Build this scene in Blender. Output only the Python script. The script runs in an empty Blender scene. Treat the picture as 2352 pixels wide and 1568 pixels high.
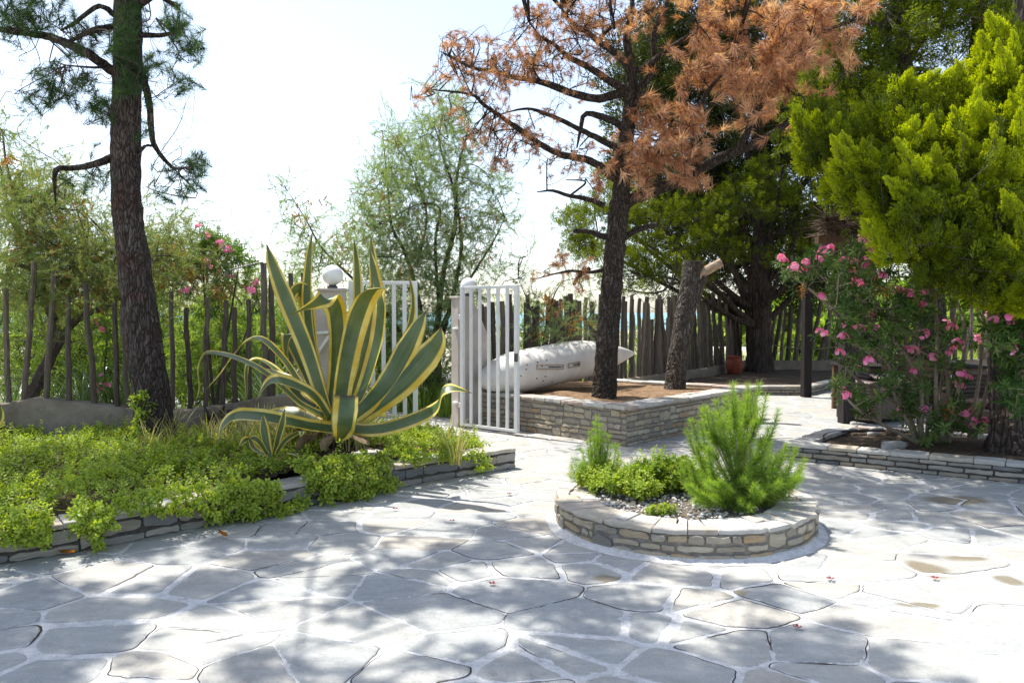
import bpy, math, random
import numpy as np

# ------------------------------------------------------------------ camera, sky, sun, exposure
SC = bpy.context.scene
CAM_H, F_PX, PITCH = 1.6, 1801.0, math.atan(66.0 / 1801.0)
cam_d = bpy.data.cameras.new('camera'); cam = bpy.data.objects.new('camera', cam_d)
SC.collection.objects.link(cam); SC.camera = cam
cam.location = (0, 0, CAM_H); cam.rotation_euler = (math.pi / 2 - PITCH, 0, 0)
cam_d.sensor_width = 36.0; cam_d.lens = 36.0 * F_PX / 2352.0
cam_d.clip_start = 0.05; cam_d.clip_end = 6000
SUN_DIR = np.array([-0.80, 0.60]); SUN_EL = math.radians(63)
W = bpy.data.worlds.new("World"); SC.world = W; W.use_nodes = True
wn = W.node_tree; bg = wn.nodes['Background']
sky = wn.nodes.new('ShaderNodeTexSky'); sky.sky_type = 'NISHITA'; sky.sun_disc = False
sky.sun_elevation = SUN_EL; sky.sun_rotation = math.atan2(SUN_DIR[0], SUN_DIR[1])
sky.air_density = 1.0; sky.dust_density = 1.2; sky.ozone_density = 1.0; sky.altitude = 0
hs = wn.nodes.new('ShaderNodeHueSaturation'); hs.inputs['Saturation'].default_value = 0.75; wn.links.new(sky.outputs[0], hs.inputs['Color']); wn.links.new(hs.outputs[0], bg.inputs[0]); bg.inputs[1].default_value = 0.15
sd = bpy.data.lights.new('sun', 'SUN'); sd.energy = 4.2; sd.angle = math.radians(0.53); sd.color = (1.0, 0.955, 0.88)
so = bpy.data.objects.new('sun', sd); SC.collection.objects.link(so)
sv = np.array([SUN_DIR[0] * math.cos(SUN_EL), SUN_DIR[1] * math.cos(SUN_EL), math.sin(SUN_EL)])
from mathutils import Vector
so.rotation_euler = Vector(sv).to_track_quat('Z', 'Y').to_euler(); so.location = (-6, 6, 14)
SC.view_settings.view_transform = 'Standard'; SC.view_settings.look = 'None'
SC.view_settings.exposure = 0.90; SC.view_settings.gamma = 1.0; SC.view_settings.use_curve_mapping = False
SC.cycles.max_bounces = 6; SC.cycles.diffuse_bounces = 3; SC.cycles.glossy_bounces = 2
SC.cycles.transmission_bounces = 4; SC.cycles.transparent_max_bounces = 6
SC.cycles.caustics_reflective = False; SC.cycles.caustics_refractive = False
SC.cycles.sample_clamp_indirect = 6.0; SC.cycles.use_denoising = True

rng = np.random.default_rng(11); random.seed(5)
U = rng.uniform
cp, sp = math.cos(PITCH), math.sin(PITCH)
def at(x, y, d):
    """the point at distance d (along Y) that sits at (x, y) of the 2352 px wide survey of the photograph"""
    u = (x - 1176.0) / F_PX; v = (784.0 - y) / F_PX
    k = d / (cp + v * sp)
    return np.array([u * k, d, CAM_H + k * (-sp + v * cp)])
def gnd(x, y, z=0.0):
    u = (x - 1176.0) / F_PX; v = (784.0 - y) / F_PX
    k = (z - CAM_H) / (-sp + v * cp)
    return np.array([u * k, k * (cp + v * sp), z])
def A(*l): return np.array(l, float)

# ------------------------------------------------------------------ mesh buffer
class Buf:
    def __init__(s): s.v = []; s.f = {3: [], 4: []}; s.m = {3: [], 4: []}; s.a = []; s.n = 0
    def add(s, v, f3=None, f4=None, a=0.5, m=0):
        v = np.asarray(v, float).reshape(-1, 3); k = len(v)
        s.v.append(v)
        a = np.asarray(a, float)
        if a.ndim == 0: a = np.tile([float(a), 0.5, 0.5], (k, 1))
        elif a.ndim == 1 and len(a) == 3 and k != 3: a = np.tile(a, (k, 1))
        elif a.ndim == 1: a = np.stack([a, np.full(k, .5), np.full(k, .5)], 1)
        s.a.append(a)
        for q, f in ((3, f3), (4, f4)):
            if f is not None and len(f):
                f = np.asarray(f, np.int64).reshape(-1, q)
                s.f[q].append(f + s.n)
                s.m[q].append(np.full(len(f), m, np.int32) if np.isscalar(m) else np.asarray(m, np.int32))
        s.n += k
    def build(s, name, mats, parent=None, smooth=False, loc=None):
        me = bpy.data.meshes.new(name)
        if s.n:
            v = np.concatenate(s.v); a = np.concatenate(s.a)
            if loc is not None: v = v - np.asarray(loc)
            elif parent is not None and parent.get('_o') is not None: v = v - np.array(parent['_o'])
            me.vertices.add(len(v)); me.vertices.foreach_set('co', v.astype(np.float32).ravel())
            idx = []; st = []; tot = []; mi = []; c = 0
            for q in (3, 4):
                if s.f[q]:
                    f = np.concatenate(s.f[q]); idx.append(f.ravel()); st.append(c + q * np.arange(len(f)))
                    c += f.size; tot.append(np.full(len(f), q)); mi.append(np.concatenate(s.m[q]))
            idx = np.concatenate(idx).astype(np.int32); st = np.concatenate(st).astype(np.int32)
            me.loops.add(len(idx)); me.loops.foreach_set('vertex_index', idx)
            me.polygons.add(len(st)); me.polygons.foreach_set('loop_start', st)
            me.polygons.foreach_set('material_index', np.concatenate(mi).astype(np.int32))
            me.polygons.foreach_set('use_smooth', np.full(len(st), smooth))
            at_ = me.attributes.new('att', 'FLOAT_VECTOR', 'POINT'); at_.data.foreach_set('vector', a.astype(np.float32).ravel())
            me.update(calc_edges=True); me.validate()
        for mm in (mats if isinstance(mats, (list, tuple)) else [mats]): me.materials.append(mm)
        o = bpy.data.objects.new(name, me); SC.collection.objects.link(o)
        if parent is not None: o.parent = parent
        elif loc is not None: o.location = loc
        return o
def tag(o, label=None, cat=None, group=None, kind=None):
    for k, v in (('label', label), ('category', cat), ('group', group), ('kind', kind)):
        if v: o[k] = v
    return o
def thing(name, label, cat, loc=(0, 0, 0), group=None):
    o = bpy.data.objects.new(name, None); SC.collection.objects.link(o)
    o.empty_display_size = 0.2; o.location = tuple(map(float, loc)); o['_o'] = [float(c) for c in loc]
    return tag(o, label, cat, group)

def frames(D, roll=None):
    D = np.atleast_2d(D).astype(float); D = D / (np.linalg.norm(D, axis=1, keepdims=True) + 1e-12)
    up = np.tile([0., 0., 1.], (len(D), 1)); bad = np.abs(D[:, 2]) > .97; up[bad] = [1., 0., 0.]
    X = np.cross(up, D); X /= np.linalg.norm(X, axis=1, keepdims=True); Y = np.cross(D, X)
    if roll is not None:
        c, s_ = np.cos(roll)[:, None], np.sin(roll)[:, None]
        X, Y = X * c + Y * s_, -X * s_ + Y * c
    return np.stack([X, Y, D], 2)
def inst(B, T, pos, D, s, rnd, m=None, roll=None):
    """stamp template T at every pos, its z axis along D"""
    pos = np.atleast_2d(pos); n = len(pos)
    if n == 0: return
    R = frames(np.broadcast_to(D, (n, 3)), U(0, 6.283, n) if roll is None else roll)
    s = np.broadcast_to(np.asarray(s, float), (n,))
    v = np.einsum('nij,kj->nki', R, T['v']) * s[:, None, None] + pos[:, None, :]
    k = len(T['v']); a = np.empty((n, k, 3))
    a[:, :, 0] = np.clip(np.broadcast_to(rnd, (n,))[:, None] + T['a'][None, :, 0], 0, 1); a[:, :, 1:] = T['a'][None, :, 1:]
    off = (np.arange(n) * k)[:, None, None]
    f3 = (T['f3'][None] + off).reshape(-1, 3) if len(T['f3']) else None
    f4 = (T['f4'][None] + off).reshape(-1, 4) if len(T['f4']) else None
    mm = T.get('m', 0) if m is None else m
    B.add(v.reshape(-1, 3), f3, f4, a.reshape(-1, 3), mm)
def template(B):
    v = np.concatenate(B.v); a = np.concatenate(B.a); a = a.copy(); a[:, 0] -= .5
    f3 = np.concatenate(B.f[3]) if B.f[3] else np.zeros((0, 3), int); f4 = np.concatenate(B.f[4]) if B.f[4] else np.zeros((0, 4), int)
    return dict(v=v, a=a, f3=f3, f4=f4)

def spline(P, n):
    P = np.asarray(P, float)
    if len(P) == 2: return P[0] + (P[1] - P[0]) * np.linspace(0, 1, n)[:, None]
    Q = np.vstack([2 * P[0] - P[1], P, 2 * P[-1] - P[-2]]); m = len(P) - 1
    t = np.linspace(0, m - 1e-9, n); i = t.astype(int); u = (t - i)[:, None]
    a, b, c, d = Q[i], Q[i + 1], Q[i + 2], Q[i + 3]
    return .5 * ((2 * b) + (c - a) * u + (2 * a - 5 * b + 4 * c - d) * u ** 2 + (3 * b - a - 3 * c + d) * u ** 3)
def tube(B, P, r, sides=6, a=.5, m=0, rough=0., cap=True, seed=None, lobes=0.):
    P = np.asarray(P, float); n = len(P); r = np.broadcast_to(np.asarray(r, float), (n,))
    T = np.gradient(P, axis=0); T /= np.linalg.norm(T, axis=1, keepdims=True) + 1e-12
    ref = np.array([0., 1., 0.]) if abs(T[:, 1]).mean() < .8 else np.array([1., 0., 0.])
    X = np.cross(T, ref); X /= np.linalg.norm(X, axis=1, keepdims=True) + 1e-12; Y = np.cross(T, X)
    th = np.arange(sides) / sides * 2 * math.pi
    R = r[:, None] * np.ones((1, sides))
    if rough: R = R * (1 + rough * (rng.random((n, sides)) - .5) * 2)
    if lobes: R = R * (1 + lobes * np.sin(th * 5 + 1.3)[None] + lobes * .7 * np.sin(th * 8 + np.linspace(0, 3, n)[:, None]))
    v = P[:, None] + R[..., None] * (np.cos(th)[None, :, None] * X[:, None] + np.sin(th)[None, :, None] * Y[:, None])
    i = np.arange(n - 1)[:, None] * sides; j = np.arange(sides)[None]; j2 = (j + 1) % sides
    f = np.stack([i + j, i + j2, i + sides + j2, i + sides + j], -1).reshape(-1, 4)
    v = v.reshape(-1, 3); f3 = None
    if cap:
        v = np.vstack([v, P[-1:], P[:1]]); k = n * sides; l = (n - 1) * sides; jj = np.arange(sides); jn = (jj + 1) % sides
        f3 = np.vstack([np.stack([l + jj, l + jn, np.full(sides, k)], 1), np.stack([jn, jj, np.full(sides, k + 1)], 1)])
    B.add(v, f3, f, a if np.isscalar(a) else a, m)
def box(B, c, s, rot=0., a=.5, m=0, bev=0.):
    """box centred at c, size s, turned rot about z, with chamfered long edges when bev > 0"""
    hx, hy, hz = np.array(s) / 2.
    if bev:
        b = bev; ring = [(-hx + b, -hy), (hx - b, -hy), (hx, -hy + b), (hx, hy - b), (hx - b, hy), (-hx + b, hy), (-hx, hy - b), (-hx, -hy + b)]
        rin = [(x * (1 - b / hx), y * (1 - b / hy)) for x, y in ring]
        v = [(x, y, -hz) for x, y in rin] + [(x, y, -hz + b) for x, y in ring] + [(x, y, hz - b) for x, y in ring] + [(x, y, hz) for x, y in rin]
        f = [(k * 8 + i, k * 8 + (i + 1) % 8, k * 8 + 8 + (i + 1) % 8, k * 8 + 8 + i) for k in range(3) for i in range(8)]
        v += [(0, 0, -hz), (0, 0, hz)]
        f3 = [((i + 1) % 8, i, 32) for i in range(8)] + [(24 + i, 24 + (i + 1) % 8, 33) for i in range(8)]
    else:
        v = [(x, y, z) for z in (-hz, hz) for x, y in ((-hx, -hy), (hx, -hy), (hx, hy), (-hx, hy))]
        f = [(0, 1, 5, 4), (1, 2, 6, 5), (2, 3, 7, 6), (3, 0, 4, 7), (4, 5, 6, 7), (3, 2, 1, 0)]; f3 = None
    v = np.array(v, float); c_, s_ = math.cos(rot), math.sin(rot)
    v[:, :2] = v[:, :2] @ np.array([[c_, s_], [-s_, c_]])
    B.add(v + np.asarray(c), f3, f, a, m)
def beam(B, p, q, w, h, a=.5, m=0):
    """square bar from p to q; w across, h up"""
    p, q = np.asarray(p, float), np.asarray(q, float); T = (q - p) / np.linalg.norm(q - p)
    up = np.array([0, 0, 1.]) if abs(T[2]) < .9 else np.array([0, 1., 0]); X = np.cross(T, up); X /= np.linalg.norm(X); Y = np.cross(X, T)
    v = [e + X * sx * w / 2 + Y * sy * h / 2 for e in (p, q) for sx, sy in ((-1, -1), (1, -1), (1, 1), (-1, 1))]
    B.add(v, None, [(0, 1, 5, 4), (1, 2, 6, 5), (2, 3, 7, 6), (3, 0, 4, 7), (4, 5, 6, 7), (3, 2, 1, 0)], a, m)
def prism(B, poly, z0, z1, a=.5, m=0):
    """vertical prism over an outline that is star-shaped about its mean; z0 and z1 numbers or one per corner"""
    poly = np.asarray(poly, float); n = len(poly); z0 = np.broadcast_to(z0, (n,)); z1 = np.broadcast_to(z1, (n,))
    if 0.5 * np.sum(poly[:, 0] * np.roll(poly[:, 1], -1) - np.roll(poly[:, 0], -1) * poly[:, 1]) < 0: poly = poly[::-1]; z0 = z0[::-1]; z1 = z1[::-1]
    c = poly.mean(0)
    v = np.vstack([np.column_stack([poly, z0]), np.column_stack([poly, z1]), [[c[0], c[1], z0.mean()], [c[0], c[1], z1.mean()]]])
    i = np.arange(n); j = (i + 1) % n
    B.add(v, np.vstack([np.stack([n + i, n + j, np.full(n, 2 * n + 1)], 1), np.stack([j, i, np.full(n, 2 * n)], 1)]), np.stack([i, j, n + j, n + i], 1), a, m)
_nt = rng.random((64, 64, 64))
def vnoise(p, s=1.):
    p = np.asarray(p, float) * s + 1000; i = np.floor(p).astype(int); f = p - i; f = f * f * (3 - 2 * f); r = 0
    for dx in (0, 1):
        for dy in (0, 1):
            for dz in (0, 1):
                w = (f[..., 0] if dx else 1 - f[..., 0]) * (f[..., 1] if dy else 1 - f[..., 1]) * (f[..., 2] if dz else 1 - f[..., 2])
                r = r + w * _nt[(i[..., 0] + dx) % 64, (i[..., 1] + dy) % 64, (i[..., 2] + dz) % 64]
    return r
def fbm(p, s=1., o=3): return sum(vnoise(p, s * 2 ** k) / 2 ** k for k in range(o)) / sum(1 / 2 ** k for k in range(o))

# ------------------------------------------------------------------ materials
def mat_new(name):
    m = bpy.data.materials.new(name); m.use_nodes = True; m.node_tree.nodes.clear(); return m, m.node_tree
def nd(nt, typ, ins=None, **kw):
    n = nt.nodes.new('ShaderNode' + typ)
    for k, v in kw.items(): setattr(n, k, v)
    for k, v in (ins or {}).items():
        if hasattr(v, 'is_linked'): nt.links.new(v, n.inputs[k])
        elif isinstance(v, (tuple, list)) and len(v) == 3 and n.inputs[k].type == 'RGBA': n.inputs[k].default_value = (*v, 1)
        else: n.inputs[k].default_value = v
    return n
def ramp(nt, fac, stops, interp='LINEAR'):
    n = nt.nodes.new('ShaderNodeValToRGB'); nt.links.new(fac, n.inputs[0]); e = n.color_ramp; e.interpolation = interp
    while len(e.elements) < len(stops): e.elements.new(.5)
    for k, (p, c) in enumerate(stops): e.elements[k].position = p; e.elements[k].color = (*c, 1) if len(c) == 3 else c
    return n.outputs[0]
def gray(v): return (v, v, v)
def even(cols): return [(k / max(1, len(cols) - 1), c) for k, c in enumerate(cols)]
def mix(nt, f, a, b, mode='MIX'):
    n = nt.nodes.new('ShaderNodeMix'); n.data_type = 'RGBA'; n.blend_type = mode
    for sock, v in ((n.inputs[0], f), (n.inputs[6], a), (n.inputs[7], b)):
        if hasattr(v, 'is_linked'): nt.links.new(v, sock)
        else: sock.default_value = (*v, 1) if isinstance(v, (tuple, list)) else v
    return n.outputs[2]
def math_(nt, op, a, b=0., clamp=False):
    n = nt.nodes.new('ShaderNodeMath'); n.operation = op; n.use_clamp = clamp
    for k, v in ((0, a), (1, b)):
        if hasattr(v, 'is_linked'): nt.links.new(v, n.inputs[k])
        else: n.inputs[k].default_value = v
    return n.outputs[0]
def att(nt):
    a = nd(nt, 'Attribute', attribute_name='att'); s = nd(nt, 'SeparateXYZ', {0: a.outputs['Vector']}); return s.outputs
def noise_(nt, co, scale, detail=3., rough=.55, dist=0.):
    return nd(nt, 'TexNoise', {'Vector': co, 'Scale': scale, 'Detail': detail, 'Roughness': rough, 'Distortion': dist}).outputs['Fac']
def scaled(nt, co, s): return nd(nt, 'Mapping', {0: co, 3: s}).outputs[0]
def finish(nt, col, rough=.8, bump=None, bstr=.5, bdist=.01, spec=.3, trans=0., tcol=None, metal=0., coat=0.):
    p = nd(nt, 'BsdfPrincipled', {'Base Color': col, 'Roughness': rough, 'Specular IOR Level': spec, 'Metallic': metal, 'Coat Weight': coat})
    if bump is not None:
        b = nd(nt, 'Bump', {'Height': bump, 'Strength': bstr, 'Distance': bdist}); nt.links.new(b.outputs[0], p.inputs['Normal'])
    out = p.outputs[0]
    if trans:
        t = nd(nt, 'BsdfTranslucent', {'Color': tcol if tcol is not None else col})
        out = nd(nt, 'MixShader', {0: trans, 1: out, 2: t.outputs[0]}).outputs[0]
    o = nt.nodes.new('ShaderNodeOutputMaterial'); nt.links.new(out, o.inputs[0])
def leafmat(name, cols, trans=.35, rough=.5, tip=None, spec=.18):
    """leaf colours run along the per-leaf value; the translucent light is a yellower version of the same leaf"""
    m, nt = mat_new(name); x = att(nt); c = ramp(nt, x[0], even(cols))
    co = nd(nt, 'TexCoord').outputs['Object']; n = noise_(nt, co, 9., 2.)
    c = mix(nt, math_(nt, 'MULTIPLY', n, .5), c, cols[0])
    if tip: c = mix(nt, x[1], c, tip)
    t = mix(nt, .75, c, (1.25, 1.15, .35), 'MULTIPLY') if trans else None
    t2 = nd(nt, 'HueSaturation', {'Value': 1.7, 'Saturation': 1.05, 'Color': t}).outputs[0] if trans else None
    finish(nt, c, rough, spec=spec, trans=trans, tcol=t2); return m
def plain(name, c, rough=.6, spec=.4, c2=None, nscale=8., bump=.0, metal=0., bd=.004):
    m, nt = mat_new(name); co = nd(nt, 'TexCoord').outputs['Object']; n = noise_(nt, co, nscale, 5., .6)
    col = mix(nt, ramp(nt, n, [(.35, gray(0)), (.7, gray(1))]), c, c2 if c2 else tuple(k * .8 for k in c))
    finish(nt, col, rough, bump=n if bump else None, bstr=bump, bdist=bd, spec=spec, metal=metal); return m
def barkmat(name, c_dark, c_mid, c_hi, sc=14., zs=.28, bd=.03, red=None):
    m, nt = mat_new(name); co = nd(nt, 'TexCoord').outputs['Object']; cw = nd(nt, 'Mapping', {0: co, 3: (1, 1, zs)}).outputs[0]
    n = noise_(nt, cw, sc * .8, 6., .65); w = nd(nt, 'VectorMath', {0: cw, 1: nd(nt, 'Mapping', {0: nd(nt, 'TexNoise', {'Vector': cw, 'Scale': sc * .6}).outputs['Color'], 3: (.08, .08, .08)}).outputs[0]}, operation='ADD').outputs[0]
    v = nd(nt, 'TexVoronoi', {'Vector': w, 'Scale': sc}, feature='DISTANCE_TO_EDGE').outputs['Distance']
    h = math_(nt, 'ADD', ramp(nt, v, [(0, gray(0)), (.16, gray(.75)), (.5, gray(1))]), math_(nt, 'MULTIPLY', n, .6))
    vc = nd(nt, 'TexVoronoi', {'Vector': w, 'Scale': sc}).outputs['Color']
    col = mix(nt, nd(nt, 'SeparateXYZ', {0: vc}).outputs[0], c_mid, c_hi)
    col = mix(nt, ramp(nt, n, [(.35, gray(.6)), (.65, gray(0))]), col, c_dark)
    if red: col = mix(nt, ramp(nt, noise_(nt, co, 3.2, 4.), [(.56, gray(0)), (.64, gray(.8))]), col, red)
    col = mix(nt, ramp(nt, v, [(0, gray(.8)), (.11, gray(0))]), col, tuple(k * .6 for k in c_dark))
    finish(nt, col, .9, bump=h, bstr=1., bdist=bd, spec=.15); return m

OBJ = 'TexCoord'
# foliage
M_needle = leafmat('pine_needles', [(.018, .045, .02), (.045, .10, .035), (.10, .17, .06)], .3)
M_needle_bright = leafmat('young_pine_needles', [(.045, .11, .018), (.13, .26, .035), (.28, .41, .08)], .4, tip=(.32, .44, .10))
M_dead = leafmat('dead_pine_needles', [(.24, .115, .075), (.51, .275, .185), (.76, .54, .42)], .3, rough=.6)
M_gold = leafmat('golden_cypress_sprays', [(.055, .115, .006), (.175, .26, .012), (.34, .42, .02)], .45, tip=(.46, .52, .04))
M_gold_shade = leafmat('shaded_cypress_sprays', [(.012, .022, .005), (.035, .055, .007), (.09, .115, .012)], .25)  # darkened copy of the sprays: crown shade put into the colour
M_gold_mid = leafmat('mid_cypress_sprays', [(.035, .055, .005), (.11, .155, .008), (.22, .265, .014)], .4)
M_tam = leafmat('tamarisk_feathers', [(.10, .16, .08), (.21, .29, .15), (.33, .41, .24)], .4)
M_tamseed = leafmat('tamarisk_seed_heads', [(.26, .15, .05), (.46, .27, .10), (.58, .40, .19)], .3)
M_bed = leafmat('ground_cover_leaves', [(.035, .095, .010), (.11, .235, .02), (.28, .41, .05)], .36, rough=.38, tip=(.40, .48, .09))
M_dry = leafmat('dry_stalks', [(.12, .08, .05), (.24, .17, .11), (.36, .29, .2)], .2)
M_ole = leafmat('oleander_leaves', [(.018, .05, .012), (.075, .15, .035), (.19, .27, .09)], .3, rough=.4)
M_olebr = leafmat('oleander_leaves_far', [(.05, .11, .02), (.10, .19, .04), (.2, .28, .09)], .35, rough=.4)
M_pink = leafmat('oleander_petals', [(.60, .08, .34), (.82, .27, .57), (.93, .54, .77)], .3, rough=.6)
M_blade = leafmat('grass_blades', [(.05, .10, .03), (.12, .2, .07), (.3, .4, .24)], .25, rough=.22, spec=.8)
M_shrub = leafmat('beach_shrub_leaves', [(.10, .18, .035), (.22, .33, .075), (.36, .46, .15)], .42)
M_orange = leafmat('withered_leaves', [(.28, .12, .03), (.42, .2, .05), (.5, .32, .1)], .3)
# bark and wood
M_bark = barkmat('pine_bark', (.035, .027, .026), (.095, .073, .066), (.16, .135, .125), 34., .24, .03, red=(.095, .055, .045))
M_barkg = barkmat('grey_dead_bark', (.05, .042, .036), (.14, .12, .10), (.22, .195, .17), 34., .26, .03)
M_barkd = barkmat('dead_pine_bark', (.028, .022, .018), (.08, .064, .053), (.135, .115, .10), 34., .26, .03)
M_barkc = barkmat('cypress_bark', (.03, .023, .02), (.085, .066, .056), (.14, .115, .10), 20., .08, .025)
M_twig = plain('twig_bark', (.055, .043, .038), .9, .1, (.10, .085, .075), 30.)
M_twigl = plain('pale_stems', (.30, .25, .19), .85, .15, (.18, .15, .115), 24.)
M_cut = plain('cut_wood', (.42, .35, .27), .8, .2, (.28, .16, .08), 14., .3)
def woodmat(name, c1, c2, c3, bd=.006, sc=9.):
    m, nt = mat_new(name); co = nd(nt, 'TexCoord').outputs['Object']; s = scaled(nt, co, (1, 1, .09)); x = att(nt)
    n = noise_(nt, s, sc * 6, 5., .7); n2 = noise_(nt, s, sc, 3.)
    c = mix(nt, ramp(nt, n, [(.35, gray(0)), (.68, gray(1))]), c1, c2); c = mix(nt, ramp(nt, n2, [(.45, gray(0)), (.62, gray(.8))]), c, c3)
    c = nd(nt, 'HueSaturation', {'Value': math_(nt, 'ADD', math_(nt, 'MULTIPLY', x[0], .9), .55), 'Color': c}).outputs[0]
    finish(nt, c, .85, bump=n, bstr=.8, bdist=bd, spec=.2); return m
M_post = woodmat('weathered_post_wood', (.06, .048, .038), (.20, .165, .135), (.12, .098, .08))
M_stain = woodmat('dark_stained_timber', (.014, .012, .012), (.05, .043, .042), (.028, .022, .02))
M_teak = woodmat('oiled_wood', (.07, .04, .025), (.16, .10, .06), (.11, .065, .04))
M_thatch = leafmat('reed_thatch', [(.06, .04, .028), (.14, .10, .07), (.26, .2, .14)], .05, rough=.9)
# painted and made things
M_white = plain('white_paint', (.72, .73, .73), .42, .4, (.60, .60, .58), 3.)
M_globe = plain('opal_globe', (.86, .86, .85), .25, .5, (.80, .80, .79), 5.)
M_metal = plain('dark_metal', (.06, .065, .06), .5, .5)
M_plaster = plain('pillar_plaster', (.52, .47, .42), .9, .2, (.37, .33, .30), 4., .5, bd=.006)
M_hose = plain('black_rubber', (.02, .02, .022), .45, .5)
M_cush = plain('dark_cushion', (.035, .02, .02), .8, .2)
# hull
m, nt = mat_new('faded_fibreglass'); co = nd(nt, 'TexCoord').outputs['Object']
n = noise_(nt, co, 5., 5., .6); c = mix(nt, ramp(nt, n, [(.4, gray(0)), (.7, gray(1))]), (.70, .68, .64), (.60, .57, .53))
c = mix(nt, ramp(nt, noise_(nt, scaled(nt, co, (1, 1, 6.)), 3., 5., .7), [(.64, gray(0)), (.8, gray(.35))]), c, (.46, .39, .31))
finish(nt, c, .55, bump=noise_(nt, co, 60., 2.), bstr=.1, bdist=.003); M_hull = m
# terracotta
M_terra = plain('terracotta', (.30, .075, .04), .75, .25, (.17, .05, .03), 7., .2)
# wicker
m, nt = mat_new('dark_wicker'); x = att(nt); co = nd(nt, 'TexCoord').outputs['Object']
c = ramp(nt, math_(nt, 'ADD', math_(nt, 'MULTIPLY', x[0], .6), math_(nt, 'MULTIPLY', noise_(nt, co, 40.), .5)), [(.2, (.03, .018, .014)), (.6, (.09, .058, .045)), (.9, (.22, .16, .12))])
finish(nt, c, .4, spec=.5); M_wick = m
# concrete kerb of the fences
m, nt = mat_new('rough_render'); co = nd(nt, 'TexCoord').outputs['Object']
n = noise_(nt, co, 2.2, 7., .65); n2 = noise_(nt, co, 30., 4., .7)
c = ramp(nt, n, [(.3, (.15, .125, .095)), (.55, (.25, .215, .17)), (.75, (.35, .31, .255))])
v = nd(nt, 'TexVoronoi', {'Vector': nd(nt, 'VectorMath', {0: co, 1: nd(nt, 'TexNoise', {'Vector': co, 'Scale': 4.}).outputs['Color']}, operation='ADD').outputs[0], 'Scale': .9}, feature='DISTANCE_TO_EDGE').outputs['Distance']
c = mix(nt, ramp(nt, v, [(0, gray(.5)), (.006, gray(0))]), c, (.09, .08, .065))
finish(nt, c, .95, bump=math_(nt, 'ADD', n, math_(nt, 'MULTIPLY', n2, .35)), bstr=.8, bdist=.02, spec=.1); M_kerb = m
# masonry stones: att.x picks the stone, att.y its tint
def stonemat(name, cols, mul=1.):
    m, nt = mat_new(name); x = att(nt); co = nd(nt, 'TexCoord').outputs['Object']
    c = ramp(nt, x[0], even([tuple(k * mul for k in q) for q in cols]))
    s = scaled(nt, co, (1, 1, 5.)); n = noise_(nt, s, 9., 6., .7); n3 = noise_(nt, co, 55., 4., .7)
    c = nd(nt, 'HueSaturation', {'Value': math_(nt, 'ADD', math_(nt, 'MULTIPLY', n, .9), .58), 'Color': c}).outputs[0]
    c = mix(nt, ramp(nt, noise_(nt, co, 7., 5., .7), [(.58, gray(0)), (.72, gray(.5))]), c, (.30 * mul, .20 * mul, .10 * mul))
    c = mix(nt, ramp(nt, n3, [(.62, gray(0)), (.75, gray(.45))]), c, (.10, .09, .08))
    finish(nt, c, .85, bump=math_(nt, 'ADD', n, math_(nt, 'MULTIPLY', n3, .5)), bstr=.9, bdist=.012, spec=.25); return m
M_stone = stonemat('wall_stones', [(.21, .195, .17), (.32, .285, .225), (.42, .37, .28), (.35, .26, .16), (.45, .41, .33), (.28, .25, .20)])
M_stone_grey = stonemat('grey_wall_stones', [(.14, .15, .165), (.27, .26, .235), (.38, .35, .30), (.22, .215, .20), (.34, .29, .215)])
M_cope = stonemat('coping_stones', [(.40, .395, .37), (.50, .485, .45), (.44, .43, .39), (.38, .30, .25), (.48, .475, .44), (.42, .36, .27)])
M_mortar = plain('wall_mortar', (.17, .155, .135), .95, .1, (.28, .26, .235), 22., .8, bd=.01)
M_mortar_dark = plain('wall_mortar_dark', (.06, .055, .05), .95, .1, (.11, .10, .09), 22., .8, bd=.01)
M_peb = stonemat('pebbles', [(.28, .28, .28), (.5, .5, .48), (.66, .65, .62), (.4, .38, .34), (.19, .2, .21)])
# ------------------------------------------------------------------ ground, sand, sea
m, nt = mat_new('beach_sand'); co = nd(nt, 'TexCoord').outputs['Object']; n = noise_(nt, co, .35, 6., .6)
c = ramp(nt, n, [(.3, (.42, .37, .29)), (.55, (.56, .50, .41)), (.8, (.62, .57, .48))])
finish(nt, c, .95, bump=noise_(nt, co, 6., 5.), bstr=.5, bdist=.05, spec=.1); M_sand = m
g = Buf(); g.add([(-2500, -400, -.06), (2500, -400, -.06), (2500, 75, -.06), (-2500, 75, -.06)], None, [(0, 1, 2, 3)])
g.add([(-2500, 75, -.06), (2500, 75, -.06), (2500, 95, -.5), (-2500, 95, -.5)], None, [(0, 1, 2, 3)])
tag(g.build('ground', M_sand), kind='structure')
m, nt = mat_new('sea_water'); co = nd(nt, 'TexCoord').outputs['Object']
n = noise_(nt, scaled(nt, co, (.5, 2., 1)), 1.2, 4.)
finish(nt, ramp(nt, noise_(nt, scaled(nt, co, (.2, 1., 1)), .03, 2.), [(.3, (.05, .22, .34)), (.7, (.10, .34, .42))]), .25, bump=n, bstr=.4, bdist=.3, spec=.5); M_sea = m
g = Buf(); g.add([(-5000, 82, -.25), (5000, 82, -.25), (5000, 5500, -.25), (-5000, 5500, -.25)], None, [(0, 1, 2, 3)])
tag(g.build('sea', M_sea), kind='structure')

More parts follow.
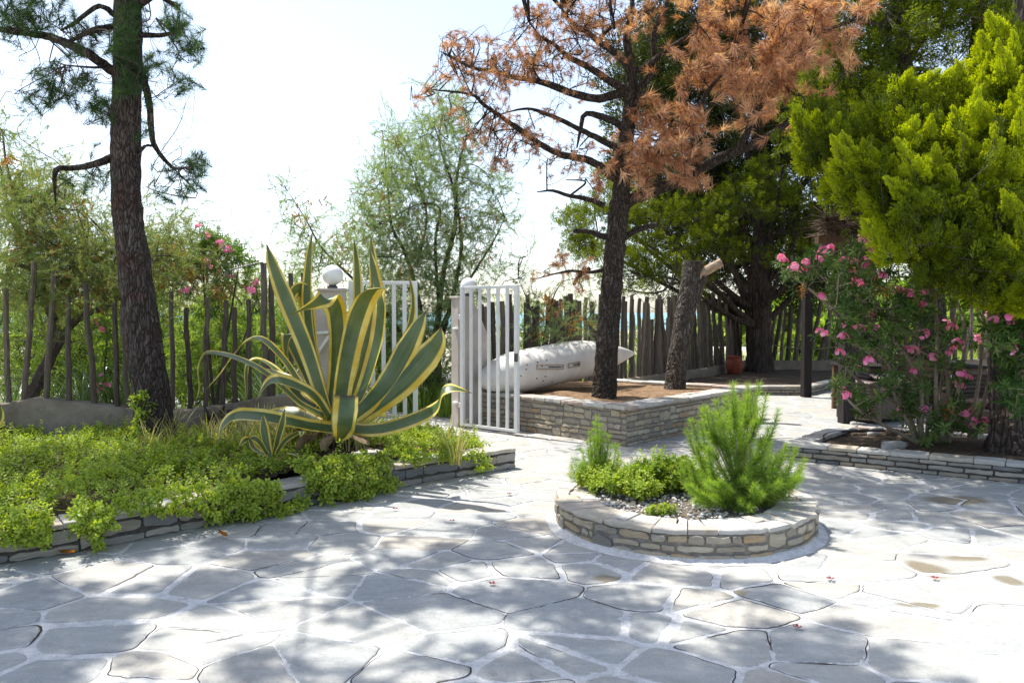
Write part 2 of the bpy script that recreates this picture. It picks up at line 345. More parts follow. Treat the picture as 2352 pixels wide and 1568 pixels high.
# ------------------------------------------------------------------ paving of irregular flagstones in white mortar
m, nt = mat_new('flagstone'); x = att(nt); co = nd(nt, 'TexCoord').outputs['Object']
c = ramp(nt, x[0], even([(.315, .325, .32), (.36, .366, .35), (.385, .378, .345), (.33, .343, .34), (.38, .373, .345), (.39, .362, .315), (.345, .353, .34)]))
n = noise_(nt, scaled(nt, co, (1., 2.4, 1)), 3.2, 7., .65, .6); n2 = noise_(nt, co, 60., 4., .7); n3 = noise_(nt, co, 1.1, 4.)
c = nd(nt, 'HueSaturation', {'Value': math_(nt, 'ADD', math_(nt, 'MULTIPLY', n, .85), .58), 'Color': c}).outputs[0]
c = mix(nt, ramp(nt, noise_(nt, scaled(nt, co, (1., 1.6, 1)), 5., 6., .75), [(.54, gray(0)), (.74, gray(.6))]), c, (.44, .42, .39))
c = mix(nt, ramp(nt, n2, [(.56, gray(0)), (.72, gray(.6))]), c, (.2, .195, .18))
c = mix(nt, ramp(nt, noise_(nt, co, 24., 5., .8), [(.50, gray(0)), (.70, gray(.5))]), c, (.52, .51, .48))
ed_ = math_(nt, 'SUBTRACT', math_(nt, 'ADD', math_(nt, 'MULTIPLY', noise_(nt, co, 12., 6., .75), 1.6), math_(nt, 'MULTIPLY', noise_(nt, co, 2.1, 2.), .9)), math_(nt, 'ADD', math_(nt, 'MULTIPLY', x[1], 1.1), .72))
c = mix(nt, ramp(nt, ed_, [(.50, gray(0)), (.58, gray(.95))]), c, (.60, .597, .585))
c = mix(nt, ramp(nt, noise_(nt, co, 4.6, 7., .8), [(.60, gray(0)), (.66, gray(.4))]), c, (.22, .20, .17))
# wet patches left lying on a few stones: warm brown, smoother
geo = nd(nt, 'NewGeometry').outputs['Position']; wet = None
wp = nd(nt, 'VectorMath', {0: geo, 1: nd(nt, 'VectorMath', {0: nd(nt, 'TexNoise', {'Vector': geo, 'Scale': 3.4, 'Detail': 5.}).outputs['Color'], 1: (.26, .26, 0)}, operation='MULTIPLY').outputs[0]}, operation='ADD').outputs[0]
for px, py, rx, ry in [(2130, 1310, 62, 20), (2312, 1330, 30, 13), (2110, 1391, 52, 9), (2222, 1282, 60, 8), (1392, 1327, 52, 15), (1690, 1360, 40, 10), (2200, 1150, 90, 12)]:
    p = gnd(px, py); q = gnd(px + rx, py); r = gnd(px, py - ry)
    d = nd(nt, 'VectorMath', {0: nd(nt, 'Mapping', {0: wp, 1: (-(p[0] + .13) / abs(q[0] - p[0]), -(p[1] + .13) / abs(r[1] - p[1]), 0), 3: (1 / abs(q[0] - p[0]), 1 / abs(r[1] - p[1]), 0)}).outputs[0]}, operation='LENGTH').outputs['Value']
    s_ = ramp(nt, d, [(.62, gray(1)), (1.05, gray(0))]); s_ = nd(nt, 'SeparateColor', {0: s_}).outputs[0]
    wet = s_ if wet is None else math_(nt, 'MAXIMUM', wet, s_)
c = mix(nt, math_(nt, 'MULTIPLY', wet, .8), c, (.20, .165, .10))
rr = math_(nt, 'SUBTRACT', .72, math_(nt, 'MULTIPLY', wet, .3))
h = math_(nt, 'ADD', math_(nt, 'MULTIPLY', n, 1.), math_(nt, 'ADD', math_(nt, 'MULTIPLY', n2, .25), n3))
finish(nt, c, rr, bump=h, bstr=.9, bdist=.013, spec=.3); M_flag = m
m, nt = mat_new('white_mortar'); co = nd(nt, 'TexCoord').outputs['Object']; n = noise_(nt, co, 14., 7., .7); n2 = noise_(nt, co, 2.5, 4.)
c = ramp(nt, n, [(.28, (.30, .285, .27)), (.42, (.52, .515, .505)), (.6, (.66, .658, .65))])
c = mix(nt, ramp(nt, n2, [(.52, gray(0)), (.72, gray(.6))]), c, (.42, .42, .40))
finish(nt, c, .92, bump=math_(nt, 'ADD', n, noise_(nt, co, 50., 3.)), bstr=.9, bdist=.010, spec=.15); M_joint = m
M_crack = plain('joint_crack', (.075, .062, .05), .95, .1)

def voronoi(P, k=26):
    out = []
    for i, p in enumerate(P):
        d = np.linalg.norm(P - p, axis=1); nb = np.argsort(d)[1:k]
        poly = [p + A(-2, -2), p + A(2, -2), p + A(2, 2), p + A(-2, 2)]
        for j in nb:
            mid = (p + P[j]) / 2; nrm = P[j] - p; new = []
            for a_, b_ in zip(poly, poly[1:] + poly[:1]):
                da, db = np.dot(a_ - mid, nrm), np.dot(b_ - mid, nrm)
                if da <= 0: new.append(a_)
                if da * db < 0: new.append(a_ + (b_ - a_) * da / (da - db))
            poly = new
            if len(poly) < 3: break
        if len(poly) >= 3: out.append((i, np.array(poly)))
    return out
def inset_convex(poly, gaps):
    """move every edge of a counter-clockwise convex outline inwards by its own gap"""
    n = len(poly); cur = [p for p in poly]
    for i in range(n):
        a_, b_ = poly[i], poly[(i + 1) % n]; t = b_ - a_; L = np.linalg.norm(t)
        if L < 1e-6: continue
        nr = A(-t[1], t[0]) / L; o = a_ + nr * gaps[i]; new = []
        for p, q in zip(cur, cur[1:] + cur[:1]):
            dp, dq = np.dot(p - o, nr), np.dot(q - o, nr)
            if dp >= 0: new.append(p)
            if dp * dq < 0: new.append(p + (q - p) * dp / (dp - dq))
        cur = new
        if len(cur) < 3: return None
    return np.array(cur)
PX0, PX1, PY0, PY1 = -5.5, 9.0, 1.8, 19.5
gx = []
yy = PY0
while yy < PY1:
    step = .33 + .05 * max(0, (yy - 6) / 6)
    xx = PX0 + U(0, .4)
    while xx < PX1:
        if rng.random() > .16: gx.append((xx + U(-.21, .21), yy + U(-.17, .17)))
        xx += .40
    yy += step
S_ = np.array(gx) * A(1, 1.22); ang = .42; R2 = np.array([[math.cos(ang), -math.sin(ang)], [math.sin(ang), math.cos(ang)]])
pav = Buf(); crk = []
def ring_at(poly, k): return poly + (poly.mean(0) - poly) * k
for i, cell in voronoi(S_):
    if len(cell) < 3: continue
    cell = cell / A(1, 1.22)
    c0 = cell.mean(0)
    if cell[:, 1].max() > 21 or cell[:, 1].min() < 1: continue
    # per-edge joint width (shared edges get the same width from a hash of their middle)
    e = np.roll(cell, -1, 0); mid = (cell + e) / 2
    gap = .003 + .050 * np.clip(fbm(np.column_stack([mid, np.zeros(len(mid))]), 1.9, 2) - .22, 0, 1) ** 1.2
    q = inset_convex(cell, gap)
    if q is None: continue
    L = np.linalg.norm(np.roll(q, -1, 0) - q, axis=1)
    q = q[L > .02]
    if len(q) < 3: continue
    near = c0[1] < 9
    st = .020 if near else .06
    pts = []
    for a_, b_ in zip(q, np.roll(q, -1, 0)):
        L = np.linalg.norm(b_ - a_); k = max(1, int(L / st)); t = np.arange(k) / k
        pts.append(a_ + (b_ - a_) * t[:, None])
    P = np.vstack(pts)
    # round the corners, then chip the edge
    for _ in range(3 if near else 1): P = P * .5 + (np.roll(P, 1, 0) + np.roll(P, -1, 0)) * .25
    c1 = P.mean(0); out = P - c1; out /= np.linalg.norm(out, axis=1, keepdims=True)
    P3 = np.column_stack([P, np.full(len(P), i * .37)])
    P = P + out * ((fbm(P3, 13., 4) - .5) * .036 + (fbm(P3, 3.2, 2) - .5) * .022)[:, None]
    n = len(P); z0 = U(-.0015, .0015); tl = rng.normal(0, .004, 2)
    def zz(Q, z): return np.column_stack([Q, z + z0 + (Q - c1) @ tl])
    rngs = [zz(ring_at(P, .0), -.008), zz(ring_at(P, .0), -.0005), zz(P - out * .007, .0035), zz(P - out * .02, .0045), zz(ring_at(P, .5), .005)]
    v = np.vstack(rngs + [zz(c1[None], .005)]); ii = np.arange(n); jj = (ii + 1) % n
    f4 = np.vstack([np.stack([k * n + ii, k * n + jj, (k + 1) * n + jj, (k + 1) * n + ii], 1) for k in range(4)])
    f3 = np.stack([4 * n + ii, 4 * n + jj, np.full(n, 5 * n)], 1)
    ra = rng.random(); aa_ = np.column_stack([np.full(len(v), ra), np.r_[np.zeros(2 * n), np.full(n, .12), np.full(n, .34), np.ones(n + 1)], np.zeros(len(v))]); pav.add(v, f3, f4, aa_, 0)
    if c0[1] < 13:  # broken dark line between stone and mortar on some stretches
        w = np.clip((fbm(P3 + 7, 2.2, 3) - .475) * 9, 0, 1) * (.0035 + .011 * vnoise(P3, 1.3) ** 2)
        ph = zz(P + out * .001, .0015); po = zz(P + out * (w + .0005)[:, None], .0010)
        keep = (w > .0012) & (np.roll(w, -1) > .0012)
        pav.add(np.vstack([ph, po]), None, np.stack([ii, jj, n + jj, n + ii], 1)[keep][:, ::-1], .5, 2)
nx_, ny_ = 60, 70
GX, GY = np.meshgrid(np.linspace(-7, 12, nx_), np.linspace(-3, 21, ny_)); i = np.arange(nx_ - 1)[None] + np.arange(ny_ - 1)[:, None] * nx_
pav.add(np.column_stack([GX.ravel(), GY.ravel(), np.zeros(GX.size)]), None, np.stack([i, i + 1, i + 1 + nx_, i + nx_], -1).reshape(-1, 4), .5, 1)
tag(pav.build('paving', [M_flag, M_joint, M_crack]), kind='structure')

# ------------------------------------------------------------------ stone walls
class Path:
    """an open or closed line on the ground with points and outward normals by arc length"""
    def __init__(s, pts, closed=False):
        s.p = np.array(pts + [pts[0]] if closed else pts, float); s.L = np.r_[0, np.cumsum(np.linalg.norm(np.diff(s.p, axis=0), axis=1))]; s.len = s.L[-1]
    def at(s, t):
        t = np.clip(t, 0, s.len - 1e-6); k = np.clip(np.searchsorted(s.L, t, side='right') - 1, 0, len(s.p) - 2)
        d = s.p[k + 1] - s.p[k]; d = d / np.linalg.norm(d, axis=-1, keepdims=True)
        P = s.p[k] + d * (t - s.L[k])[..., None]; return P, np.stack([d[..., 1], -d[..., 0]], -1)   # normal on the right of travel
def masonry(path, z0, z1, hmin=.028, hmax=.07, lmin=.07, lmax=.30, big=.08, t0=0., t1=None, gap=.006, jit=.010):
    """stones in uneven courses along a path, their faces standing out of a mortar core"""
    B = Buf(); T1 = path.len if t1 is None else t1; z = z0
    def stone(a_, b_, c_, d_):
        if b_ - a_ < .02 or d_ - c_ < .012: return
        g_ = gap * U(.5, 1.4); a_ += g_; b_ -= g_ * .6; c_ += g_ * .5; d_ -= g_ * .4
        n = max(2, int((b_ - a_) / .05)); ss = np.linspace(a_, b_, n + 1); hh = d_ - c_
        bot = np.column_stack([ss, c_ + U(0, .20 * hh, n + 1)]); top = np.column_stack([ss, d_ - U(0, .24 * hh, n + 1)])[::-1]; bot[0, 0] += U(0, .012); top[0, 0] -= U(0, .012); bot[-1, 0] -= U(0, .012); top[-1, 0] += U(0, .012)
        bot[0, 1] += .04 * hh; bot[-1, 1] += .04 * hh; top[0, 1] -= .04 * hh; top[-1, 1] -= .04 * hh
        R = np.vstack([bot, [[b_ + U(0, .004), (c_ + d_) / 2]], top, [[a_ - U(0, .004), (c_ + d_) / 2]]])
        dep = U(.004, jit + .008); ctr = R.mean(0); k = len(R); i = np.arange(k); j = (i + 1) % k; v = []
        for sc_, dd in ((1., -.02), (1., dep * .55), (1 - .10 * min(1, .05 / hh), dep)):
            Q = ctr + (R - ctr) * (np.array([1 - (1 - sc_) * .5, sc_])); P_, N_ = path.at(Q[:, 0])
            o_ = dd + (rng.random(k) - .5) * .010 * (dd > 0); P_ = P_ + N_ * o_[:, None]; v.append(np.column_stack([P_, Q[:, 1]]))
        P_, N_ = path.at(np.array([ctr[0]])); v.append(np.column_stack([P_ + N_ * (dep + .002), [ctr[1]]]))
        f4 = np.vstack([np.stack([q * k + i, q * k + j, (q + 1) * k + j, (q + 1) * k + i], 1) for q in range(2)])
        B.add(np.vstack(v), np.stack([2 * k + i, 2 * k + j, np.full(k, 3 * k)], 1), f4, rng.random(), 0)
    courses = []
    while z < z1 - .012:
        h = min(U(hmin, hmax), z1 - z)
        if z1 - z - h < hmin * .7: h = z1 - z
        courses.append((z, h)); z += h
    blocked = []
    for ci, (zc, h) in enumerate(courses):
        s = t0 + 0.
        while s < T1:
            l = U(lmin, lmax) * (1.2 if h < .045 else .9); e = min(s + l, T1)
            if T1 - e < lmin * .6: e = T1
            hit = [b for b in blocked if b[2] > zc + .005 and b[0] < e and b[1] > s and b[3] < ci]
            if hit:
                b = min(hit, key=lambda b: b[0])
                if b[0] - s > .03: stone(s, b[0], zc, zc + h)
                s = b[1]; continue
            if ci + 1 < len(courses) and rng.random() < big:
                e = min(s + U(.09, .17), T1); top = courses[ci + 1][0] + courses[ci + 1][1]; stone(s, e, zc, top); blocked.append((s, e, top, ci))
            else: stone(s, e, zc, zc + h)
            s = e
    return B
def core(path, z0, z1, back, n=None):
    """the mortar body behind the stones: a ribbon with a front, a top and a back"""
    B = Buf(); s = np.unique(np.r_[path.L, np.linspace(0, path.len, n or 2)]); P, N = path.at(s)
    # mitred normals at the corners
    Nm = N.copy()
    for k, sv_ in enumerate(s):
        if 1e-4 < sv_ < path.len - 1e-4: _, a_ = path.at(np.array([sv_ - 1e-3])); _, b_ = path.at(np.array([sv_ + 1e-3])); w = a_[0] + b_[0]; Nm[k] = w / max(.3, np.dot(w, a_[0]))
    f = P - Nm * .002; b = P - Nm * back; k = len(s)
    v = np.vstack([np.column_stack([f, np.full(k, z0)]), np.column_stack([f, np.full(k, z1)]), np.column_stack([b, np.full(k, z1)]), np.column_stack([b, np.full(k, z0)])])
    i = np.arange(k - 1); F = [np.stack([q * k + i, q * k + i + 1, (q + 1) * k + i + 1, (q + 1) * k + i], 1) for q in range(3)]
    B.add(v, None, np.vstack(F + [[[0, k, 2 * k, 3 * k]], [[k - 1, 4 * k - 1, 3 * k - 1, 2 * k - 1]]]), .5, 1); return B
def coping(path, z, th, over, back, lmin, lmax, two=0., edge=.012, t0=0., t1=None, B=None):
    """flat irregular slabs laid on top of a wall"""
    B = B or Buf(); s = t0; T1 = path.len if t1 is None else t1
    def slab(a_, b_, o0, o1):
        n = max(3, int((b_ - a_) / .05)); t = np.linspace(a_ + .003, b_ - .003, n)
        sk = U(-.015, .015)
        P, N = path.at(t); fr = P + N * (o0 + (rng.random(n) - .5) * 2 * edge)[:, None]; P2, N2 = path.at(np.clip(t + sk * (t - a_) / (b_ - a_), 0, path.len))
        bk = P2 - N2 * (o1 + (rng.random(n) - .5) * edge)[:, None]; poly = np.vstack([fr, bk[::-1]]); zt = z + th * U(.85, 1.12)
        c_ = poly.mean(0); k = len(poly); ins = c_ + (poly - c_) * .965
        zb = np.full(k, z)
        v = np.vstack([np.column_stack([c_ + (poly - c_) * .985, zb]), np.column_stack([poly, z + th * .35 * np.ones(k)]), np.column_stack([poly, zt - .006 * np.ones(k)]), np.column_stack([ins, np.full(k, zt)]), [[*c_, zt]], [[*c_, z]]])
        i = np.arange(k); j = (i + 1) % k
        f4 = np.vstack([np.stack([q * k + i, q * k + j, (q + 1) * k + j, (q + 1) * k + i], 1) for q in range(3)])
        B.add(v, np.vstack([np.stack([3 * k + i, 3 * k + j, np.full(k, 4 * k)], 1), np.stack([j, i, np.full(k, 4 * k + 1)], 1)]), f4, rng.random(), 0)
    while s < T1 - .01:
        e = s + U(lmin, lmax)
        nc = path.L[(path.L > s + .02) & (path.L < e)] if len(path.p) < 8 else []
        if len(nc): e = nc[0]
        if T1 - e < lmin * .6: e = T1
        if rng.random() < two:
            k = U(.3, .6) * (over + back) - over; slab(s, e, over, k - .004); m_ = (s + e) / 2 + U(-.05, .05)
            slab(s, m_, -k, back); slab(m_, e, -k, back)
        else: slab(s, e, over, back)
        s = e
    return B
def soil_mesh(poly, zf, step=.07, clip=None):
    """a lumpy height field cut to an outline"""
    poly = np.asarray(poly, float); mn, mx = poly.min(0), poly.max(0); nx = int((mx[0] - mn[0]) / step) + 2; ny = int((mx[1] - mn[1]) / step) + 2
    X, Y = np.meshgrid(np.linspace(mn[0], mx[0], nx), np.linspace(mn[1], mx[1], ny)); P = np.column_stack([X.ravel(), Y.ravel()])
    ins = inside(P, poly); Z = zf(P); i = (np.arange(nx - 1)[None] + np.arange(ny - 1)[:, None] * nx).ravel(); F = np.stack([i, i + 1, i + 1 + nx, i + nx], 1)
    F = F[ins[F].all(1)]; B = Buf(); B.add(np.column_stack([P, Z]), None, F, .5, 0); return B
def inside(P, poly):
    r = np.zeros(len(P), bool); x, y = P[:, 0], P[:, 1]
    for a_, b_ in zip(poly, np.roll(poly, -1, 0)):
        c_ = ((a_[1] > y) != (b_[1] > y)) & (x < (b_[0] - a_[0]) * (y - a_[1]) / (b_[1] - a_[1] + 1e-12) + a_[0]); r ^= c_
    return r
def soilmat(name, c1, c2, c3, litter=(.42, .30, .19)):
    m, nt = mat_new(name); co = nd(nt, 'TexCoord').outputs['Object']; n = noise_(nt, co, 3.2, 7., .7); n2 = noise_(nt, co, 40., 6., .75)
    c = ramp(nt, n, [(.3, c1), (.5, c2), (.7, c3)]); c = mix(nt, ramp(nt, n2, [(.52, gray(0)), (.62, gray(.9))]), c, litter)
    c = mix(nt, ramp(nt, noise_(nt, co, 70., 3.), [(.35, gray(.9)), (.46, gray(0))]), c, tuple(k * .4 for k in c1))
    finish(nt, c, .95, bump=math_(nt, 'ADD', n, n2), bstr=1., bdist=.025, spec=.1); return m
M_soil = soilmat('pine_needle_soil', (.17, .085, .05), (.30, .20, .12), (.40, .29, .18))
M_soil_dark = soilmat('dark_soil', (.06, .045, .035), (.12, .09, .065), (.17, .125, .09), (.24, .18, .12))
M_soil_grey = soilmat('dry_grey_soil', (.12, .10, .085), (.22, .185, .15), (.28, .24, .2), (.36, .32, .27))

# long low wall of the bed on the left
WL = [(-4.9, 3.5), (-3.95, 4.30), (-3.25, 4.93), (-2.87, 5.22), (-2.45, 5.66), (-1.69, 6.42), (-.80, 7.36), (.03, 8.02)]
WLr = [(.03, 8.02), (-.95, 9.05)]
t = thing('low_stone_wall', 'low grey dry stone wall edging the leafy green bed on the left', 'stone wall', (0.03, 8.02, 0))
pl = Path(WL)
masonry(pl, .0, .175, .05, .085, .14, .46, .05, gap=.007, jit=.014).build('stones', M_stone_grey, t)
b = core(pl, -.004, .172, .28, 80); b.m[4] = [np.zeros_like(q) for q in b.m[4]]; b.build('mortar', M_mortar_dark, t)
coping(pl, .175, .035, .012, .26, .18, .5).build('coping', M_cope, t)
pr = Path(WLr); masonry(pr, 0, .175, .035, .08, .12, .35).build('end_stones', M_stone_grey, t)
coping(pr, .1752, .033, .01, .25, .2, .45, t0=.27).build('end_coping', M_cope, t)
def bed_z(P):
    d = np.min([np.abs((b_[0] - a_[0]) * (P[:, 1] - a_[1]) - (b_[1] - a_[1]) * (P[:, 0] - a_[0])) / math.hypot(b_[0] - a_[0], b_[1] - a_[1]) for a_, b_ in (((-3.25, 4.93), (-1.69, 6.42)), ((-1.69, 6.42), (.03, 8.02)))], axis=0)
    return .17 + .08 * np.clip(d / 1.6, 0, 1) + .05 * (fbm(np.column_stack([P, np.zeros(len(P))]), 1.6, 3) - .4) + .17 * np.exp(-((P[:, 0] + 1.63) ** 2 + (P[:, 1] - 7.15) ** 2) / .55)
BED = np.array([(-4.8, 3.75), (-3.35, 5.1), (-1.85, 6.55), (-.9, 7.55), (-.22, 8.12), (-1.0, 8.95), (-1.65, 9.0), (-2.3, 8.75), (-6.5, 8.65), (-6.5, 3.75)])
tag(soil_mesh(BED, bed_z).build('planting_soil', M_soil_dark), kind='structure')

# raised planter round the dead pine
C1, C2, C3, C4 = (1.37, 9.32), (3.73, 11.92), (1.75, 13.25), (-.42, 11.12)
t = thing('raised_planter', 'knee high tan stone planter with white coping around the dead pine', 'planter', (*C1, 0))
pa = Path([C4, C1, C2]); masonry(pa, .0, .44, .036, .080, .10, .34, .10, t0=.0, t1=pa.L[1]).build('stones', M_stone, t)
masonry(pa, .0, .44, .036, .080, .10, .34, .10, t0=pa.L[1]).build('side_stones', M_stone, t)
b = core(pa, -.004, .437, .26, 60); b.m[4] = [np.zeros_like(q) for q in b.m[4]]; b.build('mortar', M_mortar, t)
coping(pa, .44, .042, .035, .28, .18, .5, two=.35, edge=.016).build('coping', M_cope, t)
pb = Path([C2, C3]); b = core(pb, .0, .437, .2, 20); b.m[4] = [np.zeros_like(q) for q in b.m[4]]; b.build('back_wall', M_mortar, t)
coping(pb, .4402, .04, .02, .28, .25, .5, t0=.3).build('back_coping', M_cope, t)
RP = np.array([(1.37, 9.57), (3.42, 11.9), (1.75, 13.1), (.6, 13.4), (-.35, 11.3)])
hump = lambda P, x, y, r, h: h * np.exp(-((P[:, 0] - x) ** 2 + (P[:, 1] - y) ** 2) / r ** 2)
def rp_z(P): return .435 + .04 * (fbm(np.column_stack([P, np.zeros(len(P))]), 2.2, 3) - .4) + hump(P, .75, 10.9, .35, .07) + hump(P, 1.75, 10.95, .3, .07) - hump(P, 1.5, 10.6, .2, .02)
soil_mesh(RP, rp_z, .05).build('soil', M_soil, t)

# round planter
CY, CR = 5.93, .95
CX = (1571 - 1176) / F_PX * CY
circ = [(CX + CR * math.cos(q), CY + CR * math.sin(q)) for q in np.linspace(0, -2 * math.pi, 73)[:-1]]
t = thing('round_planter', 'low round stone planter in the middle of the terrace holding young pines', 'planter', (CX, CY, 0))
circ = circ[::-1]; pc = Path(circ, True)
masonry(pc, .0, .175, .026, .060, .07, .28, .10, gap=.008, jit=.018).build('stones', M_stone, t)
b = core(pc, -.004, .172, .27, 72); b.m[4] = [np.zeros_like(q) for q in b.m[4]]; b.build('mortar', M_mortar, t)
coping(pc, .175, .030, .014, .28, .09, .36, two=.6, edge=.020).build('coping', M_cope, t)
# the smear of white mortar at its foot
B = Buf(); th = np.linspace(0, 2 * math.pi, 181)[:-1]; n = len(th); rr_ = .06 + .06 * fbm(np.column_stack([np.cos(th) * 3, np.sin(th) * 3, th * 0]), 1.5, 3)
v = np.vstack([np.column_stack([CX + (CR + o) * np.cos(th), CY + (CR + o) * np.sin(th), z + 0 * th]) for o, z in ((.0, .035), (.02, .028), (rr_ * .6, .014), (rr_, .004))])
i = np.arange(n); j = (i + 1) % n; B.add(v, None, np.vstack([np.stack([q * n + j, q * n + i, (q + 1) * n + i, (q + 1) * n + j], 1)[:, ::-1] for q in range(3)])[:, ::-1], .5, 0)
B.build('footing', M_joint, t)
cs = np.array([(CX + .69 * math.cos(q), CY + .69 * math.sin(q)) for q in np.linspace(0, 2 * math.pi, 40)[:-1]])
def rd_z(P): return .185 + .03 * (fbm(np.column_stack([P, np.zeros(len(P))]), 3., 3) - .4)
soil_mesh(cs, rd_z, .04).build('soil', M_soil_grey, t)

# low planter of the oleander on the right
Q1 = gnd(1801, 1056); Q2 = gnd(2352, 1112); dQ = (Q2 - Q1)[:2]; dQ /= np.linalg.norm(dQ)
K1 = Q1[:2]; K2 = K1 + dQ * 5.2; K0 = gnd(1931, 1008)[:2]
t = thing('low_planter', 'low grey stone planter holding the pink oleander and the golden cypress', 'planter', (*K1, 0))
po = Path([tuple(K0), tuple(K1), tuple(K2)]); masonry(po, 0., .155, .045, .085, .14, .42, .04, gap=.008, t0=po.L[1]).build('stones', M_stone_grey, t)
masonry(po, 0., .155, .045, .085, .14, .42, .04, gap=.008, t1=po.L[1]).build('side_stones', M_stone_grey, t)
b = core(po, -.004, .152, .2, 60); b.m[4] = [np.zeros_like(q) for q in b.m[4]]; b.build('mortar', M_mortar_dark, t)
coping(po, .155, .038, .012, .21, .25, .55).build('coping', M_cope, t)
KB = A(4.95, 9.45); KE = A(8.2, 7.6); pk = Path([tuple(K0 + A(.0, .0)), tuple(KB), tuple(KE)]); coping(pk, .145, .035, .1, .08, .3, .6).build('back_kerb', M_cope, t)
KP = np.array([tuple(K0 + A(.1, .0)), tuple(K1 + A(.2, .08)), tuple(K2 + A(0, .15)), tuple(K1 + dQ * 5.1 + A(0, .15)), tuple(KE), tuple(KB)])
def kp_z(P): return .14 + .05 * (fbm(np.column_stack([P, np.zeros(len(P))]), 2.5, 3) - .45) + hump(P, 5.1, 8.3, .7, .05)
soil_mesh(KP, kp_z, .05).build('soil', M_soil_dark, t)

# kerbed bed under the far cypress
t = thing('shaded_planter', 'low shaded stone bed around the big dark cypress trunk', 'planter', (6.2, 16.5, 0))
E0, E1, E2 = gnd(1560, 908)[:2], gnd(1862, 908)[:2], gnd(1960, 884)[:2]
pe = Path([tuple(E0), tuple(E1), tuple(E2)]); masonry(pe, 0., .15, .04, .08, .2, .5, .05).build('stones', M_stone_grey, t)
b = core(pe, -.004, .148, .2, 20); b.m[4] = [np.zeros_like(q) for q in b.m[4]]; b.build('mortar', M_mortar_dark, t)
coping(pe, .15, .035, .015, .2, .3, .6).build('coping', M_cope, t)
EP = np.array([E0 + A(0, .1), E1 + A(-.05, .15), E2 + A(-.1, .1), A(9.6, 20.2), A(4.8, 20.2)]); soil_mesh(EP, lambda P: .13 + .05 * (fbm(np.column_stack([P, np.zeros(len(P))]), 1.5, 3) - .4), .12).build('soil', M_soil_dark, t)
# ------------------------------------------------------------------ gate pillars, gate, lamps
def pillar(name, label, org, d, ht, wing, th):
    """plastered gate post with a wing that slopes down and away; d is the direction of the wing"""
    t = thing(name, label, 'gate pillar', (*org, 0)); d = A(*d) / np.linalg.norm(d); n = A(-d[1], d[0])
    prof = [(0, 0), (0, ht), (.26, ht), (.27, ht - .06), (wing, ht - .50), (wing, 0)]
    for nm, hw, z_off, pr_ in (('wall', th / 2, 0, prof), ):
        v = [];
        for sgn in (-1, 1):
            for s_, z in pr_: v.append([*(A(*org) + d * s_ + n * sgn * hw), z])
        k = len(pr_); B = Buf(); i = np.arange(k); j = (i + 1) % k
        c0 = np.array(v[:k]).mean(0); c1 = np.array(v[k:]).mean(0)
        B.add(np.array(v + [c0, c1]), np.vstack([np.stack([i, j, np.full(k, 2 * k)], 1), np.stack([k + j, k + i, np.full(k, 2 * k + 1)], 1)]), np.stack([i, k + i, k + j, j], 1), .5, 0)
        B.build('wall', M_plaster, t)
    B = Buf(); c = A(*org) + d * .13; box(B, (c[0], c[1], ht + .012), (.30, th + .05, .035), math.atan2(d[1], d[0]), .5, 0, .008); B.build('cap', M_plaster, t)
    B = Buf()
    for z in (.35, ht - .42): c = A(*org) - d * .02 - n * (th / 2 - .04); box(B, (c[0], c[1], z), (.05, .10, .03), math.atan2(d[1], d[0]), .5, 0, .006)
    B.build('hinge', M_white, t); return t
def uvball(B, c, r, m=0, nu=32, nv=20, a=.5, sc=(1, 1, 1)):
    th = np.linspace(0, math.pi, nv + 1)[1:-1]; ph = np.arange(nu) / nu * 2 * math.pi
    v = np.array([(math.sin(t) * math.cos(p) * sc[0], math.sin(t) * math.sin(p) * sc[1], math.cos(t) * sc[2]) for t in th for p in ph] + [(0, 0, sc[2]), (0, 0, -sc[2])]) * r
    f4 = [(q * nu + i, (q + 1) * nu + i, (q + 1) * nu + (i + 1) % nu, q * nu + (i + 1) % nu) for q in range(nv - 2) for i in range(nu)]; k = len(v)
    f3 = [(i, (i + 1) % nu, k - 2) for i in range(nu)] + [((nv - 2) * nu + (i + 1) % nu, (nv - 2) * nu + i, k - 1) for i in range(nu)]
    B.add(v + np.asarray(c), f3, f4, a, m)
def lathe(B, prof, c, n=28, a=.5, m=0, wob=0.):
    ph = np.arange(n) / n * 2 * math.pi; v = np.array([(r * math.cos(p) * (1 + wob * math.sin(3 * p + z * 9)), r * math.sin(p) * (1 + wob * math.cos(2 * p)), z) for r, z in prof for p in ph]) + np.asarray(c)
    B.add(v, None, [(q * n + i, q * n + (i + 1) % n, (q + 1) * n + (i + 1) % n, (q + 1) * n + i) for q in range(len(prof) - 1) for i in range(n)], a, m)
RPIL = A(-.80, 10.93); LPIL = A(-1.86, 8.72)
pillar('gate_pillar', 'pale plastered gate pillar with sloping top, behind the right gate leaf', RPIL, (.62, .46), 1.80, .50, .17)
pillar('gate_pillar', 'pale plastered gate pillar half hidden behind the big agave', LPIL, (-.95, .05), 1.84, .50, .17)
def globe(label, c, r):
    t = thing('globe_lamp', label, 'lamp', c); B = Buf(); uvball(B, A(*c) + A(0, 0, r + .03), r); B.build('globe', M_globe, t, smooth=True)
    B = Buf(); lathe(B, [(.055, 0), (.055, .02), (.04, .03), (.04, .055), (.0, .056)], c, 20); B.build('base', M_metal, t)
globe('white globe lamp on the gate pillar behind the agave', (at(764, 650, 8.74)[0], 8.74, 1.872), .114)
globe('white globe lamp on the pillar behind the right gate leaf', (at(1076, 665, 11.0)[0], 11.0, 1.832), .114)

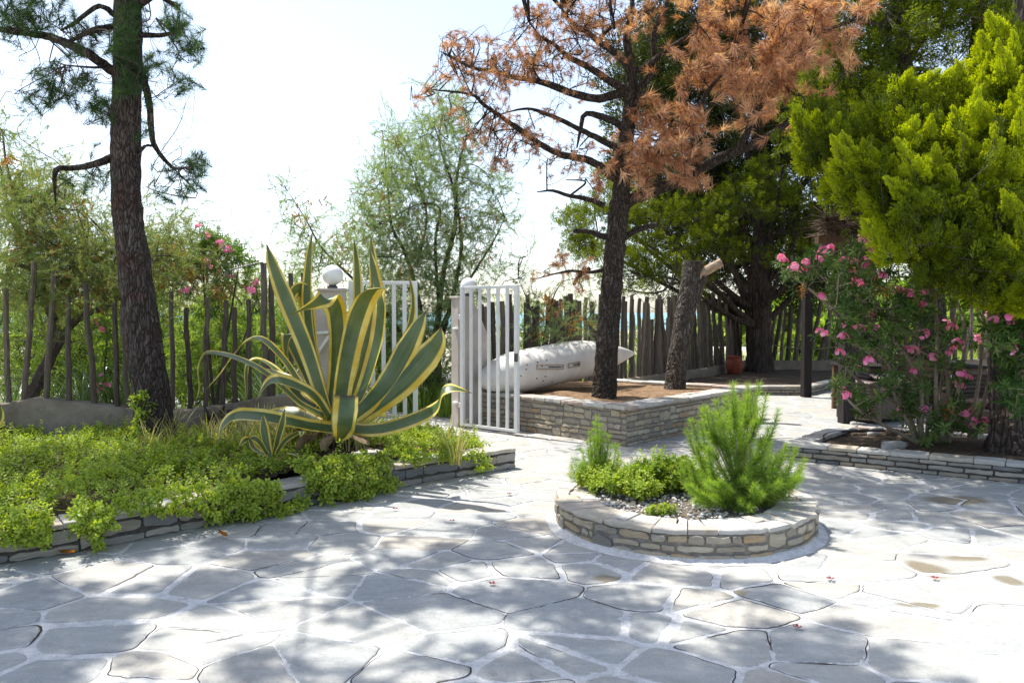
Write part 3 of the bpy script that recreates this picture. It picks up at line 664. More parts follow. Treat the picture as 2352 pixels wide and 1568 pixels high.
def gate(label, top0, top1, bz, hinge_first=True):
    """leaf of a steel gate: two stiles, two rails, five bars between"""
    t = thing('gate_leaf', label, 'gate', (top0[0], top0[1], 0), 'two white leaves of the open garden gate')
    p0, p1 = A(*top0), A(*top1); zt = (p0[2] + p1[2]) / 2; n_ = 6
    rot = math.atan2((p1 - p0)[1], (p1 - p0)[0])
    for k in range(n_ + 1):
        p = p0 + (p1 - p0) * k / n_; B = Buf(); w = .056 if k in (0, n_) else .047; e = .0 if k in (0, n_) else .038
        box(B, (p[0], p[1], (zt + bz) / 2), (w, w if k in (0, n_) else .028, zt - bz - 2 * e), rot, .5, 0, .004)
        B.build('stile' if k in (0, n_) else 'bar', M_white, t)
    for z in (zt - .0195, bz + .0195):
        B = Buf(); d = (p1 - p0) / np.linalg.norm((p1 - p0)[:2]); a_, b_ = p0 + d * .0285, p1 - d * .0285; c = (a_ + b_) / 2
        box(B, (c[0], c[1], z), (np.linalg.norm((b_ - a_)[:2]), .034, .038), rot, .5, 0, .004); B.build('rail', M_white, t)
    for z in (bz + .28, zt - .42): B = Buf(); q = p0 - (p1 - p0) / np.linalg.norm(p1 - p0) * .035; box(B, (q[0], q[1], z), (.05, .045, .07), rot, .5, 0, .006); B.build('hinge', M_white, t)
    B = Buf(); q = p1 - (p1 - p0) / np.linalg.norm(p1 - p0) * .015; box(B, (q[0], q[1] - .035, (zt + bz) / 2 + .02), (.05, .03, .11), rot, .5, 0, .005); B.build('latch', M_metal, t)
    return t
GA, GB = at(1062, 658, 10.75), at(1187, 654, 10.12)
gate('white metal gate leaf standing open in front of the raised stone planter', GA, GB, at(1187, 993, 10.12)[2])
GC, GD = at(806, 645, 8.92), at(953, 646, 9.02)
tl = gate('white metal gate leaf behind the tall agave, its foot among green plants', GC, GD, .10)
B = Buf(); q0, q1 = at(728, 764, 8.60), at(762, 762, 8.60); beam(B, q0, q1, .03, .03); B.build('rail', M_white, tl)
B = Buf(); beam(B, at(728, 812, 8.595), at(757, 770, 8.595), .03, .028); B.build('brace', M_white, tl)

# ------------------------------------------------------------------ fences of round posts set in a rendered kerb
def post_mesh(p, q, r):
    B = Buf(); n = 7; t = np.linspace(0, 1, n)[:, None]; P = A(*p) + (A(*q) - A(*p)) * t
    L = np.linalg.norm(A(*q) - A(*p)); P[1:-1, :2] += rng.normal(0, .006 * L, (n - 2, 2)); P = spline(P, 12)
    rr = r * (1.04 - .12 * np.linspace(0, 1, 12)) * (1 + (rng.random(12) - .5) * .10)
    tube(B, P, rr, 9, rng.random(), 0, .04); return B
def kerb_wall(pts, th, n=40):
    """rendered kerb: pts = [(x, y, ztop)]"""
    P = spline(pts, n); d = np.gradient(P[:, :2], axis=0); d /= np.linalg.norm(d, axis=1, keepdims=True); N = np.column_stack([d[:, 1], -d[:, 0]])
    P[:, 2] += (fbm(P, 1.5, 3) - .5) * .035; B = Buf(); rows = []
    for o_, dz in ((th / 2 + .01, None), (th / 2, -.10), (th / 2 - .01, -.015), (th / 2 - .035, 0), (-th / 2 + .03, .004), (-th / 2, -.02), (-th / 2, None)):
        q = P[:, :2] + N * (o_ + (fbm(P + 5, 4., 2) - .5) * .02)[:, None]; rows.append(np.column_stack([q, np.full(n, -.05) if dz is None else P[:, 2] + dz]))
    i = np.arange(n - 1); F = [np.stack([q * n + i, q * n + i + 1, (q + 1) * n + i + 1, (q + 1) * n + i], 1) for q in range(len(rows) - 1)]
    B.add(np.vstack(rows), None, np.vstack(F + [[[0, n, 2 * n, 3 * n], [3 * n, 4 * n, 5 * n, 6 * n], [n - 1, 2 * n - 1, 3 * n - 1, 4 * n - 1], [4 * n - 1, 5 * n - 1, 6 * n - 1, 7 * n - 1]]]), .5, 0); return B
tf = thing('wooden_fence', 'spaced round wooden posts on a rough rendered kerb, left of the gate', 'fence', (-4, 8.7, 0))
kt = [(-60, 934), (0, 926), (60, 915), (93, 911), (150, 918), (230, 927), (300, 935), (400, 940), (500, 931), (560, 922), (600, 913), (700, 905)]
kerb_wall([tuple(at(x, y, 8.7)) for x, y in [(-700, 950), (-350, 945)] + kt], .20, 90).build('kerb', M_kerb, tf)
c5 = lambda x, y: (x * .3332, 522.4 + y * .3332)
LP = [((165, 1200), (232, 225), 13), ((320, 1172), (372, 300), 13), ((478, 1190), (468, 470), 12), ((652, 1203), (588, 380), 13), ((812, 1218), (788, 520), 12), ((885, 1228), (842, 560), 12),
      ((1190, 1247), (1182, 440), 11), ((1307, 1246), (1286, 551), 12), ((1412, 1236), (1425, 480), 12), ((1533, 1226), (1558, 500), 12), ((1620, 1212), (1618, 551), 12), ((1718, 1200), (1712, 495), 12),
      ((1835, 1180), (1815, 247), 15), ((1875, 1180), (1872, 288), 14), ((2005, 1160), (2002, 315), 12), ((2090, 1160), (2086, 315), 10), ((60, 1225), (40, 420), 12), ((-60, 1235), (-50, 300), 13)]
for (b_, q_, w_) in LP:
    p = at(*c5(*b_), 8.7); q = at(*c5(*q_), 8.7); p = p - (q - p) / np.linalg.norm(q - p) * .03
    post_mesh(p, q, w_ / 2 / 1801 * 8.7 * 1.0).build('post', M_post, tf)
for xs in range(-300, -40, 42): p = at(xs, 945, 8.7); post_mesh(p, at(xs + U(-8, 8), U(620, 720), 8.7), .03).build('post', M_post, tf)
for yy_ in (560, 730, 1020, 780):
    B = Buf(); P = [at(*c5(x, yy_ + U(-18, 18) + x * .01), 8.66) for x in range(-100, 1900, 130)]; tube(B, spline(P, 60), .0022, 3, .5, 0); B.build('wire', M_metal, tf)
# pipe arm on the tall post
t = thing('shower_arm', 'thin dark metal arm reaching left from the tall post by the gate', 'pipe', at(604, 604, 8.66)); B = Buf()
tube(B, spline([at(604, 640, 8.655), at(603, 606, 8.655), at(598, 603.5, 8.655), at(560, 612, 8.64), at(526, 621, 8.62)], 30), .008, 6); B.build('pipe', M_metal, t)
B = Buf(); lathe(B, [(.010, .03), (.012, .0), (.022, -.02), (.022, -.035), (0, -.035)], at(524, 624, 8.62), 12); B.build('nozzle', M_metal, t)

def along(pts, s_):
    P = Path(pts); return P.at(np.array([s_]))[0][0]
tf2 = thing('wooden_fence', 'dense row of round wooden posts running from the gate back to the dark cypress', 'fence', (-.5, 11.3, 0))
FL = [(-.42, 11.42), (2.05, 14.95), (5.05, 18.9), (5.95, 20.2)]
fp = Path(FL); kerb_wall([(x, y, .33) for x, y in FL], .18, 70).build('kerb', M_kerb, tf2)
s_ = .05; cnt = 0
while s_ < fp.len and cnt < 92:
    p, N = fp.at(np.array([s_])); p = p[0]; r = U(.035, .052) * (1.35 if rng.random() < .12 else 1)
    tall = 1.78 + .22 * s_ / fp.len + U(-.10, .10) - (.35 if rng.random() < .12 else 0)
    lean = rng.normal(0, .035, 2)
    if s_ > fp.len * .6: lean[0] -= .07
    post_mesh((p[0], p[1], .28), (p[0] + lean[0] * 1.2, p[1] + lean[1], tall), r).build('post', M_post, tf2); cnt += 1
    s_ += U(.085, .20) if s_ < 8 else U(.11, .20)
tf3 = thing('wooden_fence', 'leaning wooden posts on a kerb at the back, right of the dark cypress', 'fence', (6.2, 20.4, 0))
FR = [(6.0, 20.3), (9.0, 20.5), (13.5, 20.9), (19, 21.5)]; fr_ = Path(FR); kerb_wall([(x, y, .36) for x, y in FR], .18, 50).build('kerb', M_kerb, tf3)
s_ = .2; cnt = 0
while s_ < fr_.len and cnt < 90:
    p, N = fr_.at(np.array([s_])); p = p[0]; lean = rng.normal(.02, .05, 2)
    if s_ < 3.4: lean[0] += .14
    post_mesh((p[0], p[1], .30), (p[0] + lean[0] * 1.3, p[1] + lean[1], U(1.72, 2.0) if rng.random() > .2 else U(1.2, 1.6)), U(.04, .068)).build('post', M_post, tf3); cnt += 1
    s_ += U(.13, .27)
B = Buf(); tube(B, spline([(6.6, 20.15, .78), (7.6, 20.1, .66), (8.6, 20.2, .74), (9.4, 20.3, .68), (10.6, 20.3, .78)], 40), .014, 5); B.build('rope', M_twigl, tf3)

# ------------------------------------------------------------------ the upturned hull lying on the raised planter
HA, HB = A(-.44, 10.86, .49), A(1.98, 12.72, .62)
hl = np.linalg.norm(HB - HA); t = thing('upturned_hull', 'weathered white fibreglass hull lying upside down on the raised planter', 'boat hull', HA)
n, k = 240, 30; hx = (HB - HA) / hl; hy = A(-hx[1], hx[0], 0); hy /= np.linalg.norm(hy); hz = np.cross(hx, hy); B = Buf(); V = []
for i in range(n):
    u = i / (n - 1); w = .36 * min(1., (1 - (1 - min(1, u / .30)) ** 2.2) ** .6 + .02) * (1 - max(0, (u - .48) / .52) ** 1.7) ** 1. + .004
    hgt = .285 * min(1., (1 - (1 - min(1, u / .26)) ** 2.) ** .55 + .02) * (1 - .93 * max(0, (u - .55) / .45) ** 1.8) + .004
    ctr = HA + hx * (u * hl) + A(0, 0, .235 + .07 * math.sin(u * 2.6) - .07 * (1 - u) ** 2 + .05 * u * u)
    for j in range(k):
        q = 2 * math.pi * j / k; cx_, cz_ = math.cos(q), math.sin(q); cx_ = math.copysign(abs(cx_) ** .78, cx_); cz_ = math.copysign(abs(cz_) ** .82, cz_)
        rib = 1 + (.030 * math.sin(u * hl * 2 * math.pi / .10) if cz_ > .55 and .08 < u < .8 else 0)
        V.append(ctr + hy * cx_ * w + hz * cz_ * hgt * rib)
f4 = [(i * k + j, i * k + (j + 1) % k, (i + 1) * k + (j + 1) % k, (i + 1) * k + j) for i in range(n - 1) for j in range(k)]
V = np.array(V); B.add(np.vstack([V, V[:k].mean(0)[None], V[-k:].mean(0)[None]]), [((j + 1) % k, j, n * k) for j in range(k)] + [((n - 1) * k + j, (n - 1) * k + (j + 1) % k, n * k + 1) for j in range(k)], f4, .5, 0)
B.build('shell', M_hull, t, smooth=True)
def on_hull(px, py):
    """the shell vertex seen nearest to a survey pixel, on the camera's side"""
    yk = V[:, 1] / 1.; u = V[:, 0] / V[:, 1]; P = np.column_stack([1176 + F_PX * u / (cp), 718 + F_PX * (CAM_H - V[:, 2]) / V[:, 1]])
    side = ((V - HA) @ hy) < .0 if hy[1] > 0 else ((V - HA) @ hy) > 0
    d = np.linalg.norm(P - [px, py], axis=1) + np.where(side, 0, 1e3); return V[np.argmin(d)]
nrm_h = -hy if hy[1] > 0 else hy
for (x0, y0, x1, y1, wd, nm) in ((1233, 848, 1293, 843, .055, 'long_recess'), (1306, 843, 1331, 839, .045, 'short_recess')):
    p, q = on_hull(x0, y0), on_hull(x1, y1); B = Buf(); off = nrm_h * .012; z_ = A(0, 0, .03)
    for a_, b_, w_ in ((p + z_, q + z_, .006), (p - z_, q - z_, .006), (p + z_, p - z_, .006), (q + z_, q - z_, .006)): beam(B, a_ + off, b_ + off, .016, w_ * 1.6)
    B.build('rim', M_cut, t); B = Buf(); m_ = p + (q - p) * .45; beam(B, m_ + off * 1.2, q - (q - p) * .08 + off * 1.2, .012, .014); B.build('slot', M_hose, t)
for px, py in ((1211, 838), (1234, 829), (1255, 827), (1245, 841), (1209, 853), (1232, 868), (1252, 865), (1268, 874), (1248, 877), (1196, 858)):
    B = Buf(); uvball(B, on_hull(px, py) + nrm_h * .004, .011, nu=8, nv=5, sc=(1, .5, 1)); B.build('bolt', M_post, t)
B = Buf(); e_ = HB + A(-.10, -.06, .36); B2 = spline([on_hull(1441, 826) + nrm_h * .01, on_hull(1441, 826) + nrm_h * .04 + A(.02, 0, .01), on_hull(1447, 822) + nrm_h * .012], 10); tube(B, B2, .005, 5); B.build('ring', M_metal, t)

# ------------------------------------------------------------------ pergola with a reed roof
t = thing('pergola', 'dark timber pergola with a reed thatched roof, behind the pink oleander', 'pergola', (5, 11.4, 0))
P1, P2, P3 = gnd(1851, 912), gnd(1943, 972), gnd(1981, 900)
for P_, w_ in ((P1, .155), (P2, .175), (P3, .14), (A(8.4, 12.0, 0), .17), (A(9.8, 15.6, 0), .16)):
    B = Buf(); box(B, (P_[0], P_[1], 1.28), (w_, w_, 2.56), .12, rng.random(), 0, .008); B.build('post', M_stain, t)
for a_, b_ in ((P2 + A(-.5, -.1, 2.62), A(9.4, 12.0, 2.62)), (P1 + A(-.3, .0, 2.62), A(10.5, 15.8, 2.62)), ((P1 + A(.35, .4, 2.735)), P2 + A(-.05, -.6, 2.735)), (P3 + A(0, 1.2, 2.735), A(6.3, 10.9, 2.735)), (A(8.9, 16, 2.735), A(7.9, 11.2, 2.735))):
    B = Buf(); beam(B, a_, b_, .10, .12, rng.random()); B.build('beam', M_teak if a_[2] < 2.7 and a_[1] < 12 else M_stain, t)
B = Buf(); c0, c1, c2, c3 = P2 + A(-.50, -.45, 2.84), P1 + A(.85, .8, 2.78), A(11, 16.6, 2.8), A(9.8, 11.4, 2.86)
n_ = 5200; uu, vv = U(0, 1, n_), U(0, 1, n_); vv[:1500] = U(0, .03, 1500); uu[1500:2400] = U(0, .03, 900)
base = (c0[None] * (1 - uu)[:, None] + c3[None] * uu[:, None]) * (1 - vv)[:, None] + (c1[None] * (1 - uu)[:, None] + c2[None] * uu[:, None]) * vv[:, None]
base[:, 2] += U(-.06, .10, n_); d_ = np.column_stack([rng.normal(-.55, .35, n_), rng.normal(-.75, .35, n_), rng.normal(-.05, .14, n_)])
Rr = Buf(); tube(Rr, [(0, 0, -.35), (0, 0, .35)], [.007, .003], 3, .5, 0, cap=False); inst(B, template(Rr), base, d_, U(.7, 1.3, n_), rng.random(n_)); 
prism(B, [c0[:2] + A(.25, .2), c1[:2] + A(.3, -.1), c2[:2], c3[:2] + A(0, .2)], 2.81, 2.87, .2); B.build('thatch_roof', M_thatch, t)

# ------------------------------------------------------------------ seats and table under the pergola
def armchair(label, c, rot, s=1.):
    t = thing('wicker_armchair', label, 'armchair', c); c = A(*c); cr, sr = math.cos(rot), math.sin(rot)
    def W_(P): P = np.atleast_2d(P) * s; return np.column_stack([P[:, 0] * cr - P[:, 1] * sr, P[:, 0] * sr + P[:, 1] * cr, P[:, 2]]) + c
    def panel(name, pts, z0, z1f, th=.09):
        """woven wall following a plan line; z1f gives its height, its top rolled over"""
        P = spline([(x, y, 0) for x, y in pts], 46); B = Buf(); d = np.gradient(P[:, :2], axis=0); d /= np.linalg.norm(d, axis=1, keepdims=True); N = np.column_stack([d[:, 1], -d[:, 0]])
        u = np.linspace(0, 1, 46); top = np.array([z1f(q) for q in u]); rows = []
        nz = 26; prof = [(th / 2, z) for z in np.linspace(z0, 1, nz)] + [(th / 2 * math.cos(q), 1 + .0 + q * 0) for q in ()]
        for kz in range(nz): rows.append(np.column_stack([P[:, :2] + N * (th / 2 + .006 * (kz % 2)), z0 + (top - .05 - z0) * kz / (nz - 1)]))
        for q in np.linspace(0, math.pi, 9): rows.append(np.column_stack([P[:, :2] + N * (math.cos(q) * (th / 2 + .012)), top - .05 + math.sin(q) * .05 + .003 * np.sin(u * 180)]))
        for kz in range(nz - 1, -1, -1): rows.append(np.column_stack([P[:, :2] - N * (th / 2 + .006 * (kz % 2)), z0 + (top - .05 - z0) * kz / (nz - 1)]))
        nn = 46; i = np.arange(nn - 1); at_ = np.concatenate([np.full(nn, (q % 2) * .22 + .3) for q in range(len(rows))]) + .15 * np.tile(np.arange(nn) % 2, len(rows))
        B.add(W_(np.vstack(rows)), None, np.vstack([np.stack([q * nn + i, q * nn + i + 1, (q + 1) * nn + i + 1, (q + 1) * nn + i], 1) for q in range(len(rows) - 1)] + [[[q * nn, (q + 1) * nn, (len(rows) - 2 - q) * nn, (len(rows) - 1 - q) * nn]] for q in range(nz)] + [[[q * nn + nn - 1, (len(rows) - 1 - q) * nn + nn - 1, (len(rows) - 2 - q) * nn + nn - 1, (q + 1) * nn + nn - 1]] for q in range(nz)]), at_, 0)
        B.build(name, M_wick, t)
    panel('backrest', [(-.30, .34), (0, .38), (.30, .34)], .06, lambda q: .74 + .05 * math.sin(math.pi * q))
    for sx in (-1, 1): panel('armrest', [(sx * .36, .32), (sx * .38, 0), (sx * .37, -.38)], .04, lambda q: .64 - .03 * q)
    B = Buf(); B2 = Buf(); box(B, (0, -.03, .22), (.62, .66, .32), 0, .35, 0, .02); box(B2, (0, -.04, .43), (.60, .62, .10), 0, .5, 0, .03)
    for b_, nm, mt in ((B, 'seat', M_wick), (B2, 'cushion', M_cush)):
        b_.v = [W_(q) for q in b_.v]; b_.build(nm, mt, t)
    return t
g1 = gnd(2012, 972); armchair('dark brown wicker armchair with rounded arm standing behind the oleander', (g1[0] + .12, g1[1] + .35, 0), .5)
armchair('dark wicker armchair in deep shade beside the golden cypress trunk', (6.05, 10.1, 0), -.5, 1.05)
def table(label, c, sx, sy, rot=0.):
    t = thing('garden_table', label, 'table', c); c = A(*c); cr, sr = math.cos(rot), math.sin(rot)
    w = lambda x, y, z: A(c[0] + x * cr - y * sr, c[1] + x * sr + y * cr, z)
    B = Buf(); box(B, w(0, 0, .755), (sx, sy, .035), rot, .5, 0, .006); B.build('table_top', M_stain, t)
    B = Buf()
    for a_, b_ in ((w(-sx / 2 + .08, -sy / 2 + .05, .69), w(sx / 2 - .08, -sy / 2 + .05, .69)), (w(-sx / 2 + .08, sy / 2 - .05, .69), w(sx / 2 - .08, sy / 2 - .05, .69))): beam(B, a_, b_, .03, .09)
    B.build('apron', M_teak, t)
    for x in (-sx / 2 + .06, sx / 2 - .06):
        for y in (-sy / 2 + .06, sy / 2 - .06): B = Buf(); beam(B, w(x, y, 0), w(x, y, .736), .07, .07); B.build('leg', M_teak, t)
table('dark topped wooden garden table under the pergola, behind the oleander stems', (6.35, 12.6, 0), 2.1, .9, -.05)
def slat_chair(label, c, rot):
    t = thing('slatted_chair', label, 'chair', c, 'slatted wooden chairs at the garden table'); c = A(*c); cr, sr = math.cos(rot), math.sin(rot); w = lambda x, y, z: A(c[0] + x * cr - y * sr, c[1] + x * sr + y * cr, z)
    for x in (-.22, .22):
        B = Buf(); beam(B, w(x, .22, 0), w(x, .27, .88), .035, .035); B.build('leg', M_teak, t); B = Buf(); beam(B, w(x, -.22, 0), w(x, -.22, .43), .035, .035); B.build('leg', M_teak, t)
    B = Buf()
    for k in range(6): beam(B, w(-.235, -.22 + k * .083, .445), w(.235, -.22 + k * .083, .445), .065, .018, rng.random())
    B.build('seat', M_teak, t); B = Buf()
    for z in (.56, .66, .76, .85): beam(B, w(-.205, .238 + (z - .5) * .06, z), w(.205, .238 + (z - .5) * .06, z), .016, .055, rng.random())
    B.build('backrest', M_teak, t)
slat_chair('slatted wooden chair by the dark pergola post, left end of the table', (gnd(1998, 930)[0], 12.35, 0), 2.9)
slat_chair('slatted wooden chair pulled up to the middle of the garden table', (6.1, 11.95, 0), 3.2)
slat_chair('slatted wooden chair on the far side of the garden table', (6.9, 13.35, 0), .1)

# ------------------------------------------------------------------ pot, stump and small things
p = gnd(1687, 868, .12); p = at(1687, 866, 18.6); p[2] = .13
t = thing('terracotta_pot', 'dark red terracotta pot in the shade left of the cypress trunk', 'pot', p)
B = Buf(); lathe(B, [(0, .0), (.13, .0), (.155, .03), (.19, .12), (.21, .22), (.20, .30), (.165, .37), (.16, .39), (.185, .42), (.185, .445), (.165, .45), (.14, .44), (.14, .36), (.17, .28), (.15, .10), (0, .08)], p, 30, .5, 0, .012); B.build('body', M_terra, t, smooth=True)
def rock(label, c, s, mat, group=None):
    t = Buf(); uvball(t, (0, 0, 0), 1., nu=14, nv=9); v = t.v[0]; q = v / (np.abs(v) ** 3).sum(1, keepdims=True) ** (1 / 3.) * .85; q = q * (.72 + .55 * fbm(v + U(0, 50, 3), 1.3, 3))[:, None]
    t.v[0] = q * np.asarray(s) + np.asarray(c); t.a[0][:, 0] = rng.random(); o = t.build('rock', mat, loc=c); return tag(o, label, 'stone', group)
M_rockw = plain('white_rock', (.50, .49, .46), .8, .3, (.30, .27, .23), 12., .5, bd=.01); M_rockb = plain('brown_rock', (.26, .19, .13), .85, .2, (.15, .11, .08), 12., .5, bd=.01)
r3 = lambda x, y: (3050 + x / 2.977) / 1.63265, 
def rk(x, y): return gnd((3050 + x / 2.977) / 1.63265, (1250 + y / 2.977) / 1.63265, .16)
for (x, y, sx, sy, sz, mt, lb) in ((455, 1035, .06, .05, .05, M_rockw, 'upright white broken stone in the back corner of the low planter'), (450, 1085, .065, .05, .045, M_rockw, 'white stone in front of the upright broken one in the low planter'), (530, 1090, .055, .04, .03, M_rockb, 'small tan stone beside the white stones in the low planter'),
    (680, 1085, .07, .05, .045, M_rockw, 'grey white stone behind the hose in the low planter'), (752, 1085, .045, .04, .04, M_rockw, 'small white stone at the kerb behind the hose'), (662, 1130, .075, .05, .035, M_rockw, 'smooth pale oval stone in front of the hose'), (885, 1125, .09, .06, .055, M_rockb, 'angular brown stone near the foot of the oleander'),
    (900, 1262, .16, .07, .06, M_rockw, 'long knobbly white stone at the front edge of the low planter'), (990, 1190, .07, .06, .045, M_rockb, 'rounded pale brown stone at the oleander stems'), (1915, 1212, .085, .05, .04, M_rockw, 'smooth white stone beside the golden cypress trunk'), (565, 1228, .05, .03, .02, M_rockb, 'flat reddish stone on the bare soil of the low planter')):
    p = rk(x, y); p[2] = kp_z(p[None, :2])[0] + sz * .55; rock(lb, p, (sx, sy, sz), mt)
P = [rk(*q) + A(0, 0, .03) for q in ((120, 1205), (118, 1170), (170, 1140), (260, 1125), (380, 1118), (520, 1112), (700, 1110), (900, 1112), (1060, 1125), (1150, 1160))]
B = Buf(); tube(B, spline(P, 60), .012, 8); tag(B.build('garden_hose', M_hose, smooth=True), 'black garden hose curving over the soil of the low planter', 'hose')
# dead palm foot behind the agave
t = thing('palm_stump', 'rotten brown palm stump at the kerb left of the agave', 'tree stump', at(500, 990, 8.35)); B = Buf(); p = at(502, 1000, 8.35)
tube(B, spline([p, p + A(.02, 0, .12), p + A(0, 0, .26)], 8), [.16, .13, .15, .13, .15, .14, .15, .13], 12, .5, 0, .12); B.build('trunk', M_barkc, t)
for q in ((470, 935), (540, 945), (515, 930)):
    B = Buf(); tube(B, spline([p + A(0, 0, .2), (p + at(*q, 8.3)) / 2 + A(0, -.05, .05), at(*q, 8.25)], 8), [.05, .05, .045, .04, .03, .03, .02, .008], 5, .5, 0, .15); B.build('stub', M_barkc, t)
# leaves and petals fallen on the paving
def litter(label, px, py, kind):
    p = gnd(px, py, .012); B = Buf()
    if kind == 'leaf':
        v = np.array([(x * .075, y * .022 * math.sin(math.pi * min(.97, (x + 1) / 2 + .03)), .010 + .018 * y * y + .012 * x * x) for x in np.linspace(-1, 1, 7) for y in (-1, 0, 1)]); a_ = U(0, 3)
        f = [(i * 3 + j, i * 3 + j + 3, i * 3 + j + 4, i * 3 + j + 1) for i in range(6) for j in (0, 1)]
    else:
        v = []; f = []
        for k in range(5):
            q = k * 1.256 + U(-.2, .2); o_ = len(v); c_, s__ = math.cos(q), math.sin(q)
            for x, y, z in ((0, -.003, .004), (.018, -.009, .008), (.024, 0, .014), (.018, .009, .008)): v.append((x * c_ - y * s__, x * s__ + y * c_, z))
            f.append((o_, o_ + 1, o_ + 2, o_ + 3))
        v = np.array(v); a_ = 0.
    c_, s__ = math.cos(a_), math.sin(a_); v = np.column_stack([v[:, 0] * c_ - v[:, 1] * s__, v[:, 0] * s__ + v[:, 1] * c_, v[:, 2]])
    B.add(v + p, None, f, rng.random() * .6, 0); o = B.build('fallen_leaf' if kind == 'leaf' else 'fallen_flower', M_orange if kind == 'leaf' else M_petalr, loc=p); tag(o, label, 'leaf' if kind == 'leaf' else 'flower', None if kind == 'leaf' else 'red flowers fallen on the paving')
M_petalr = plain('withered_red_petals', (.26, .03, .04), .7, .2)
litter('curled brown leaf on the paving by the wall of the left bed', 512, 1232, 'leaf'); litter('dry yellow leaf in the shade at the foot of the left wall', 150, 1273, 'leaf')
for x, y, lb in ((1039, 1197, 'red fallen flower on sunlit paving between the agave shadow and the round planter'), (908, 1170, 'red fallen flower in the agave shadow'), (1131, 1341, 'dark red flower on the dappled joint left of the round planter'), (1170, 1135, 'red fallen flower on bright paving near the gate side of the round planter'), (1907, 1330, 'red fallen flower just right of the round planter'), (2147, 1328, 'red flower fallen beside a brown wet patch'), (1831, 1441, 'red fallen flower on the dark shadow below the round planter')): litter(lb, x, y, 'flower')
# ------------------------------------------------------------------ leaf and needle templates
def T_needles(n, L, w, a0, a1, ax, lv=.25, bend=.0):
    B = Buf()
    for k in range(n):
        z = -ax * rng.random(); th = math.radians(U(a0, a1)); ph = U(0, 6.283); l = L * U(1 - lv, 1.)
        d = A(math.sin(th) * math.cos(ph), math.sin(th) * math.sin(ph), math.cos(th)); s_ = np.cross(d, rng.normal(0, 1, 3)); s_ /= np.linalg.norm(s_)
        p = A(0, 0, z); r = .5 + U(-.22, .22)
        if bend:
            mpt = p + d * l * .55; tip = p + d * l + A(0, 0, -bend * l); B.add([p - s_ * w / 2, p + s_ * w / 2, mpt + s_ * w * .45, mpt - s_ * w * .45, tip], [(3, 2, 4)], [(0, 1, 2, 3)], np.array([[r, 0, 0], [r, 0, 0], [r, .4, 0], [r, .4, 0], [r, 1, 0]]))
        else: B.add([p - s_ * w / 2, p + s_ * w / 2, p + d * l], [(0, 1, 2)], None, np.array([[r, 0, 0], [r, 0, 0], [r, 1, 0]]))
    return template(B)
def T_feather(n, L, w, side=.28, droop=.35):
    """soft plume of threads along a drooping axis"""
    B = Buf(); t = np.linspace(0, 1, 6); P = np.column_stack([droop * L * t ** 2, .05 * L * np.sin(t * 5), L * (t - .25 * t * t)])
    B.add(np.vstack([P + A(0, w * .5, 0), P - A(0, w * .5, 0)]), None, [(i, i + 1, i + 7, i + 6) for i in range(5)], .35)
    for k in range(n):
        u = U(.08, 1); i = min(4, int(u * 5)); p = P[i] + (P[i + 1] - P[i]) * (u * 5 - i); ax = P[i + 1] - P[i]; ax /= np.linalg.norm(ax)
        q = rng.normal(0, 1, 3); q -= ax * np.dot(q, ax); q /= np.linalg.norm(q); d = ax * U(.5, 1.) + q * U(.5, 1.); d /= np.linalg.norm(d); l = side * L * U(.5, 1.) * (1.15 - u * .6)
        s_ = np.cross(d, rng.normal(0, 1, 3)); s_ /= np.linalg.norm(s_); r = .5 + U(-.25, .25)
        B.add([p - s_ * w * .6, p + s_ * w * .6, p + d * l], [(0, 1, 2)], None, np.array([[r, 0, 0], [r, 0, 0], [r, 1, 0]]))
    return template(B)
def T_spray(n, L, wid, w, ll=.24):
    """flame-shaped cypress spray, twiglets closing on the axis towards the tip"""
    B = Buf()
    for k in range(n):
        u = rng.random() ** .85; rad = wid * math.sin(math.pi * min(1, (u * .88 + .08))) ** .8 * rng.random() ** .5; ph = U(0, 6.283); p = A(rad * math.cos(ph), rad * math.sin(ph), L * u * .86)
        d = A(math.cos(ph) * .75 * (1 - u * .5), math.sin(ph) * .75 * (1 - u * .5), 1.) + rng.normal(0, .22, 3); d /= np.linalg.norm(d); l = L * ll * U(.6, 1.25)
        s_ = np.cross(d, rng.normal(0, 1, 3)); s_ /= np.linalg.norm(s_); r = .5 + U(-.2, .2); t_ = min(1, rad / wid * .6 + u * .5)
        B.add([p, p + d * l * .5 + s_ * w, p + d * l, p + d * l * .5 - s_ * w], None, [(0, 1, 2, 3)], np.array([[r, t_ * .3, 0], [r, t_ * .7, 0], [r, min(1, t_ + .35), 0], [r, t_ * .7, 0]]))
    return template(B)
def leaf(B, p, d, up, L, w, shape='obovate', r=.5, fold=.12, curl=.15):
    d = d / np.linalg.norm(d); s_ = np.cross(d, up); s_ /= np.linalg.norm(s_) + 1e-9; n_ = np.cross(s_, d)
    st = {'obovate': ((0, .06), (.45, .34), (.78, .5), (.95, .26), (1, 0)), 'lance': ((0, .08), (.3, .46), (.6, .44), (.85, .2), (1, 0)), 'petal': ((0, .08), (.4, .3), (.75, .56), (1, .36))}[shape]
    v, a_, f = [], [], []
    for t, h in st:
        c = p + d * (L * t) - n_ * (curl * L * t * t)
        for q in (-1, 0, 1): v.append(c + s_ * (w * h * q) + n_ * (fold * w * abs(q))); a_.append((r, t, 0))
    for i in range(len(st) - 1):
        for j in (0, 1): f.append((i * 3 + j, i * 3 + j + 1, i * 3 + j + 4, i * 3 + j + 3))
    B.add(np.array(v), None, f, np.array(a_))
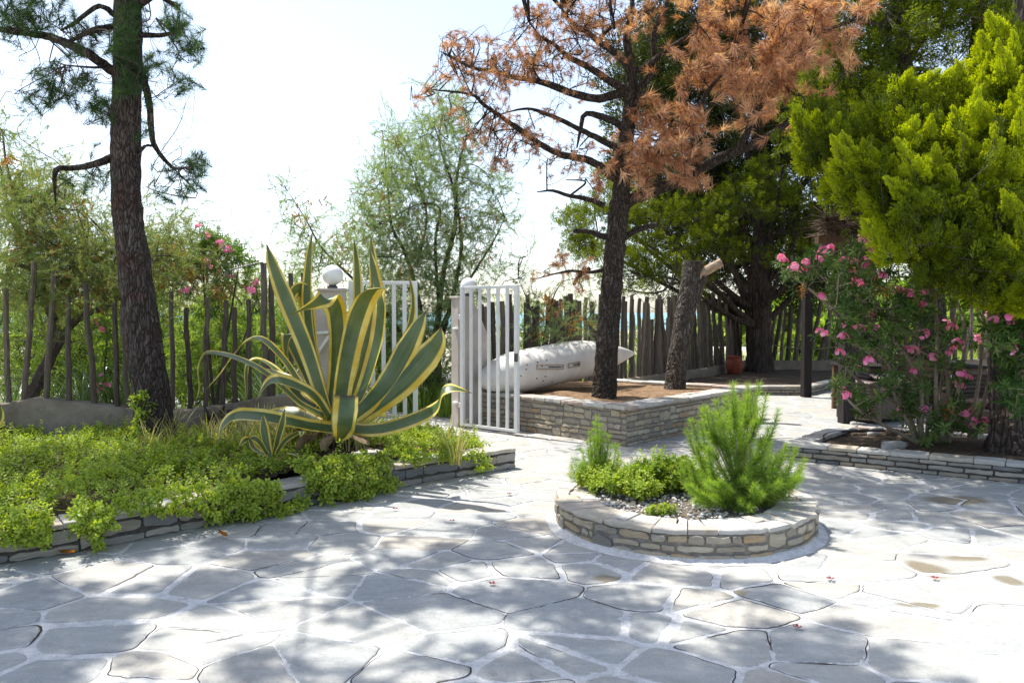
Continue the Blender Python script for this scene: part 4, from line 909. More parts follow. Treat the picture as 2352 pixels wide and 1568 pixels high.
def T_rosette(n, L, w, shape, H, a0=35, a1=95, curl=.15):
    B = Buf()
    for k in range(n):
        u = k / n; th = math.radians(a1 + (a0 - a1) * u ** 1.2 + U(-12, 12)); ph = k * 2.4 + U(-.4, .4)
        d = A(math.sin(th) * math.cos(ph), math.sin(th) * math.sin(ph), math.cos(th)); p = A(0, 0, H * u)
        leaf(B, p, d, A(0, 0, 1) if th > .3 else A(1, 0, .2), L * U(.7, 1.1) * (1 - .35 * u), w * U(.8, 1.1) * (1 - .25 * u), shape, .5 + U(-.16, .16) + .12 * (u - .5), curl=curl)
    return template(B)
TN = [T_needles(46, .12, .0042, 12, 84, .10) for _ in range(4)]
TNF = [T_needles(34, .13, .011, 15, 110, .12) for _ in range(4)]
TD = [T_needles(58, .115, .0052, 25, 105, .10) for _ in range(5)]
TDr = [T_needles(44, .135, .0068, 8, 62, .10) for _ in range(5)]
TF = [T_feather(46, .26, .0038, .30, .5) for _ in range(5)]
TFd = [T_feather(26, .34, .007, .3, .5) for _ in range(4)]
TSEED = [T_feather(60, .10, .007, .22, .5) for _ in range(3)]
TS = [T_spray(72, .18, .030, .0046, .20) for _ in range(5)]; TSw = [T_spray(84, .20, .046, .0055, .20) for _ in range(5)]
TSc = [T_spray(64, .30, .085, .0085, .20) for _ in range(4)]; TSb = [T_spray(44, .34, .12, .015, .24) for _ in range(4)]
TR = [T_rosette(15, .042, .018, 'obovate', .055) for _ in range(4)] + [T_rosette(22, .034, .014, 'obovate', .12) for _ in range(2)] + [T_rosette(9, .055, .022, 'obovate', .03, 45, 100) for _ in range(2)]
TO = [T_rosette(13, .125, .026, 'lance', .09, 18, 100, .22) for _ in range(5)]
TB = [T_rosette(20, .11, .05, 'lance', .12, 20, 110) for _ in range(4)]
def scatter(B, Ts, pos, D, s, rnd):
    """stamp a random template of the family at each position"""
    pos = np.atleast_2d(pos); n = len(pos); k = rng.integers(0, len(Ts), n); D = np.broadcast_to(D, (n, 3)); s = np.broadcast_to(s, (n,)); rnd = np.broadcast_to(rnd, (n,))
    for i, T in enumerate(Ts):
        q = k == i
        if q.any(): inst(B, T, pos[q], D[q], s[q], rnd[q])
def discs(L, d, ds):
    """points spread in discs given in survey pixels: (x, y, radius, count[, distance])"""
    out = []
    for q in L:
        x, y, r, n = q[:4]; dd = q[4] if len(q) > 4 else d
        for _ in range(int(n)):
            a_ = U(0, 6.283); k = math.sqrt(rng.random()); out.append(at(x + r * k * math.cos(a_), y + r * k * math.sin(a_), dd + rng.normal(0, ds)))
    return np.array(out).reshape(-1, 3)
def sprout(B, anchors, tips, per=9, r0=.018, r1=.0028, curl=.10, sag=.0, sides=4, end=.5):
    """side branches from the limbs to clusters of tips, twigs from them to every tip; returns the twig directions"""
    tips = np.atleast_2d(tips); n = len(tips); K = max(1, n // per); cen = tips[rng.choice(n, K, replace=False)]
    own = np.argmin(((tips[:, None] - cen[None]) ** 2).sum(-1), 1); D = np.zeros((n, 3))
    for k in range(K):
        me = np.where(own == k)[0]
        if not len(me): continue
        c = tips[me].mean(0); j = np.argmin(((anchors - c) ** 2).sum(-1) + rng.random(len(anchors)) * .02); p = anchors[j]; L = np.linalg.norm(c - p) + 1e-3
        q = spline([p, p * .6 + c * .4 + rng.normal(0, curl * L, 3) + A(0, 0, -sag * L), p * .25 + c * .75 + rng.normal(0, curl * L * .6, 3) + A(0, 0, -sag * L * .6), c], 9)
        tube(B, q, np.linspace(r0 * min(1, .45 + L * .35), r0 * .30, 9), sides, rng.random(), 0, 0, cap=False)
        for m_ in me:
            s_ = q[rng.integers(3, 9)]; t_ = tips[m_]; l = np.linalg.norm(t_ - s_) + 1e-3
            w = spline([s_, (s_ + t_) / 2 + rng.normal(0, curl * 1.2 * l, 3) + A(0, 0, -sag * l), t_], 5); tube(B, w, np.linspace(r0 * .28, r1, 5), 3, rng.random(), 0, 0, cap=False); D[m_] = (w[-1] - w[-2]) / (np.linalg.norm(w[-1] - w[-2]) + 1e-6)
    return D
def limb(t, P, r, mat, name='limb', sides=9, rough=.09, n=None, a=None):
    B = Buf(); n = n or max(12, int(np.linalg.norm(np.diff(P, axis=0), axis=1).sum() / .07)); q = spline(P, n); rr = np.interp(np.linspace(0, 1, n), np.linspace(0, 1, len(r)), r)
    q[1:-1] += rng.normal(0, 1, (n - 2, 3)) * rr[1:-1, None] * .06; tube(B, q, rr, sides, .5, 0, rough); B.build(name, mat, t, smooth=False); return q
def trunk(t, P, r, mat, sides=28, n=90, lobes=.03, flare=.35, name='trunk'):
    B = Buf(); q = spline(P, n); rr = np.interp(np.linspace(0, 1, n), np.linspace(0, 1, len(r)), r); z = np.linalg.norm(q - q[0], axis=1); rr = rr * (1 + flare * np.exp(-z / .12))
    tube(B, q, rr, sides, .5, 0, .035, lobes=lobes); v = B.v[0]; v += (fbm(v, 9., 3)[:, None] - .5) * (v - np.vstack([np.repeat(q, sides, 0), q[-1:], q[:1]])) * .22; B.build(name, mat, t, smooth=False); return q
def blend(D, v, k, j=.25):
    D = D * (1 - k) + A(*v) * k + rng.normal(0, j, D.shape); return D / (np.linalg.norm(D, axis=1, keepdims=True) + 1e-9)
px = lambda L, d: np.array([at(q[0], q[1], q[2] if len(q) > 2 else d) for q in L])

# ------------------------------------------------------------------ the pine on the left
d = 8.0
t = thing('pine_tree', 'tall live pine with a dark leaning trunk rising from the green bed on the left', 'pine tree', at(357, 1012, d)); Pt = px([(359, 1022), (346, 900), (326, 750), (308, 600), (292, 480), (288, 350), (291, 200), (293, 60)], d); Pt = np.vstack([Pt, Pt[-1] + A(.05, -.1, .8), Pt[-1] + A(.0, -.25, 1.7), Pt[-1] + A(-.1, -.4, 2.7)])
tr = trunk(t, Pt, [.195, .185, .168, .155, .142, .140, .138, .135, .10, .06, .03], M_bark, flare=.08)
L_ = [([(262, 165), (190, 118), (110, 85), (0, 68), (-60, 60)], [.05, .045, .04, .03, .02]), ([(262, 62), (215, 70), (160, 95)], [.035, .03, .015]), ([(265, 35), (225, 15), (170, 55), (140, 70)], [.03, .025, .02, .01]),
      ([(320, 150), (340, 220), (348, 300), (358, 340), (398, 385), (440, 383)], [.038, .036, .03, .026, .018, .008]), ([(258, 362), (215, 378), (170, 386), (130, 390), (126, 430), (128, 470)], [.04, .034, .03, .027, .018, .006]), ([(318, 350), (335, 335), (356, 336)], [.018, .015, .012]),
      ([(322, 80), (380, 80), (420, 60)], [.03, .022, .01]), ([(310, 20), (360, -10), (410, 20)], [.04, .03, .02]), ([(258, 154), (210, 155), (150, 150)], [.015, .012, .006])]
anc = [tr[50:]]
for P, r in L_: anc.append(limb(t, px([(x, y, d + (-.25 if k == 1 else 0) + U(-.12, .12) * k) for k, (x, y) in enumerate(P)], d), r, M_barkd, sides=8))
low = np.vstack(anc)
up_l = [limb(t, np.array([tr[i_], (tr[i_] + np.array(e)) / 2 + A(0, 0, -.15), e]), [.018, .014, .010], M_bark) for i_, e in ((78, (-5.9, 6.6, 6.4)), (80, (-4.6, 5.2, 6.3)), (82, (-2.2, 5.4, 6.6)), (80, (-1.7, 7.2, 6.1)), (84, (-5.6, 8.2, 6.9)), (86, (-3.6, 6.2, 7.9)), (85, (-2.8, 7.6, 7.6)), (79, (-3.4, 5.0, 6.2)))]
tips = discs([(40, 40, 60, 26), (115, 30, 60, 26), (200, 85, 50, 20), (150, 165, 60, 22), (90, 200, 45, 9), (205, 215, 50, 24), (240, 260, 30, 9), (30, 10, 50, 16), (60, 240, 18, 3), (110, 225, 25, 5), (300, 40, 38, 22, 7.75), (285, 120, 34, 20, 7.75), (290, 190, 32, 16, 7.78), (265, 215, 22, 6, 7.8), (395, 40, 38, 20), (430, 90, 42, 20), (385, 140, 40, 10), (462, 130, 18, 4), (430, 195, 18, 7), (455, 365, 22, 9), (455, 398, 30, 12), (425, 440, 18, 6), (365, 395, 25, 5), (370, 450, 15, 3), (350, 150, 34, 9), (215, 405, 18, 4), (215, 345, 12, 2), (235, 415, 14, 3), (130, 400, 10, 2), (350, 225, 18, 3), (345, 285, 14, 3)], d, .28)
B = Buf(); D = sprout(B, low, tips, 7, .013, .0022, .20, .12); ex = discs([(100, 150, 110, 40), (200, 200, 80, 26), (400, 200, 70, 22), (400, 350, 70, 18), (350, 430, 30, 10), (180, 430, 60, 12), (60, 220, 40, 8)], d, .3); sprout(B, low, ex, 4, .009, .0016, .24, .2)
B.build('twigs', M_twig, t)
B = Buf(); D = blend(D, (0, -.1, .35), .35); scatter(B, TN, tips, D, U(.85, 1.35, len(tips)), U(.25, .75, len(tips)))
q = rng.choice(len(tips), 150); scatter(B, TN, tips[q] - D[q] * .10, D[q], U(.8, 1.2, 150), U(.1, .6, 150)); B.build('crown', M_needle, t)
# its upper crown, above the picture: it throws the dappled shade over the terrace
B = Buf(); Bt = Buf(); cl = []
for _ in range(112): cl.append((U(-7.2, -1.0), U(4.2, 7.9), U(5.5, 7.4), U(.22, .48)))
for _ in range(6): cl.append((U(-7, -5.2), U(7., 9.2), U(6.3, 8.4), U(.3, .5)))
tp = []
for (x, y, z, r) in cl:
    n = int(34 * (r / .4) ** 2); g_ = rng.normal(0, 1, (n, 3)); g_ /= np.linalg.norm(g_, axis=1, keepdims=True); tp.append(A(x, y, z) + g_ * (rng.random((n, 1)) ** .5) * A(r, r, r * .45))
tp = np.vstack(tp); tp = tp[tp[:, 2] > 2.0 + .42 * tp[:, 1]]; D = sprout(Bt, np.vstack(up_l + [tr[75:]]), tp, 24, .03, .004, .1, -.05); Bt.build('upper_twigs', M_twig, t)
scatter(B, TNF, tp, blend(D, (0, 0, 1), .5), U(1.0, 1.5, len(tp)), U(.2, .8, len(tp))); B.build('upper_crown', M_needle, t)

# ------------------------------------------------------------------ the dead pine in the raised planter
d = 10.75
t = thing('dead_pine_tree', 'dead pine with rust brown needles and dark trunk in the raised planter', 'pine tree', at(1387, 914, d))
tr = trunk(t, px([(1387, 920), (1392, 830), (1399, 740), (1407, 640), (1416, 540), (1424, 470)], d), [.165, .155, .150, .140, .135, .135], M_barkd, flare=.12)
an = []
far_ = lambda q: q + (10.75 - q) * .62
def LM(L, r, **k): q = limb(t, px([(*p_[:2], far_(p_[2]) if len(p_) > 2 else d) for p_ in L], d), r, M_barkd, **k); an.append(q); return q
LM([(1422, 480), (1428, 420), (1433, 360), (1441, 300), (1447, 230), (1449, 167), (1440, 90), (1452, 20), (1450, -60)], [.125, .11, .10, .098, .085, .07, .05, .035, .02], sides=12)
LM([(1440, 310), (1458, 260), (1469, 207), (1500, 160), (1502, 77), (1530, 10), (1560, -50)], [.06, .055, .05, .045, .04, .03, .02])
LM([(1425, 478), (1470, 450), (1560, 415, 10.2), (1650, 365, 9.8), (1700, 345, 9.6), (1780, 305, 9.3), (1850, 240, 9.0)], [.08, .078, .075, .07, .062, .05, .03], sides=12)
LM([(1389, 473), (1345, 456), (1309, 450), (1270, 438), (1233, 441)], [.04, .032, .028, .02, .007]); LM([(1310, 449), (1345, 418), (1300, 413)][::-1], [.006, .014, .016])
LM([(1415, 410), (1356, 370), (1300, 358), (1256, 340), (1196, 300), (1154, 270), (1110, 240), (1081, 217), (988, 206)], [.06, .052, .046, .042, .038, .03, .025, .02, .008])
LM([(1425, 345), (1389, 326), (1336, 300), (1266, 266), (1210, 250), (1150, 262)], [.05, .045, .035, .028, .018, .007])
LM([(1436, 300), (1416, 283), (1380, 268), (1343, 263), (1333, 300), (1325, 340)], [.055, .05, .045, .036, .026, .01])
LM([(1441, 212), (1400, 222), (1363, 226), (1309, 213), (1259, 193), (1225, 184), (1176, 177), (1130, 162), (1088, 157), (1038, 133), (1012, 118)], [.065, .06, .056, .05, .045, .04, .034, .028, .022, .015, .006])
LM([(1438, 208), (1390, 180), (1343, 150), (1303, 130), (1270, 100), (1243, 87), (1215, 50)], [.055, .05, .044, .034, .025, .02, .01])
LM([(1446, 155), (1410, 120), (1376, 97), (1350, 75), (1319, 60), (1290, 20)], [.055, .05, .042, .036, .028, .015]); LM([(1376, 97), (1392, 72), (1430, 45), (1476, 27), (1540, 15)], [.036, .03, .024, .018, .01])
LM([(1450, 165), (1480, 155), (1540, 110, 10.2), (1620, 60, 9.8), (1700, 20, 9.4)], [.05, .042, .036, .03, .02]); LM([(1700, 345, 9.6), (1740, 250, 9.2), (1800, 150, 8.9), (1880, 80, 8.7), (1980, 40, 8.6)], [.05, .042, .034, .028, .012])
LM([(1600, 395, 10.1), (1590, 310, 9.7), (1620, 220, 9.4), (1680, 140, 9.1), (1700, 70, 9)], [.042, .036, .03, .024, .014]); LM([(1520, 430, 10.4), (1510, 360, 10.1), (1540, 290, 9.8), (1560, 200, 9.6)], [.03, .026, .02, .012])
LM([(1385, 620), (1350, 625), (1310, 622), (1270, 630), (1235, 640)], [.03, .022, .018, .012, .005]); LM([(1400, 545), (1375, 540), (1355, 532), (1318, 530)], [.05, .042, .032, .028]); LM([(1355, 615), (1325, 640), (1318, 655)], [.028, .025, .02]); LM([(1420, 555), (1460, 530), (1510, 515)], [.05, .042, .034])
AN = np.vstack(an[:-3]); ANl = np.vstack(an[-4:-3])
left = [(1050, 112, 42, 26), (1035, 95, 18, 8), (1110, 130, 50, 36), (1180, 150, 60, 44), (1230, 100, 60, 44), (1225, 40, 40, 18), (1290, 55, 65, 48), (1340, 20, 60, 40), (1400, 45, 60, 38), (1470, 40, 60, 36), (1080, 180, 42, 24), (1130, 205, 45, 30), (1200, 165, 45, 30), (1280, 150, 55, 30), (1350, 150, 50, 18), (1330, 100, 50, 22), (1015, 170, 22, 8), (955, 232, 14, 5), (985, 205, 16, 5), (1000, 235, 10, 2), (1150, 300, 50, 34), (1100, 315, 40, 26), (1200, 330, 45, 26), (1260, 375, 40, 14), (1250, 300, 50, 14), (1330, 340, 40, 12), (1130, 378, 28, 12), (1190, 20, 12, 4), (1420, 110, 40, 12), (1060, 260, 30, 8), (1175, 375, 20, 6), (1300, 240, 50, 8), (1340, 395, 34, 9), (1380, 440, 20, 5)]
right = [(1520, 170, 50, 18, 9.8), (1555, 60, 60, 20, 9.8), (1600, 20, 60, 26, 9.5), (1590, 130, 45, 26, 9.6), (1650, 80, 50, 44, 9.3), (1720, 50, 60, 70, 9.0), (1790, 60, 60, 80, 8.8), (1860, 50, 55, 74, 8.7), (1930, 45, 55, 50, 8.6), (1660, 170, 55, 70, 9.3), (1740, 150, 60, 90, 9.1), (1815, 130, 50, 56, 8.9), (1600, 210, 50, 44, 9.6), (1660, 250, 55, 70, 9.5), (1730, 230, 50, 54, 9.3), (1780, 200, 40, 26, 9.2), (1560, 280, 50, 50, 9.8), (1500, 320, 46, 44, 10), (1450, 370, 46, 40, 10.3), (1530, 345, 46, 44, 10), (1600, 320, 45, 40, 9.8), (1420, 335, 36, 20, 10.4), (1570, 400, 36, 16, 10.), (1400, 410, 34, 24, 10.4), (1470, 420, 36, 16, 10.4), (1610, 420, 16, 5, 9.9), (1940, 110, 30, 12, 8.6), (1880, 130, 30, 12, 8.7), (1890, 175, 10, 4, 8.7), (1960, 150, 14, 3, 8.6), (1800, 300, 18, 9, 9.1), (1905, 215, 8, 3, 8.7), (1755, 320, 16, 4, 9.2), (1480, 250, 40, 12, 10), (1990, 20, 30, 16, 8.6), (1470, 60, 50, 16, 10.2), (1850, 210, 14, 4, 8.8), (1700, 300, 20, 8, 9.4)]
hid = np.vstack([A(U(.2, 2.2), U(7.7, 9.4), U(5.7, 7.0)) + rng.normal(0, 1, (16, 3)) * A(.28, .28, .12) for _ in range(34)]); tl_ = discs(left, d, .45); tr_ = discs([(x, y, r_ * 1.05, n_ * 1.15, far_(dd_)) for x, y, r_, n_, dd_ in right], d, .36); tr_ = tr_[fbm(tr_, 2.3, 2) > .47]; lw = discs([(1290, 592, 22, 12), (1320, 640, 34, 18), (1275, 620, 20, 6), (1350, 600, 20, 6), (1230, 630, 14, 4)], d, .2)
B = Buf(); D1 = sprout(B, AN, tl_, 8, .016, .003, .14, -.05); D2 = sprout(B, AN, tr_, 9, .018, .003, .10, .0); Dh = sprout(B, AN, hid, 14, .02, .003, .1); D3 = sprout(B, ANl, lw, 5, .01, .003, .12)
ex = discs([(x, y, r * 1.15, n * .8) for x, y, r, n in left], d, .5); sprout(B, AN, ex, 6, .011, .002, .2, -.05); B.build('twigs', M_barkd, t)
B = Buf(); scatter(B, TD, tl_, blend(D1, (0, 0, 1), .3, .4), U(.55, 1.0, len(tl_)), U(.1, .75, len(tl_))); scatter(B, TDr, tr_, blend(D2, (.15, -.35, -.55), .45, .35), U(.9, 1.6, len(tr_)), U(.2, 1., len(tr_)))
q = rng.integers(0, len(tr_), 380); off = rng.normal(0, .05, (380, 3)); scatter(B, TDr, tr_[q] + off, blend(D2[q], (-.1, -.3, -.5), .5, .45), U(.8, 1.3, 380), U(.05, .9, 380)); scatter(B, TD, lw, blend(D3, (0, 0, 1), .3, .4), U(.6, 1., len(lw)), U(.2, .8, len(lw)))
scatter(B, TD, hid, blend(Dh, (0, 0, .6), .4, .4), U(1.1, 1.7, len(hid)), U(.2, .9, len(hid))); B.build('crown', M_dead, t)
# cut trunk beside it
d = 12.0
t = thing('cut_tree_trunk', 'leaning sawn off pine trunk with a pale branch stub, right of the dead pine', 'tree stump', at(1550, 892, d))
trunk(t, px([(1549, 900), (1556, 830), (1571, 740), (1583, 670), (1592, 601)], d), [.165, .145, .15, .145, .150], M_barkg, flare=.05, n=60)
B = Buf(); p = at(1592, 601, d); lathe(B, [(0.13, .0), (.128, .006), (0, .008)], p, 20); B.build('cut_face', M_cut, t)
B = Buf(); tube(B, spline(px([(1598, 655, 12), (1612, 630, 11.95), (1634, 615, 11.9), (1658, 602, 11.85)], d), 14), [.08] * 4 + [.072] * 5 + [.068] * 5, 14, .5, 0, .05); B.build('stub', M_cut, t)
B = Buf(); tube(B, spline(px([(1590, 700, 12), (1602, 660, 11.98), (1618, 634, 11.95)], d), 14), [.09, .1, .1, .1, .1, .098, .095, .095, .09, .085, .08, .08, .079, .078], 14, .5, 0, .05); B.build('fork', M_barkg, t)

# ------------------------------------------------------------------ dark cypress at the back, tall conifer behind the right side
d = 19.6
t = thing('cypress_tree', 'big dark cypress with a thick trunk at the back by the log fence', 'cypress tree', gnd(1745, 862))
tr = trunk(t, px([(1745, 866), (1744, 800), (1742, 720), (1746, 640), (1755, 540), (1750, 420), (1740, 280), (1735, 120), (1730, -100)], d), [.34, .30, .32, .28, .22, .18, .14, .10, .06], M_barkc, lobes=.06, flare=.4)
an = [tr[30:]]
for e in [(1600, 610), (1540, 560), (1480, 570), (1650, 520), (1560, 450), (1620, 420), (1880, 600), (1930, 560), (1850, 500), (1900, 430), (1680, 400), (1800, 380), (1500, 500), (1450, 540), (1680, 620), (1640, 660), (1840, 650), (1400, 500), (1360, 560), (1550, 640), (1790, 300), (1690, 250), (1850, 200), (1600, 180), (1960, 300), (1980, 480), (1520, 300), (1600, 330)]:
    i_ = int(np.clip(88 * (1 - (e[1] + 170) / 900.) , 18, 85)); s0 = tr[i_] if e[1] > 350 else tr[min(80, i_ + 6)]; e3 = at(*e, d + U(-2.6, 1.2)); an.append(limb(t, np.array([s0, s0 * .6 + e3 * .4 + A(0, 0, -.12), e3]), [.10, .06, .02], M_barkc, sides=7, n=18))
AN = np.vstack(an)
fr = [(1310, 500, 22, 26), (1330, 560, 30, 40), (1360, 590, 25, 26), (1375, 480, 34, 34), (1420, 560, 36, 36), (1430, 500, 45, 50), (1345, 530, 30, 30), (1480, 520, 40, 46), (1500, 590, 45, 50), (1560, 620, 34, 26), (1470, 640, 40, 36), (1400, 650, 30, 30), (1440, 600, 30, 26), (1600, 560, 44, 44), (1640, 500, 50, 60), (1700, 455, 50, 60), (1760, 420, 55, 60), (1680, 560, 46, 40), (1800, 470, 50, 50), (1610, 650, 36, 20), (1850, 560, 45, 30), (1900, 490, 50, 44), (1560, 480, 40, 40), (1780, 580, 30, 12), (1380, 420, 25, 12), (1420, 430, 25, 16)]
frt = discs([(x, y, r_, n_ * .42) for x, y, r_, n_ in fr], 17.9, .6); bk = discs([(1480, 200, 70, 60), (1450, 120, 40, 20), (1540, 240, 60, 60), (1540, 60, 60, 60), (1620, 150, 90, 90), (1700, 60, 90, 90), (1700, 260, 80, 80), (1800, 180, 90, 100), (1850, 80, 80, 70), (1900, 250, 80, 90), (1820, 330, 80, 80), (1960, 380, 80, 70), (1650, 380, 60, 30), (1600, 470, 60, 20), (1900, 600, 60, 24), (1960, 540, 60, 30), (1720, 520, 60, 10), (1450, 290, 40, 16), (1430, 380, 30, 12), (1700, -60, 150, 90), (1500, 400, 50, 18), (1600, -200, 200, 160), (1900, -200, 200, 160), (1700, 300, 150, 120, 21.), (1850, 420, 130, 110, 21.), (1620, 480, 100, 60, 21.), (1750, 560, 130, 60, 21.), (1900, 620, 90, 50, 21.), (1560, 150, 120, 90, 21.), (1500, 480, 60, 60, 21.6), (1600, 540, 80, 90, 21.6), (1700, 600, 90, 60, 21.8), (1820, 560, 90, 90, 21.6), (1450, 420, 50, 40, 21.4), (1930, 560, 80, 60, 21.4), (1560, 640, 70, 40, 21.6), (1650, 430, 120, 90, 21.8), (1850, 650, 60, 30, 21.6)], 20.2, .9)
B = Buf(); D = sprout(B, AN, frt, 10, .03, .006, .08, .06); D2 = sprout(B, AN, bk, 12, .03, .006, .08, .06)
ex = discs([(1600, 560, 120, 60), (1500, 500, 70, 30), (1900, 520, 90, 40), (1700, 600, 110, 50), (1800, 560, 110, 50), (1640, 620, 70, 30), (1700, 480, 90, 30), (1850, 430, 80, 26)], 19.4, .8); sprout(B, AN, ex, 6, .026, .006, .12, .1); B.build('twigs', M_twig, t)
B = Buf(); q = np.repeat(np.arange(len(frt)), 15); o_ = rng.normal(0, 1, (len(q), 3)); o_ /= np.linalg.norm(o_, axis=1, keepdims=True); o_ *= rng.random((len(q), 1)) ** .5; scatter(B, TSb, frt[q] + o_ * A(.26, .26, .17), blend(o_ + A(-.1, 0, .5), (-.35, -.2, .7), .3, .25), U(.28, .5, len(q)), np.clip(.52 + .5 * o_[:, 2] + U(-.3, .3, len(q)) + .3 * np.repeat(rng.random(len(frt)) - .5, 15), 0, 1))  # sunlit tops painted: sprays high in each clump get a lighter colour
B.build('crown', M_gold_mid, t); B = Buf(); scatter(B, TSc, bk, blend(D2, (-.2, 0, .7), .5, .4), U(1.2, 2.0, len(bk)), U(.1, .9, len(bk))); q = rng.integers(0, len(bk), 5200); scatter(B, TSc, bk[q] + rng.normal(0, .28, (5200, 3)), blend(D2[q], (-.2, 0, .7), .5, .4), U(1.0, 1.7, 5200), U(.1, 1., 5200)); B.build('inner_crown', M_gold_shade, t)  # inner sprays take the darkened colour, painting the shade inside the crown

d = 13.0
t = thing('conifer_tree', 'tall dark conifer rising behind the golden cypress at the right edge', 'conifer', gnd(2150, 920) * A(1, 1, 0))
p0 = gnd(2150, 924); p0[2] = 0; top = at(2200, -60, 13.4)
tr = trunk(t, np.array([p0, at(2140, 700, 12.9), at(2120, 500, 13), at(2100, 300, 13), at(2075, 120, 13), at(2065, -100, 13)]), [.24, .2, .17, .15, .11, .07], M_barkd, flare=.2); tr2 = limb(t, px([(2115, 460), (2180, 300), (2230, 150), (2250, 0), (2260, -120)], d), [.12, .11, .09, .06, .04], M_barkd, sides=10)
an = [tr[35:], tr2]
for e in [(1980, 200), (1990, 330), (2020, 60), (2160, 60), (2230, 330), (2300, 100), (2340, 260), (2330, 380), (2010, 420), (2280, 20), (2150, 180), (2000, 120)]: s0 = (tr[50:] if e[0] < 2170 else tr2)[rng.integers(4, 30)] if e[0] >= 2170 else tr[rng.integers(52, 84)]; e3 = at(*e, d + U(-1, 1.2)); an.append(limb(t, np.array([s0, (s0 + e3) / 2 + A(0, 0, .1), e3]), [.06, .04, .015], M_barkd, sides=6, n=14))
tp = discs([(1900, 160, 60, 60), (1960, 230, 70, 80), (1920, 300, 70, 80), (2000, 140, 60, 50), (2040, 40, 60, 60), (1990, 330, 70, 80), (2080, 280, 60, 36), (2100, 80, 50, 20), (2160, 20, 60, 40), (2300, 60, 60, 70), (2340, 150, 50, 60), (2300, 250, 60, 60), (2200, 300, 70, 50), (2150, 380, 80, 80), (2280, 380, 80, 80), (2050, 430, 80, 80), (2180, 480, 90, 90), (2320, 500, 80, 80), (1860, 300, 40, 30), (1850, 230, 30, 16), (2230, -60, 150, 80), (2000, -50, 120, 60), (1900, -150, 180, 160), (2200, -200, 220, 220), (2100, 200, 150, 90, 14.5), (2250, 350, 150, 120, 14.5), (2000, 380, 120, 80, 14.5), (2250, 170, 40, 10), (2450, 200, 150, 120), (2450, 450, 120, 80)], 13.3, .7)
B = Buf(); D = sprout(B, np.vstack(an), tp, 11, .024, .005, .1, .05); B.build('twigs', M_twig, t); B = Buf(); scatter(B, TSc, tp, blend(D, (0, 0, .5), .4, .5), U(.6, 1., len(tp)), U(.05, .7, len(tp))); q = rng.integers(0, len(tp), 6000); scatter(B, TSc, tp[q] + rng.normal(0, .2, (6000, 3)), blend(D[q], (0, 0, .6), .4, .5), U(.7, 1.15, 6000), U(.05, 1., 6000)); B.build('crown', M_gold_mid, t)

# ------------------------------------------------------------------ golden cypress at the right edge
t = thing('golden_cypress_tree', 'golden green cypress with flame shaped sprays and a fluted trunk at the right edge', 'cypress tree', gnd(2325, 1038, .17))
b0 = gnd(2325, 1040, .15); tr = trunk(t, np.array([b0, b0 + A(0, .05, .5), b0 + A(-.02, .1, 1.2), b0 + A(.05, .15, 2.2), b0 + A(.1, .2, 3.4), b0 + A(.15, .25, 5.6)]), [.22, .19, .18, .15, .11, .05], M_barkc, lobes=.09, flare=.35)
c4 = lambda x, y: (1764 + x * .3332, y * .3332)
FLM = [((1500, 60), (1610, 330), 7.6), ((1690, 200), (1640, 520), 7.4), ((1580, 250), (1620, 600), 7.3), ((1465, 190), (1455, 480), 7.6), ((1365, 415), (1080, 640), 7.5), ((1200, 470), (960, 640), 7.6), ((990, 470), (880, 640), 7.7), ((1455, 560), (1310, 960), 7.1), ((1560, 820), (1500, 1200), 6.9), ((1040, 780), (870, 980), 7.2), ((1172, 970), (1060, 1250), 7.0), ((870, 930), (1090, 1330), 6.9), ((790, 1200), (1080, 1470), 6.8), ((430, 920), (560, 1230), 7.1), ((500, 900), (620, 1180), 7.1), ((650, 950), (730, 1200), 7.2), ((500, 760), (380, 1030), 7.6), ((165, 700), (290, 930), 7.8), ((150, 985), (320, 1180), 7.7), ((330, 740), (340, 1000), 7.8), ((1130, 780), (1050, 1050), 7.3), ((1265, 720), (1340, 1050), 7.2), ((1740, 730), (1670, 1050), 7.0), ((1605, 1290), (1730, 1560), 6.7), ((1764, 500), (1700, 850), 7.1), ((1300, 400), (1330, 700), 7.5), ((1640, 380), (1560, 700), 7.4), ((1520, 350), (1480, 640), 7.5),
       ((400, 1150), (600, 1420), 7.3), ((380, 1100), (480, 1330), 7.5), ((620, 1320), (800, 1500), 7.1), ((640, 1500), (800, 1640), 6.9), ((850, 1050), (900, 1330), 7.1), ((1250, 1120), (1200, 1400), 7.0), ((1400, 1250), (1330, 1520), 6.9), ((1320, 900), (1430, 1180), 7.1), ((1700, 1000), (1620, 1330), 6.9), ((240, 800), (380, 1060), 7.7), ((700, 1100), (840, 1340), 7.1), ((1000, 1300), (1180, 1560), 6.8), ((1480, 1480), (1400, 1700), 6.8), ((1230, 1520), (1280, 1720), 6.8), ((1100, 1530), (1080, 1720), 6.9), ((1720, 1480), (1740, 1800), 6.7), ((1640, 1600), (1600, 1850), 6.7), ((1800, 900), (1760, 1250), 6.9), ((1420, 640), (1500, 900), 7.2), ((900, 1550), (1000, 1760), 6.9), ((740, 1600), (860, 1780), 6.9), ((1660, 620), (1700, 900), 7.2), ((600, 1180), (760, 1400), 7.2), ((480, 1000), (640, 1300), 7.3), ((1560, 1100), (1480, 1420), 7.0), ((1480, 480), (1400, 760), 7.5), ((1430, 100 + 600), (1560, 1000), 7.2)]
